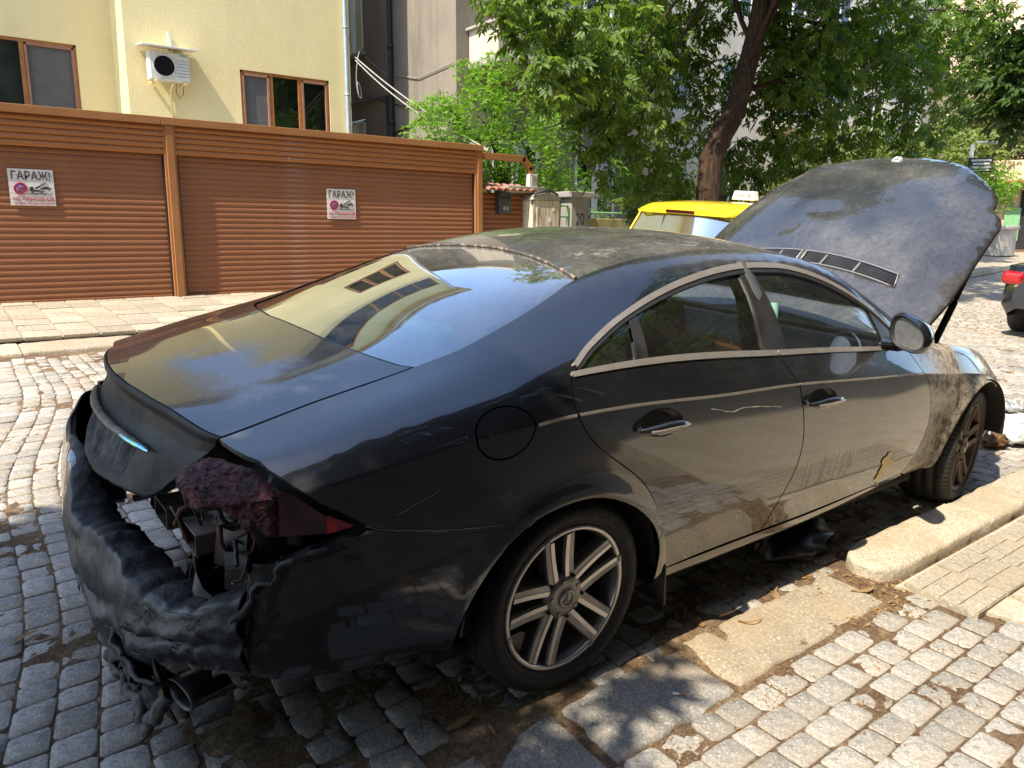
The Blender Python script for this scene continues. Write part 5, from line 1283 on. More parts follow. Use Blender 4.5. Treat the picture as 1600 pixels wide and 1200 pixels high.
# ------------------------------------------------------------------ garage row
GY = 7.32; GB = .515                              # front plane and foot of the garage
gar = empty('garage_row', 'low garage row with brown roller shutters and corrugated fascia', 'garage', loc=(0, GY, 0))
def slat_mesh(L, h, d, n=6, name='slat'):
    mb = MB(); prof = []
    for i in range(n+1):
        u = i/n; prof.append((-d*math.sin(math.pi*(u**.8)), h*u))
    prof = [(0.006, 0)]+prof+[(.006, h)]
    mb.grid(np.array([[(x, y, z) for y, z in prof] for x in (0, L)]), 0, True, flip=True); return mb
for (x0, x1) in ((-4.6, .955), (1.125, 5.385)):
    L = x1-x0; m0 = slat_mesh(L, .0655, .0085); first = None
    dr = MB(); dr.box((L/2, .02, 0), (L, .012, 2.0)); back = dr.build('shutter', MAT['shutter'], gar); back.location = (x0, .05, 1.4)
    for k in range(25):
        if first is None: s0 = m0.build('slat', MAT['shutter'], back); first = s0.data; o = s0
        else: o = bpy.data.objects.new('slat', first); col.objects.link(o); o.parent = back
        o.location = (0, .0, .615+.0655*k-1.4)
    bb = MB(); bb.box((L/2, -.004, .565-1.4), (L, .022, .095)); bb.build('bottom_bar', MAT['shutter'], back, .006)
    f0 = slat_mesh(L+.05, .068, .024); fm = None
    for k in range(5):
        if fm is None: o = f0.build('fascia_slat', MAT['shutter_light'], gar); fm = o.data
        else: o = bpy.data.objects.new('fascia_slat', fm); col.objects.link(o); o.parent = gar
        o.location = (x0-.025, .005, 2.245+.0665*k)
    for xx, sg in ((x0, -1), (x1, 1)):
        jb = MB(); jb.box((xx+sg*.006, .03, 1.38), (.022, .03, 1.73)); jb.build('door_seal', MAT['rubber'], gar, .003)
        jb = MB(); jb.box((xx+sg*.045, .006, 1.55), (.056, .05, 2.06)); jb.build('door_jamb', MAT['shutter_light'], gar, .004)
    for xx in (x0+.04, x0+L*.32, x0+L*.66, x1-.04):
        for zz in (2.29, 2.50):
            rv = MB(); rv.lathe([(0,-.006),(.006,-.005),(.008,0)], 8, axis='Y', c=(xx, -.02, zz)); rv.build('rivet', MAT['silver_plastic'], gar)
for xx, w in ((1.04, .085), (5.478, .085), (-4.7, .1)):
    pb = MB(); pb.box((xx, -.01, 1.54), (w, .07, 2.06)); pb.build('post', MAT['frame_brown'], gar, .006)
x = -4.75
while x < 5.5:
    x2 = min(x+1.9, 5.53)
    cb = MB(); cb.box(((x+x2)/2, .10, 2.617), (x2-x-.004, .32, .085)); cb.build('cap_section', MAT['frame_brown'], gar, .005); x = x2
wb = MB(); wb.box((.4, 3.0, 1.5), (10.1, 5.7, 2.14)); wb.build('garage_body', MAT['wall_grey'], gar)
wb = MB(); wb.box((.4, 3.0, 2.62), (10.3, 5.8, .05)); wb.build('roof', MAT['concrete'], gar)
# signs stuck to the shutters
def text_mesh(s, size, depth=.0015, bold=0):
    cu = bpy.data.curves.new('t', 'FONT'); cu.body = s; cu.size = size; cu.extrude = depth; cu.offset = bold*.5; cu.align_x = 'LEFT'
    ob = bpy.data.objects.new('t', cu); col.objects.link(ob); bpy.context.view_layer.update()
    me = bpy.data.meshes.new_from_object(ob.evaluated_get(bpy.context.evaluated_depsgraph_get())); bpy.data.objects.remove(ob); bpy.data.curves.remove(cu); return me
def put_text(s, x0, x1, z0, z1, mat, parent, y=-.004, bold=0, name='lettering', rot=None):
    me = text_mesh(s, 1.0, .002, bold); n = len(me.vertices); co = np.empty(n*3, np.float32); me.vertices.foreach_get('co', co); co = co.reshape(-1, 3)
    lo, hi = co.min(0), co.max(0); o2 = np.empty_like(co)
    o2[:,0] = x0+(co[:,0]-lo[0])/(hi[0]-lo[0])*(x1-x0); o2[:,2] = z0+(co[:,1]-lo[1])/(hi[1]-lo[1])*(z1-z0); o2[:,1] = y-(co[:,2]-lo[2])*.4
    me.vertices.foreach_set('co', o2.ravel()); me.materials.clear(); me.materials.append(mat); me.update(); return link(name, me, parent)
def garage_sign(x0, z0, w, h, lb):
    g = empty('garage_sign', lb, 'sign', 'no parking signs on the shutters', loc=(x0, GY+.030, z0))
    mb = MB()
    k = 6
    for i in range(k): mb.box((w/2, 0, h*(i+.5)/k), (w, .003, h/k-.0025))
    b = mb.build('sign_sheet', MAT['sign_white'], g); tag(b, kind='stuff')
    X = lambda u: w*u; Z = lambda v: h*v
    put_text('ГАРАЖ!', X(.07), X(.93), Z(.70), Z(.94), MAT['ink_black'], g, bold=.012)
    put_text('НЕ ПАРКИРАЙ!', X(.07), X(.97), Z(.13), Z(.27), MAT['ink_red'], g, bold=.006)
    put_text('ПОЛЗВА СЕ ДЕНОНОЩНО!', X(.07), X(.97), Z(.025), Z(.09), MAT['ink_red'], g)
    cx, cz, R = X(.25), Z(.46), w*.155
    d = MB(); d.lathe([(0,-.005),(R*.86,-.005),(R*.86,-.002)], 32, axis='Y', c=(cx,0,cz)); d.build('disc', MAT['ink_blue'], g)
    d = MB(); d.lathe([(R*.84,-.003),(R*.84,-.0075),(R,-.0075),(R,-.003)], 32, axis='Y', c=(cx,0,cz))
    d.build('red_ring', MAT['ink_red'], g)
    for a in (45, -45):
        d = MB(); d.box((cx,-.0062,cz), (R*1.7,.002,R*.17), 0, Matrix.Rotation(math.radians(a), 3, 'Y')); d.build('red_bar', MAT['ink_red'], g)
    # tow truck
    d = MB(); P = lambda pts: [(X(a), Z(b)) for a, b in pts]
    d.prism(P([(.44,.40),(.44,.46),(.47,.52),(.53,.52),(.53,.45),(.72,.42),(.78,.40),(.72,.385)]), -.006, -.004, axis='Y'); d.prism(P([(.56,.46),(.61,.47),(.82,.63),(.80,.645),(.575,.50)]), -.006, -.004, axis='Y')
    for wx in (.50,.70): d.lathe([(0,-.0065),(w*.026,-.0065),(w*.026,-.004)], 12, axis='Y', c=(X(wx),0,Z(.385)))
    d.prism(P([(.42,.345),(.92,.345),(.92,.33),(.42,.33)]), -.006, -.004, axis='Y')
    d.build('tow_truck_pictogram', MAT['ink_black'], g)
    d = MB(); d.prism(P([(.68,.475),(.70,.50),(.75,.51),(.79,.53),(.85,.53),(.88,.50),(.93,.485),(.93,.465),(.68,.46)]), -.006, -.004, axis='Y')
    for wx in (.735,.875): d.lathe([(0,-.0065),(w*.022,-.0065),(w*.022,-.004)], 12, axis='Y', c=(X(wx),0,Z(.462)))
    d.build('towed_car_pictogram', MAT['ink_black'], g)
    for a, b in (((.81,.635),(.75,.52)), ((.81,.635),(.90,.51))):
        d = MB(); d.tube([(X(a[0]),-.005,Z(a[1])),(X(b[0]),-.005,Z(b[1]))], .0012, 5); d.build('tow_rope', MAT['ink_black'], g)
    put_text('- - -- --- - -- ---- -- --', X(.40), X(.94), Z(.300), Z(.312), MAT['ink_black'], g, name='small_print')
    return g
garage_sign(-.60, 1.625, .42, .385, 'white garage sign with red crossed disc on the left shutter')
garage_sign(3.00, 1.535, .42, .40, 'white garage sign with red crossed disc on the right shutter')
# ------------------------------------------------------------------ yellow house
HY = 13.5
house = empty('yellow_house', 'yellow rendered house behind the brown garage row', 'house', loc=(0, HY, 0))
def wall_with_holes(name, x0, x1, z0, z1, holes, mat, parent, y=0, t=.30):
    "front wall in the plane y, pierced by window openings (x0, x1, z0, z1)"
    xs = sorted({x0, x1, *[h[0] for h in holes], *[h[1] for h in holes]}); zs = sorted({z0, z1, *[h[2] for h in holes], *[h[3] for h in holes]})
    mb = MB()
    for i in range(len(xs)-1):
        for j in range(len(zs)-1):
            cx, cz = (xs[i]+xs[i+1])/2, (zs[j]+zs[j+1])/2
            if any(h[0] < cx < h[1] and h[2] < cz < h[3] for h in holes): continue
            mb.add([(xs[i],y,zs[j]),(xs[i+1],y,zs[j]),(xs[i+1],y,zs[j+1]),(xs[i],y,zs[j+1])], [(0,1,2,3)])
    for (a, b, c, d) in holes:
        mb.add([(a,y,c),(b,y,c),(b,y,d),(a,y,d),(a,y+t,c),(b,y+t,c),(b,y+t,d),(a,y+t,d)], [(0,4,5,1),(1,5,6,2),(2,6,7,3),(3,7,4,0)])
    return mb.build(name, mat, parent, recalc=False)
def window(parent, x0, x1, z0, z1, y, panes, frame='wood_frame', sash='wood_sash', sashes=(0,), screen=(0,), dy=.05, room='room_dark', fw=.055):
    w = MB(); F = fw; W_ = x1-x0
    w.box(((x0+x1)/2, y+dy, z1-F/2), (W_, .07, F)); w.box(((x0+x1)/2, y+dy, z0+F/2), (W_, .07, F)); w.box((x0+F/2, y+dy, (z0+z1)/2), (F, .07, z1-z0)); w.box((x1-F/2, y+dy, (z0+z1)/2), (F, .07, z1-z0))
    edges = [x0+W_*p for p in panes]
    for e in edges[1:-1]: w.box((e, y+dy, (z0+z1)/2), (F*1.3, .07, z1-z0-2*F))
    win = w.build('window', MAT[frame], parent, .006)
    for i in range(len(panes)-1):
        a, b = edges[i]+F*.75, edges[i+1]-F*.75; c, d = z0+F, z1-F
        if i in sashes:
            s = MB(); G = .045
            for (cx, cz, sx, sz) in (((a+b)/2, d-G/2, b-a, G), ((a+b)/2, c+G/2, b-a, G), (a+G/2, (c+d)/2, G, d-c), (b-G/2, (c+d)/2, G, d-c)): s.box((cx, y+dy-.02, cz), (sx, .05, sz))
            s.build('sash', MAT[sash], win, .005); a += G; b -= G; c += G; d -= G
        p = MB(); p.add([(a,y+dy,c),(b,y+dy,c),(b,y+dy,d),(a,y+dy,d)], [(0,1,2,3)])
        p.build('pane', MAT['screen' if i in screen else 'house_glass'], win, recalc=False)
    r = MB(); r.add([(x0,y+.28,z0),(x1,y+.28,z0),(x1,y+.28,z1),(x0,y+.28,z1)], [(0,1,2,3)]); r.build('room_behind', MAT[room], win, recalc=False)
    return win
W2 = [(4.06,5.95,3.20,4.50)]
W2u = [(4.06,5.95,6.10,7.40),(2.3,6.15,9.3,10.6)]
TOP = 11.6
wall_with_holes('wall', 1.99, 6.45, .4, TOP, W2+W2u, MAT['wall_yellow'], house)
wl = MB(); wl.add([(1.99,0,.4),(1.99,.95,.4),(1.99,.95,TOP),(1.99,0,TOP)], [(0,1,2,3)]); wl.add([(6.45,0,.4),(6.45,9,.4),(6.45,9,TOP),(6.45,0,TOP)], [(0,1,2,3)]); wl.build('side_wall', MAT['wall_yellow'], house, recalc=False)
WL = [(-2.3,1.36,3.10,4.73),(-2.3,1.36,6.1,7.45),(-2.3,1.36,9.3,10.6)]
wall_with_holes('wall', -9, 1.99, .4, TOP, WL, MAT['wall_yellow'], house, y=.95)
window(house, 4.06, 5.95, 3.20, 4.50, 0, (0,.335,.655,1), sashes=(0,2), screen=(0,))
window(house, 4.06, 5.95, 6.10, 7.40, 0, (0,.335,.655,1), sashes=(0,2), screen=())
window(house, 2.3, 6.15, 9.3, 10.6, 0, (0,.2,.4,.6,.8,1), sashes=(), screen=())
window(house, -2.3, 1.36, 3.10, 4.73, .95, (0,.26,.5,.76,1), sashes=(3,0), screen=(3,), room='curtain')
window(house, -2.3, 1.36, 9.3, 10.6, .95, (0,.25,.5,.75,1), sashes=(), screen=())
window(house, -2.3, 1.36, 6.1, 7.45, .95, (0,.26,.5,.76,1), sashes=(3,0), screen=())
rf = MB(); rf.box((-1.3, 4.4, TOP+.08), (15.9, 9.4, .16)); rf.build('eaves', MAT['wall_cream'], house, .02)
rf = MB(); rf.prism([(-9.4,TOP+.16),(6.75,TOP+.16),(6.75,TOP+.26),(-9.4,TOP+.26)], -.35, 9.2, axis='Y'); ro_ = rf.build('roof', MAT['concrete'], house)
dp = MB(); dp.tube([(6.33,-.08,.5),(6.33,-.08,TOP-.1)], .055, 12); pip = dp.build('downpipe', MAT['zinc'], house)
for z in (3.2, 4.25, 5.6, 7.2, 9.0): dp = MB(); dp.lathe([(.056,-.015),(.064,-.015),(.064,.015),(.056,.015)], 14, c=(6.33,-.08,z)); dp.build('pipe_clip', MAT['zinc'], pip)
# air conditioner
ac = empty('air_conditioner', 'white air conditioner unit with small canopy on the yellow wall', 'air conditioner', loc=(2.30, HY-.36, 4.06))
mb = MB(); mb.box((.36,.14,.26), (.70,.26,.50)); bd = mb.build('casing', MAT['grey_white'], ac, .02)
mb = MB(); mb.lathe([(.175,-.006),(.19,-.022),(.205,-.006)], 40, axis='Y', c=(.26,.012,.26)); mb.build('fan_ring', MAT['grey_white'], bd)
mb = MB(); mb.lathe([(0,.004),(.178,.004),(.178,-.002)], 32, axis='Y', c=(.26,.006,.26)); mb.build('fan_opening', MAT['black'], bd)
for k in range(11):
    zz = -.155+.031*k; hw = math.sqrt(max(.001, .178**2-zz**2)); mb = MB(); mb.box((.26, -.006, .26+zz), (2*hw, .004, .005)); mb.build('grille_bar', MAT['vent_slat'], bd)
for k in range(6): mb = MB(); mb.box((.58, .008, .10+.055*k), (.22, .006, .004)); mb.build('louvre', MAT['vent_slat'], bd)
mb = MB(); mb.box((.60,.007,.47), (.10,.004,.018)); mb.build('nameplate', simple('teal_badge', (.05,.35,.32), None, 30, .5), bd)
mb = MB(); mb.box((.36,.10,.60), (.98,.50,.025), 0, Matrix.Rotation(math.radians(7), 3, 'X')); mb.build('canopy', MAT['white_metal'], ac, .005)
mb = MB(); mb.box((.46,.33,.76), (.055,.03,.34)); mb.build('bracket', MAT['white_metal'], ac, .004)
for xx in (.10,.62): mb = MB(); mb.box((xx,.17,-.01), (.05,.36,.045)); mb.build('mount', MAT['filler'], ac, .005)
mb = MB(); mb.tube([(.42,.10,0),(.40,.2,-.10),(.41,.3,-.16),(.42,.33,-.9)], .018, 8); mb.build('drain_pipe', MAT['wall_yellow'], ac)
mb = MB(); mb.tube([(.50,.2,0),(.49,.22,-.15),(.55,.25,-.25),(.62,.25,-.18),(.63,.2,-.02)], .006, 6); mb.build('drain_hose', MAT['black_iron'], ac)
# ------------------------------------------------------------------ grey house with balcony
gb = empty('grey_house', 'weathered grey stucco house with a glazed balcony behind the shrub', 'house', loc=(8.0, 11.7, 0))
def side_wall(holes, y0, y1, z0, z1, mat, parent):
    ys_ = sorted({y0, y1, *[h[0] for h in holes], *[h[1] for h in holes]}); zs = sorted({z0, z1, *[h[2] for h in holes], *[h[3] for h in holes]}); mb = MB()
    for i in range(len(ys_)-1):
        for j in range(len(zs)-1):
            cy, cz = (ys_[i]+ys_[i+1])/2, (zs[j]+zs[j+1])/2
            if any(h[0] < cy < h[1] and h[2] < cz < h[3] for h in holes): continue
            mb.add([(0,ys_[i+1],zs[j]),(0,ys_[i],zs[j]),(0,ys_[i],zs[j+1]),(0,ys_[i+1],zs[j+1])], [(0,1,2,3)])
    return mb.build('side_wall', mat, parent, recalc=False)
SH = [(4.15,5.4,5.75,7.6),(4.15,5.4,2.0,4.15)]
side_wall(SH, 0, 12, .4, 9.8, MAT['wall_grey'], gb)
for (a, b, c, d) in SH:
    w = MB()
    for (cy, cz, sy, sz) in (((a+b)/2,d-.04,b-a,.08),((a+b)/2,c+.04,b-a,.08),(a+.05,(c+d)/2,.10,d-c),(b-.05,(c+d)/2,.10,d-c),((a+b)/2,(c+d)/2,.09,d-c)): w.box((.04,cy,cz), (.08,sy,sz))
    wo = w.build('window', MAT['white_metal'], gb, .006); p = MB(); p.add([(.05,a,c),(.05,b,c),(.05,b,d),(.05,a,d)], [(0,1,2,3)]); p.build('pane', MAT['house_glass'], wo, recalc=False)
    p = MB(); p.add([(.4,a,c),(.4,b,c),(.4,b,d),(.4,a,d)], [(0,1,2,3)]); p.build('room_behind', MAT['curtain'], wo, recalc=False)
    p = MB(); p.box((-.05,(a+b)/2,c-.04), (.16,b-a+.2,.08)); p.build('sill', MAT['concrete'], wo, .01)
GH = [(.9,2.3,1.6,3.4),(3.4,4.8,1.6,3.4),(3.4,4.8,5.3,7.1)]
wall_with_holes('wall', 0, 6.6, .4, 9.8, GH, MAT['wall_grey'], gb)
for (a, b, c, d) in GH: window(gb, a, b, c, d, 0, (0,.5,1), frame='white_metal', sash='white_metal', sashes=(0,1), screen=(), room='curtain')
mb = MB(); mb.box((1.95,-.55,4.82), (3.3,1.12,.16)); bal = mb.build('balcony', MAT['concrete'], gb, .02)
mb = MB(); mb.box((.37,-.52,5.20), (.10,1.02,.62)); mb.box((1.95,-1.02,5.20), (3.3,.10,.62)); mb.build('parapet', MAT['wall_cream'], bal, .01)
mb = MB(); mb.box((1.95,-.55,5.53), (3.42,1.16,.06)); mb.build('coping', MAT['concrete'], bal, .01)
for xx in (.36,1.1,1.9,2.7,3.5): mb = MB(); mb.box((xx,-1.0,6.3), (.06,.06,1.55)); mb.build('balcony_post', MAT['white_metal'], bal)
for zz in (5.95, 7.05): mb = MB(); mb.box((1.95,-1.0,zz), (3.2,.05,.05)); mb.build('balcony_rail', MAT['white_metal'], bal)
for i in range(4):
    p = MB(); x_ = .40+.79*i; p.add([(x_,-.99,5.6),(x_+.7,-.99,5.6),(x_+.7,-.99,7.0),(x_,-.99,7.0)], [(0,1,2,3)]); p.build('balcony_pane', MAT['house_glass'], bal, recalc=False)
dp = MB(); dp.tube([(-.09,2.65,.5),(-.09,2.65,9.7)], .06, 10); pp_ = dp.build('soil_pipe', MAT['black_iron'], gb)
for z in (2.6,3.9,5.6,7.0): dp = MB(); dp.lathe([(.06,-.05),(.075,-.05),(.075,.05),(.06,.05)], 12, c=(-.09,2.65,z)); dp.build('pipe_joint', MAT['black_iron'], pp_)
dp = MB(); dp.tube([(-.04,2.95,.5),(-.04,2.95,4.55),(-.04,5.2,4.62)], .025, 8); dp.build('conduit', MAT['black_iron'], gb)
dp = MB(); dp.tube([(-.03,.25,4.0),(-.03,1.0,3.95),(-.03,2.0,3.75),(-.03,5.0,3.35)], .018, 6); dp.build('conduit', MAT['black_iron'], gb)
dp = MB(); dp.tube([(-.03,.9,4.02),(-.03,2.3,4.25),(-.03,4.2,4.75)], .014, 6); dp.build('conduit', MAT['black_iron'], gb)
dp = MB(); dp.tube([(-.03,4.2,5.7),(-.03,3.0,5.05),(-.03,1.5,4.75),(-.03,.1,4.85)], .012, 6); dp.build('cable', MAT['cable'], gb)
rf = MB(); rf.box((3.2,5.9,9.9), (6.9,12.2,.2)); rf.build('roof', MAT['concrete'], gb)
# overhead cables from the yellow house to the gate arm
for k, (dz, sag) in enumerate(((0,.10),(.06,.18))):
    A = Vector((6.55,13.45,5.05-dz)); B = Vector((5.75,7.45,2.62-dz*.3)); mb = MB(); L_ = [A.lerp(B, u)-Vector((0,0,sag*4*u*(1-u))) for u in np.linspace(0, 1, 24)]; mb.tube(L_, .014, 6)
    o = mb.build('overhead_cable', MAT['cable']); tag(o, ['upper of two pale overhead cables running down from the yellow house', 'lower of two pale overhead cables running down from the yellow house'][k], 'cable', 'overhead cables')
mb = MB(); mb.tube([Vector((6.55,13.45,5.0))+Vector((.05*math.sin(a*3),-.1-.02*a,-.02-.22*a+.3*math.sin(a*2.2))) for a in np.linspace(0, 4, 30)], .010, 6); o = mb.build('cable_loop', MAT['cable']); tag(o, 'loose grey cable loops hanging at the corner of the yellow house', 'cable')
# ------------------------------------------------------------------ gate group right of the garage
gl_ = .52
pn = empty('brown_side_gate', 'short brown slatted side gate beside the garage end', 'gate', loc=(5.60, 7.42, gl_))
mb = MB(); mb.box((.43,.03,.73), (.86,.02,1.46)); pb_ = mb.build('backing', MAT['shutter'], pn)
sm_ = slat_mesh(.80, .075, .016); d0 = None
for k in range(19):
    if d0 is None: o = sm_.build('slat', MAT['shutter'], pn); d0 = o.data
    else: o = bpy.data.objects.new('slat', d0); col.objects.link(o); o.parent = pn
    o.location = (.02, .015, .02+.075*k)
mb = MB(); mb.box((.85,.0,.73), (.05,.05,1.46)); mb.build('frame', MAT['frame_brown'], pn, .004)
tw = empty('tiled_coping', 'small terracotta tiled coping above the brown side gate', 'coping', loc=(5.58, 7.30, gl_+1.50))
for k in range(7):
    mb = MB(); A = np.linspace(0, math.pi, 8); mb.grid(np.array([[(k*.135+.075+.07*math.cos(a), y, .05*math.sin(a)+.22*(y)) for a in A] for y in (-.10,.12,.34)])); o = mb.build('roof_tile', MAT['tile_roof'], tw, recalc=False); md = o.modifiers.new('s', 'SOLIDIFY'); md.thickness = .012
mb = MB(); mb.box((.78,.12,.02), (.74,.36,.10)); mb.build('concrete_cap', MAT['concrete'], tw, .012)
mbx = empty('letter_box', 'dark grey arched letter box on the brown side gate', 'letter box', loc=(5.86, 7.30, gl_+1.14))
mb = MB(); mb.prism([(0,0),(.23,0),(.23,.28),(.20,.34),(.115,.37),(.03,.34),(0,.28)], 0, .11, axis='Y'); bx = mb.build('box', simple('pewter', (.055,.055,.06), (.08,.08,.085), 20, .45, .3), mbx, .006)
mb = MB(); mb.box((.115,-.006,.24), (.17,.012,.02)); mb.build('slot', MAT['black'], bx); mb = MB(); mb.box((.085,-.008,.08), (.035,.012,.06)); mb.build('emblem', MAT['silver_plastic'], bx, .004); mb = MB(); mb.box((.145,-.008,.08), (.035,.012,.06)); mb.build('emblem', MAT['silver_plastic'], bx, .004)
cbn = empty('meter_cabinet', 'tall peeling whitish cabinet between the side gate and the green gate', 'cabinet', loc=(6.40, 7.16, gl_))
mb = MB(); mb.box((.30,.16,.68), (.58,.32,1.36)); cbd = mb.build('carcass', MAT['cabinet'], cbn, .015)
mb = MB(); mb.prism([(-.01,1.36),(.61,1.36),(.55,1.44),(.30,1.475),(.05,1.44)], -.02, .34, axis='Y'); mb.build('top', MAT['concrete'], cbd, .012)
mb = MB(); mb.box((.32,-.004,.66), (.46,.012,1.18)); mb.build('door', MAT['cabinet'], cbd, .004)
for (a, b, s) in ((.36,1.05,.05),(.44,1.22,.04)): mb = MB(); mb.box((a,-.014,b), (s,.004,s*1.4)); mb.build('paper_scrap', MAT['sign_white'], cbd)
mb = MB(); mb.tube([(.0,.02,1.30),(.05,-.02,1.46),(.30,-.03,1.52),(.52,.0,1.46),(.60,.02,1.36),(.62,.05,.9)], .018, 8); mb.build('cable_bundle', MAT['black_iron'], cbn)
arm = empty('cable_duct', 'brown bent metal duct arm beside the garage top', 'duct', loc=(5.53, 7.42, 0))
for a, b in (((0,0,2.52),(.88,0,2.52)), ((.88,0,2.52),(1.03,0,2.38)), ((1.03,0,2.38),(1.03,0,2.02))):
    a, b = Vector(a), Vector(b); d = (b-a); mb = MB(); mb.box(tuple((a+b)/2), (d.length+.05,.09,.10), 0, Matrix.Rotation(-math.atan2(d.z, d.x), 3, 'Y')); mb.build('duct_section', MAT['frame_brown'], arm, .006)
mt = empty('meter_box', 'small pale meter box under the brown duct arm', 'box', loc=(6.48, 7.33, 2.03))
mb = MB(); mb.box((.08,.05,.13), (.16,.10,.26)); b_ = mb.build('box', MAT['grey_white'], mt, .01); mb = MB(); mb.box((.08,-.004,.13), (.09,.01,.18)); mb.build('cover', MAT['concrete'], b_, .004)
gt = empty('green_gate', 'green iron gate with wire mesh before the numbered pillar', 'gate', loc=(7.02, 7.5, gl_))
for (p0, p1) in (((0,0,.1),(0,0,1.30)),((.44,0,.1),(.44,0,1.30)),((0,0,1.30),(.44,0,1.30)),((0,0,1.12),(.44,0,1.12)),((0,0,.15),(.44,0,.15))): mb = MB(); mb.tube([p0, p1], .018, 8); mb.build('gate_bar', MAT['green_iron'], gt)
for k in range(14):
    for sg in (-1, 1):
        mb = MB(); x0 = .44*k/14; z0 = .15; mb.tube([(.01+ (x0 if sg > 0 else .43-x0), 0, .16), (.01+(min(.42, x0+.42) if sg > 0 else max(0, .43-x0-.42)), 0, .16+.96*(min(.42, x0+.42)-x0)/.42)], .003, 4); mb.build('mesh_wire', MAT['green_iron'], gt)
pl = empty('gate_pillar', 'stone gate pillar with capstone and number 20 A', 'pillar', loc=(7.50, 7.45, gl_))
mb = MB(); mb.box((.20,.20,.72), (.40,.40,1.45)); pbd = mb.build('shaft', MAT['stone_pillar'], pl, .012); mb = MB(); mb.box((.20,.20,1.49), (.54,.54,.10)); mb.build('capstone', MAT['stone_pillar'], pl, .015)
put_text('20', .10, .30, .98, 1.18, MAT['ink_black'], pl, y=-.002, name='number'); put_text('A', .15, .26, .72, .90, MAT['ink_black'], pl, y=-.002, name='letter')
fw_ = empty('yellow_garden_wall', 'low yellowed garden wall with rail beyond the pillar', 'wall', loc=(7.95, 7.6, gl_))
mb = MB(); mb.box((2.2,.1,.55), (4.4,.15,1.1)); mb.build('wall_base', MAT['yellow_wall'], fw_, .01); mb = MB(); mb.tube([(0,.1,1.2),(4.4,.1,1.2)], .02, 8); mb.build('rail', MAT['green_iron'], fw_)
for k in range(12): mb = MB(); mb.tube([(.1+.38*k,.1,1.05),(.1+.38*k,.1,1.2)], .01, 6); mb.build('baluster', MAT['green_iron'], fw_)
# ------------------------------------------------------------------ pale flats behind the big tree
def block(name, lb, loc, W_, D_, H_, mat, cols, rows, rz=0, z0=1.6, ww=1.3, wh=1.6, fh=3.0, cat='building', balc=()):
    b = empty(name, lb, cat, loc=loc, rz=rz); H_s = []
    for r_ in range(rows):
        for c in range(cols):
            xc = W_*(c+.5)/cols; H_s.append((xc-ww/2, xc+ww/2, z0+fh*r_, z0+fh*r_+wh))
    wall_with_holes('wall', 0, W_, -1, H_, H_s, mat, b)
    s = MB(); s.add([(0,0,-1),(0,D_,-1),(0,D_,H_),(0,0,H_)], [(3,2,1,0)]); s.add([(W_,0,-1),(W_,D_,-1),(W_,D_,H_),(W_,0,H_)], [(0,1,2,3)]); s.add([(0,D_,-1),(W_,D_,-1),(W_,D_,H_),(0,D_,H_)], [(3,2,1,0)]); s.build('side_walls', mat, b, recalc=False)
    for i, (a, e, c, d) in enumerate(H_s):
        window(b, a, e, c, d, 0, (0,.5,1), frame='white_metal', sash='white_metal', sashes=(), screen=(), room='curtain', dy=.08)
        if i in balc:
            m = MB(); m.box(((a+e)/2,-.5,c-.15), (e-a+1.2,1.0,.15)); q = m.build('balcony', mat, b, .01)
            for k in range(13): m = MB(); m.tube([(a-.55+(e-a+1.1)*k/12,-.95,c-.08),(a-.55+(e-a+1.1)*k/12,-.95,c+.85)], .015, 5); m.build('baluster', MAT['black_iron'], q)
            m = MB(); m.tube([(a-.6,-.95,c+.87),(e+.6,-.95,c+.87)], .025, 6); m.build('handrail', MAT['black_iron'], q)
    r2 = MB(); r2.box((W_/2,D_/2-.2,H_+.12), (W_+.8,D_+.8,.25)); r2.build('roof', MAT['tile_roof'], b)
    return b
block('cream_flats', 'cream rendered block of flats behind the big leafy tree', (15.2,13.2,.3), 17, 9, 15, MAT['wall_cream'], 6, 4, balc=(2, 8, 10, 14))
block('corner_building', 'peach corner building with railed balconies at the far right', (50,27,0), 18, 10, 17, MAT['wall_peach'], 5, 4, rz=math.radians(-78), balc=(5,6,7,8,10,11,12,13,15,16,17,18))
block('shaded_terrace', 'shaded render terrace across the street behind the viewer', (16,-5.1,-.5), 36, 9, 13.5, MAT['wall_back'], 11, 4, rz=math.pi)
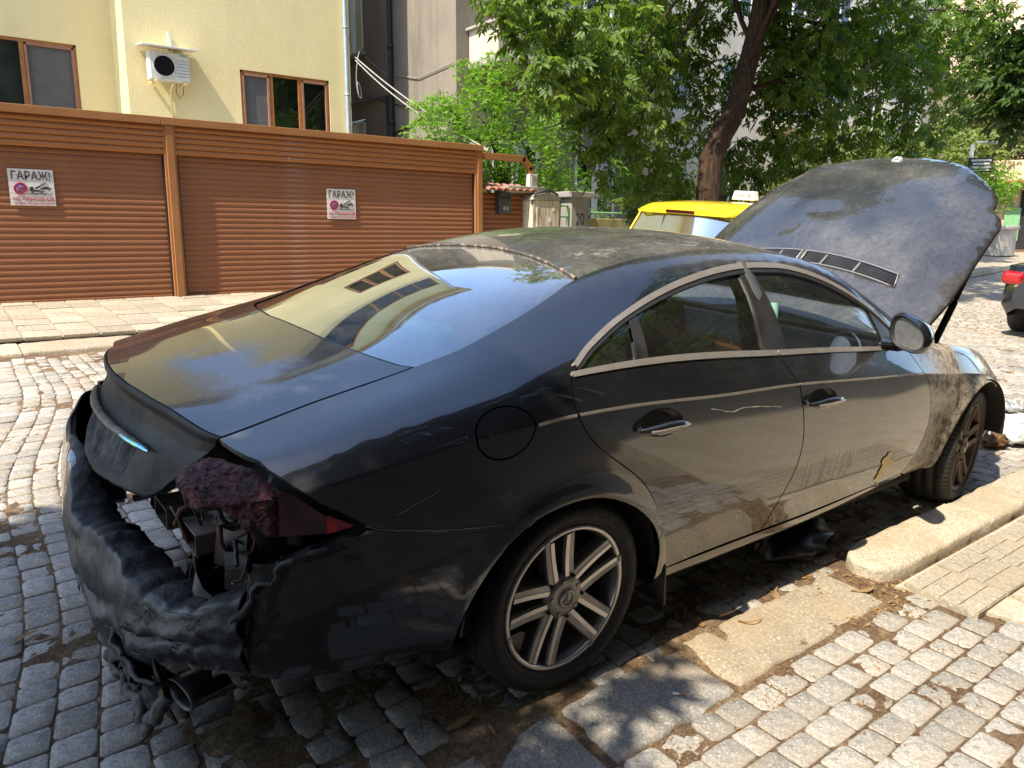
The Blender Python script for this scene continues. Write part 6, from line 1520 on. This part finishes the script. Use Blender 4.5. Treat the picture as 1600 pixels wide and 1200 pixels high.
# ------------------------------------------------------------------ trees and shrubs
def leaf_cloud(blobs, n_per, mat, name, parent, size=.10, leaflets=5, droop=.5, seed=0, tone=(0,1), shell=.55):
    r = np.random.default_rng(seed); C_ = []; 
    for (c, rad) in blobs:
        rad = np.array(rad if hasattr(rad, '__len__') else (rad,)*3, float); n = int(n_per*(rad[0]*rad[1]+rad[1]*rad[2]+rad[0]*rad[2])/3)
        d = r.normal(size=(n, 3)); d /= np.linalg.norm(d, axis=1)[:,None]; q = r.random(n)**(1/3.); q = shell*q+(1-shell)*(.75+.35*r.random(n))
        C_.append(np.array(c)+d*rad*q[:,None]*(1+.25*noise3(d*2.3+np.array(c)))[:,None])
    C_ = np.vstack(C_); n = len(C_)
    az = r.random(n)*2*np.pi; dr = -(.15+droop*r.random(n)); ax = np.stack([np.cos(az)*np.cos(dr), np.sin(az)*np.cos(dr), np.sin(dr)], 1)
    sd = np.cross(ax, np.array([0,0,1.])); sd /= np.linalg.norm(sd, axis=1)[:,None]+1e-9; up = np.cross(sd, ax)
    roll = r.normal(0, .5, n); sd, up = sd*np.cos(roll)[:,None]+up*np.sin(roll)[:,None], up*np.cos(roll)[:,None]-sd*np.sin(roll)[:,None]
    L = size*(.7+.6*r.random(n)); V = []; S_ = []
    sh = np.clip(tone[0]+(tone[1]-tone[0])*(r.random(n)*.7+.3*(.5+.5*noise3(C_*.9))), 0, 1)
    lay = [(0.0,0.0,1.0)] if leaflets == 1 else [(.95,0,0)]+[(.75-.32*(k//2), (-1 if k % 2 else 1), 1) for k in range(leaflets-1)]
    for (p, sg, w) in lay:
        b = C_+ax*(L*1.3*p)[:,None]
        dirv = ax if sg == 0 else (ax*.62+sd*sg*.75); dirv = dirv+np.array([0,0,-.25])*r.random(n)[:,None]; dirv = dirv/np.linalg.norm(dirv, axis=1)[:,None]
        sv = np.cross(dirv, up); sv /= np.linalg.norm(sv, axis=1)[:,None]+1e-9; ln = L*(.85+.3*r.random(n))
        fold = up*(ln*.10)[:,None]
        V.append(np.stack([b, b+dirv*(ln*.42)[:,None]+sv*(ln*.21)[:,None]+fold, b+dirv*ln[:,None]-up*(ln*.12)[:,None], b+dirv*(ln*.42)[:,None]-sv*(ln*.21)[:,None]+fold], 1)); S_.append(np.repeat(np.clip(sh+r.normal(0, .10, n), 0, 1)[:,None], 4, 1))
    V = np.concatenate(V).reshape(-1, 3); S_ = np.concatenate(S_).ravel(); m = len(V)//4; b = np.arange(m)*4
    F = np.concatenate([np.stack([b, b+1, b+2], 1), np.stack([b, b+2, b+3], 1)])
    return big_mesh(name, V, F, mat, parent, attrs={'shade': ('POINT', S_)})
def limb(mb, pts, r0, r1, n=9, wob=.04, seed=0):
    P_ = smooth_line([tuple(p) for p in pts], 6); k = len(P_); rr = [r0+(r1-r0)*(i/(k-1))**.8 for i in range(k)]
    P_ = [np.array(p)+wob*np.array([noise3(np.array(p)*2+seed), noise3(np.array(p)*2+seed+9), 0]) for p in P_]; mb.tube(P_, rr, n)
def tree(name, lb, cat, trunk_pts, r0, r1, blobs, n_per, mat, size, leaflets=5, seed=0, group=None, branches=12, droop=.5, tone=(0,1), shell=.55):
    base = Vector(trunk_pts[0]); t = empty(name, lb, cat, group)
    mb = MB(); limb(mb, trunk_pts, r0, r1, 12, r0*.25, seed); tr = mb.build('trunk', MAT['bark'], t)
    rr = random.Random(seed)
    for k in range(min(branches, len(blobs))):
        c, rad = blobs[k*len(blobs)//branches % len(blobs)]; u = rr.uniform(.45, 1.0); P_ = np.array([np.array(p, float) for p in trunk_pts]); ii = u*(len(P_)-1); i0 = int(min(ii, len(P_)-2)); s0 = P_[i0]*(1-(ii-i0))+P_[i0+1]*(ii-i0)
        e = np.array(c, float); mid = (s0+e)/2+np.array([0,0,.35]); lb_ = MB(); limb(lb_, [s0, mid, e], r1*.36, .010, 6, .06, seed+k); lb_.build('limb', MAT['bark'], t)
    leaf_cloud(blobs, n_per, mat, 'crown', t, size, leaflets, droop, seed, tone, shell)
    return t
tp = [at(1100,345,6.3), at(1108,280,6.3), at(1122,225,6.28), at(1150,165,6.25), at(1172,90,6.2), at(1188,10,6.2), at(1200,-90,6.2), at(1215,-220,6.2)]
tp[0].z = .35
bl = []
def B(u, v, Y, r): bl.append((tuple(at(u, v, Y)), r))
for a in ((845,25,6.2,.62),(800,-20,6.4,.6),(900,70,6.0,.62),(860,120,5.9,.5),(960,40,6.4,.7),(940,140,6.1,.6),(985,120,6.8,.7),(1010,60,7.4,.75),(990,200,6.4,.55),(960,255,6.2,.45),(1010,265,6.6,.45),(1050,220,7.2,.55),(930,210,6.2,.4),(1060,300,7.4,.4),(1000,315,7.2,.35),(1070,120,7.6,.6),(1050,10,7.4,.6),(1120,10,7,.5),
          (1250,30,6.0,.7),(1240,110,6.0,.6),(1300,80,5.9,.7),(1320,10,6,.75),(1290,160,6.1,.6),(1360,120,6.2,.7),(1390,40,6.2,.75),(1430,120,6.3,.65),(1350,200,6.3,.5),(1420,190,6.4,.5),(1470,60,6.4,.65),(1480,150,6.5,.5),(1460,215,6.5,.34),(1410,235,6.5,.30),(1520,110,6.6,.42),(1530,30,6.7,.5),(1230,190,6.6,.6),(1200,240,7.2,.5),(1245,245,7.0,.4),(1170,290,7.6,.45),(1215,120,6.8,.5),(1495,195,6.6,.3),(1275,215,7.2,.45)): B(*a)
r_ = random.Random(3)
for a in ((1195,150,6.9,.5),(1210,60,6.6,.5),(1160,240,7.4,.45),(1110,180,7.6,.5),(1085,60,7.6,.55),(1250,290,7.4,.45),(1300,235,7.0,.4),(1140,110,7.4,.4),(1340,90,7.2,.8),(1420,90,7.4,.8),(1280,100,7.4,.8),(1490,100,7.4,.7),(1545,75,6.9,.4),(1525,60,7.2,.55),(1560,20,6.9,.45),(1500,20,7.4,.7),(1440,20,7.4,.8)): B(*a)
for k in range(44):
    a = r_.uniform(0, 6.28); q = r_.uniform(.2, 1)**.6; bl.append(((10.2+4.6*q*math.cos(a), 6.4+3.6*q*math.sin(a), 6.4+6.0*r_.random()), r_.uniform(.85, 1.2)))
tree('big_maple_tree', 'big dark leafy tree with a leaning trunk behind the yellow taxi', 'tree', tp, .235, .14, bl, 430, MAT['leaf'], .115, 7, 5, branches=24, droop=.9, shell=.7)
# dry sprigs in the crown
sh = []
for a in ((745,180,8.6,.55),(700,190,8.5,.42),(670,215,8.4,.38),(760,240,8.4,.5),(810,180,8.8,.5),(720,240,8.3,.4),(830,250,8.6,.55),(790,290,8.5,.5),(870,210,9.0,.5),(760,140,8.9,.42),(730,110,9,.25),(850,300,8.6,.5),(690,165,8.6,.25),(890,290,8.8,.42),(780,100,9,.3),(660,170,8.5,.22)): sh.append((tuple(at(a[0], a[1], a[2])), a[3]))
b0 = at(790, 300, 8.6)
tree('green_shrub', 'bright green leafy shrub behind the side gate, before the grey house', 'shrub', [(b0.x, 8.7, .5), (b0.x, 8.7, 1.6), (b0.x+.1, 8.8, 2.8)], .09, .05, sh, 2600, MAT['leaf_light'], .055, 3, 9, branches=14, droop=.3, tone=(.1,1), shell=.5)
def mass(name, lb, cat, pts, n_per, mat, size, seed, X=None, stem=None, foot=.4, leaflets=3, group=None, tone=(0,1), rtrunk=.12):
    bs = [(tuple(at(u, v, Y)) if X is None else tuple(atx(u, v, X)), r) for (u, v, Y, r) in pts]; c = np.mean([np.array(b[0]) for b in bs], 0) if stem is None else np.array(stem)
    return tree(name, lb, cat, [(c[0], c[1], foot), (c[0]+.1, c[1], (foot+c[2])/2), (c[0], c[1]+.1, c[2])], rtrunk, rtrunk*.4, bs, n_per, mat, size, leaflets, seed, group, branches=8, tone=tone)
mass('garden_tree', 'dark green tree in the garden behind the leaning trunk', 'tree', [(1010,300,9.5,.7),(1050,330,9.5,.6),(960,320,9.5,.5),(1160,300,9.5,.7),(1200,330,9.5,.6),(1090,260,9.8,.8),(1240,310,9.6,.5)], 380, MAT['leaf'], .10, 21, foot=.6, tone=(0,.8))
mass('pale_bush', 'pale yellow-green bush behind the raised bonnet', 'bush', [(1240,280,0,1.0),(1290,255,0,1.1),(1330,240,0,1.1),(1370,235,0,1.1),(1230,320,0,1.1),(1280,300,0,1.2),(1340,300,0,1.3)], 300, MAT['leaf_pale'], .14, 22, X=20, foot=1.0)
mass('pale_hedge_tree', 'pale green small tree behind the bonnet top', 'tree', [(1420,245,0,1.1),(1470,235,0,1.2),(1500,250,0,1.1),(1450,280,0,1.3),(1520,290,0,1.1),(1400,275,0,1.2)], 260, MAT['leaf_pale'], .16, 23, X=25, foot=.9)
mass('olive_street_tree', 'large olive green tree beyond the street lamp at the right', 'tree', [(1580,200,0,2.0),(1560,240,0,1.7),(1590,270,0,1.8),(1550,170,0,1.3),(1600,160,0,1.8),(1575,300,0,1.4),(1620,220,0,2.2),(1540,215,0,1.2),(1510,150,0,1.1),(1520,185,0,1.2),(1550,290,0,1.0)], 230, MAT['leaf_far'], .20, 24, X=33, foot=.8, rtrunk=.25)
mass('yellow_green_bush', 'bright yellow-green bush below the street sign', 'bush', [(1545,295,0,.6),(1560,290,0,.6),(1540,275,0,.5),(1555,310,0,.5)], 500, MAT['leaf_light'], .10, 25, X=23, foot=1.2)
r_ = random.Random(44)
ob = [(tuple(atx(u, v, 12.5)), r) for u, v, r in ((1595,110,.5),(1575,140,.4),(1560,165,.30),(1600,165,.45),(1620,120,.7),(1650,60,.9),(1600,75,.45))]
for k in range(46):
    a_ = r_.uniform(0, 6.28); q_ = r_.random()**.5; ob.append(((13+4.8*q_*math.cos(a_), -2.7+2.6*q_*math.sin(a_), 5.0+7.5*r_.random()), r_.uniform(.9, 1.25)))
tree('overhanging_tree', 'dark leafy tree whose branch hangs in at the top right corner', 'tree', [(14,-2.4,-.2),(14,-2.4,2),(13.9,-2.3,4.5),(14,-2.4,7)], .24, .12, ob, 330, MAT['leaf_mid'], .15, 5, 26, branches=16)
# trees on the viewer's side of the street: their shade falls across the road and the back of the car
def shade_tree(name, lb, x, y, blobs, seed, mat='leaf', n=260):
    z0 = tt*y; return tree(name, lb, 'tree', [(x, y, z0), (x+.1, y+.05, z0+1.6), (x-.05, y+.1, z0+3.2), (x+.1, y, z0+5.2)], .20, .10, blobs, n, MAT[mat], .14, 5, seed, 'street trees behind the viewer', branches=12, droop=.6)
sb_ = []
r_ = random.Random(12)
for k in range(84):
    gy_ = r_.uniform(-5.2, 1.2); gx_ = r_.uniform(-4.2, .30 if gy_ > -2.8 else .9); z = r_.uniform(4.4, 7.4); rad = r_.uniform(.55, .8)
    sb_.append(((gx_-.65*z, gy_-.17*z, z), rad))
shade_tree('shade_tree', 'street tree on the viewer side whose crown shades the saloon boot', -5.2, -3.6, sb_, 31, n=620)
sb2 = [((7.5+r_.uniform(-2.6,2.6), -3.5+r_.uniform(-.9,.9), 5.0+r_.uniform(-1.4,3.4)), r_.uniform(.7,1.0)) for _ in range(34)]
shade_tree('kerbside_tree', 'street tree on the viewer side farther up the pavement', 7.5, -3.6, sb2, 32)
# ------------------------------------------------------------------ other vehicles
taxi = empty('yellow_taxi', 'yellow taxi estate parked behind the black saloon with roof sign', 'taxi', loc=(0,0,0), street=True)
TX0, TY0 = 5.45, 3.58
def ring(x, w, z0, z1, zs, wt):
    "cross-section of a car body at x: half width w, sill z0, waist zs, roof z1, roof half width wt"
    h = [(-w*.90,z0),(-w,z0+.12),(-w*1.0,(z0+zs)/2),(-w*.985,zs),(-wt,z1-.06),(-wt*.86,z1-.01),(-wt*.4,z1+.012),(0,z1+.016)]
    return [(x, y, z) for y, z in h]+[(x, -y, z) for y, z in h[::-1][1:]]
def car_body(name, mat, parent, st, ox, oy):
    mb = MB(); G_ = np.array([ring(*s) for s in st])+np.array([ox, oy, 0]); mb.grid(G_, 0, True); mb.add([tuple(p) for p in G_[0]], [tuple(range(G_.shape[1]))]); mb.add([tuple(p) for p in G_[-1]], [tuple(range(G_.shape[1]))]); return mb.build(name, mat, parent)
body = car_body('body', MAT['taxi'], taxi, [(.0,.80,.35,.92,.90,.74),(.03,.83,.28,.96,.94,.76),(.10,.84,.26,1.02,.98,.78),(.16,.84,.25,1.06,1.0,.78),(1.0,.85,.22,1.03,1.0,.78),(2.9,.85,.22,.99,.96,.76),(3.1,.85,.22,.93,.91,.72),(3.9,.83,.24,.82,.80,.68),(4.15,.78,.30,.68,.64,.6)], TX0, TY0)
def roof_ring(x, w, z0, z1):
    h = [(-w,z0),(-w*1.01,z0+.03),(-w*.95,z1-.035),(-w*.8,z1-.008),(-w*.4,z1+.006),(0,z1+.008)]; return [(x, y, z) for y, z in h]+[(x, -y, z) for y, z in h[::-1][1:]]
mb = MB(); G_ = np.array([roof_ring(*s) for s in ((.17,.66,1.345,1.395),(.22,.69,1.345,1.43),(.32,.71,1.345,1.465),(.8,.715,1.35,1.50),(1.6,.715,1.35,1.505),(2.2,.70,1.34,1.46),(2.36,.67,1.34,1.40))])+np.array([TX0,TY0,0]); mb.grid(G_, 0, True); mb.add([tuple(p) for p in G_[0]], [tuple(range(G_.shape[1]))]); mb.add([tuple(p) for p in G_[-1]], [tuple(range(G_.shape[1]))]); cabn = mb.build('roof', MAT['taxi'], taxi)
def quadp(name, pts, mat, th=.008):
    mb = MB(); mb.add([tuple(np.array(p)+np.array([TX0,TY0,0])) for p in pts], [tuple(range(len(pts)))]); o = mb.build(name, mat, taxi, recalc=False); md = o.modifiers.new('s', 'SOLIDIFY'); md.thickness = th; return o
tg = MAT['car_glass']
n = 12; rw_ = MB(); G_ = []
for i in range(n+1):
    u = i/n*2-1; G_.append([(TX0+.06+.05*u*u, TY0+.76*u, .98), (TX0+.13+.05*u*u, TY0+.72*u, 1.15), (TX0+.21+.05*u*u, TY0+.67*u, 1.345+.02*(1-u*u))])
rw_.grid(np.array(G_)); rwo = rw_.build('rear_window', MAT['rear_glass'], taxi, recalc=False)
for sg in (-1, 1):
    quadp('rear_pillar', [(.10,sg*.80,.97),(.34,sg*.815,1.0),(.42,sg*.70,1.36),(.26,sg*.67,1.38)], MAT['taxi'], .02)
    quadp('side_window', [(.38,sg*.81,1.01),(1.15,sg*.82,1.0),(1.15,sg*.69,1.36),(.46,sg*.69,1.36)], tg); quadp('side_window', [(1.22,sg*.82,1.0),(2.1,sg*.82,.98),(2.1,sg*.69,1.35),(1.22,sg*.69,1.36)], tg)
    quadp('door_pillar', [(1.13,sg*.825,1.0),(1.24,sg*.825,1.0),(1.24,sg*.70,1.37),(1.13,sg*.70,1.37)], MAT['black'], .02); quadp('front_pillar', [(2.85,sg*.78,.95),(2.98,sg*.76,.95),(2.35,sg*.64,1.37),(2.25,sg*.67,1.37)], MAT['taxi'], .03)
    quadp('side_window', [(2.14,sg*.82,.98),(2.82,sg*.79,.96),(2.28,sg*.68,1.35),(2.14,sg*.69,1.35)], tg)
quadp('windscreen', [(2.95,-.76,.95),(2.95,.76,.95),(2.36,.62,1.37),(2.36,-.62,1.37)], tg)
mb = MB(); mb.box((TX0+.165, TY0+.0, 1.372), (.03,.42,.035)); mb.build('brake_light', MAT['red_lens'], taxi, .008)
for sg in (-1, 1):
    mb = MB(); mb.box((TX0+.02, TY0+sg*.70, .85), (.10,.16,.30)); mb.build('tail_light', MAT['red_bright'], taxi, .03)
    for xx in (.75, 3.35):
        mb = MB(); mb.lathe([(.18,-.09),(.28,-.10),(.305,-.08),(.31,0),(.305,.08),(.28,.10),(.18,.09)], 32, axis='Y', c=(TX0+xx, TY0+sg*.76, .31), close=True); w_ = mb.build('wheel', MAT['tyre'], taxi); mb = MB(); mb.lathe([(0,-.07),(.12,-.09),(.19,-.07),(.19,.07)], 24, axis='Y', c=(TX0+xx, TY0+sg*.76, .31)); mb.build('rim', MAT['alloy'], w_)
mb = MB(); mb.box((TX0+.02,TY0,.50), (.16,1.60,.25)); mb.build('bumper', MAT['taxi'], taxi, .05)
for yy in (-.35,.35): mb = MB(); mb.box((TX0+.95,TY0+yy,1.10), (.12,.30,.40)); mb.build('seat', MAT['seat'], taxi, .05)
mb = MB(); mb.box((TX0+1.6,TY0,.62), (2.6,1.5,.5)); mb.build('cabin_floor', MAT['black'], taxi)
sgn = MB(); sgn.prism([(-.17,0),(.17,0),(.14,.11),(-.14,.11)], -.05, .05, axis='X'); so = sgn.build('roof_sign', MAT['sign_white'], taxi, .01); so.location = (TX0+1.30, TY0-.05, 1.535)
tm = put_text('ТАКСИ', -.11, .11, .03, .08, MAT['ink_black'], so, y=0, name='lettering'); tm.matrix_local = Matrix.Translation((-.052,0,0)) @ Matrix.Rotation(math.radians(-90), 4, 'Z')
mb = MB(); mb.tube([(TX0+.55,TY0+.1,1.51),(TX0+.40,TY0+.12,1.75)], .005, 6); mb.build('aerial', MAT['black_iron'], taxi)
# dark car at the right edge
dc = empty('parked_dark_car', 'dark blue car cut off by the right picture edge with red tail light', 'car', street=True)
DX, DY = 9.50, .62
bd_ = car_body('body', MAT['dark_car'], dc, [(.0,.72,.38,.84,.62,.6),(.04,.84,.30,.92,.80,.7),(.15,.88,.26,.96,.90,.76),(.7,.89,.24,.99,.93,.78),(1.0,.89,.24,1.0,.93,.80),(3.2,.89,.24,.96,.92,.8),(4.2,.84,.28,.78,.74,.66),(4.4,.74,.34,.6,.56,.5)], DX, DY)
cb_ = car_body('cabin', MAT['car_glass'], dc, [(.55,.72,.97,1.0,.98,.60),(1.25,.74,1.0,1.42,1.05,.60),(2.2,.74,1.0,1.44,1.05,.60),(3.1,.72,.97,1.0,.98,.58)], DX, DY)
for sg in (-1, 1):
    mb = MB(); mb.box((DX+.07, DY+sg*.76, .75), (.18,.26,.17)); mb.build('tail_light', MAT['red_bright'], dc, .05, 3)
    for xx in (.78, 3.45):
        mb = MB(); mb.lathe([(.19,-.10),(.29,-.11),(.315,-.09),(.32,0),(.315,.09),(.29,.11),(.19,.10)], 36, axis='Y', c=(DX+xx, DY+sg*.80, .32), close=True); w_ = mb.build('wheel', MAT['tyre'], dc); mb = MB(); mb.lathe([(0,-.08),(.12,-.10),(.20,-.08),(.20,.08),(.12,.10),(0,.08)], 24, axis='Y', c=(DX+xx, DY+sg*.80, .32)); mb.build('rim', MAT['alloy'], w_)
# ------------------------------------------------------------------ far end of the street
def wz(p): return p
fk = empty('crossing_kerb', 'pale kerb of the far pavement across the side street', 'kerb', street=True)
A, B2 = np.array([16.2,5.1]), np.array([26.5,6.75]); k = 10
for i in range(k):
    p0 = A+(B2-A)*i/k; p1 = A+(B2-A)*(i+.97)/k; d = p1-p0; L = np.hypot(*d); mb = MB(); mb.box((0,0,.07), (L,.25,.14)); o = mb.build('kerb_stone', MAT['kerb'], fk, .02); o.location = ((p0[0]+p1[0])/2, (p0[1]+p1[1])/2, 0); o.rotation_euler = (0,0,math.atan2(d[1], d[0]))
mb = MB(); mb.prism([(16.2,5.2),(26.5,6.85),(40,9),(40,16),(16.2,12)], 0, .10); o = mb.build('far_pavement', MAT['tile']); place(o, street=True); tag(o, kind='structure')
pw = atx(1558, 402, 27.5); pl_ = empty('stone_planter', 'low stone planter wall at the far corner beside the shop', 'planter', loc=(27.4, 8.9, .70), rz=math.radians(-70))
mb = MB(); mb.lathe([(1.15,0),(1.15,.85),(1.22,.85),(1.22,.97),(1.0,.97),(1.0,.8),(0,.8)], 20); mb.build('planter_wall', MAT['concrete'], pl_, .01)
shop = empty('corner_shop', 'small shop front with dark poster panel at the far right', 'shop', loc=(31.0, 8.6, .75), rz=math.radians(-72))
def sbox(nm, c, s, m, par=None, b=.01): q = MB(); q.box(c, s); return q.build(nm, m, par or shop, b)
sbox('wall', (2.5,1.5,1.6), (9,3,3.4), MAT['wall_peach']); sbox('doorway', (.1,-.03,1.2), (.9,.10,2.2), MAT['black'])
sbox('poster_panel', (.35,-.10,1.35), (.8,.06,1.6), MAT['poster']); sbox('display_frame', (-.55,-.08,1.0), (.5,.08,1.2), MAT['green_iron']); sbox('awning', (.3,-.4,2.5), (3.4,.9,.10), MAT['wood_frame'])
put_text('Добро', .05, .62, 1.80, 1.98, MAT['pink_neon'], shop, y=-.135); put_text('кафе', .08, .60, 1.55, 1.72, MAT['pink_neon'], shop, y=-.135)
lp = atx(1513, 285, 24); lamp = empty('street_lamp', 'pale street lamp rising behind the bonnet corner', 'street lamp', loc=(24, lp.y, .9))
zt = atx(1516, 226, 24).z; mb = MB(); mb.tube([(0,0,-.3),(0,0,zt-.9)], [.07,.055], 10); mb.build('post', MAT['zinc'], lamp); mb = MB(); mb.box((.25,-.35,zt-.86), (.22,.95,.07), 0, Matrix.Rotation(math.radians(8), 3, 'X') @ Matrix.Rotation(math.radians(-35), 3, 'Z')); mb.build('lamp_head', MAT['zinc'], lamp, .02)
sp_ = atx(1532, 258, 23); sgn2 = empty('street_sign', 'small dark street sign plate with white lines beside the lamp', 'sign', loc=(23, sp_.y, 0), rz=math.radians(-62))
mb = MB(); mb.box((0,0,sp_.z), (.62,.04,.42)); mb.build('plate', MAT['ink_black'], sgn2, .005); mb = MB(); mb.tube([(.0,.05,.6),(.0,.05,sp_.z+.2)], .03, 8); mb.build('post', MAT['zinc'], sgn2)
for a, w_, h_ in ((.13,.50,.055),(.035,.42,.055),(-.06,.54,.065),(-.145,.48,.03)):
    mb = MB(); mb.box((.01,-.024,sp_.z+a), (w_,.008,h_)); mb.build('text_line', MAT['sign_white'], sgn2, .006)
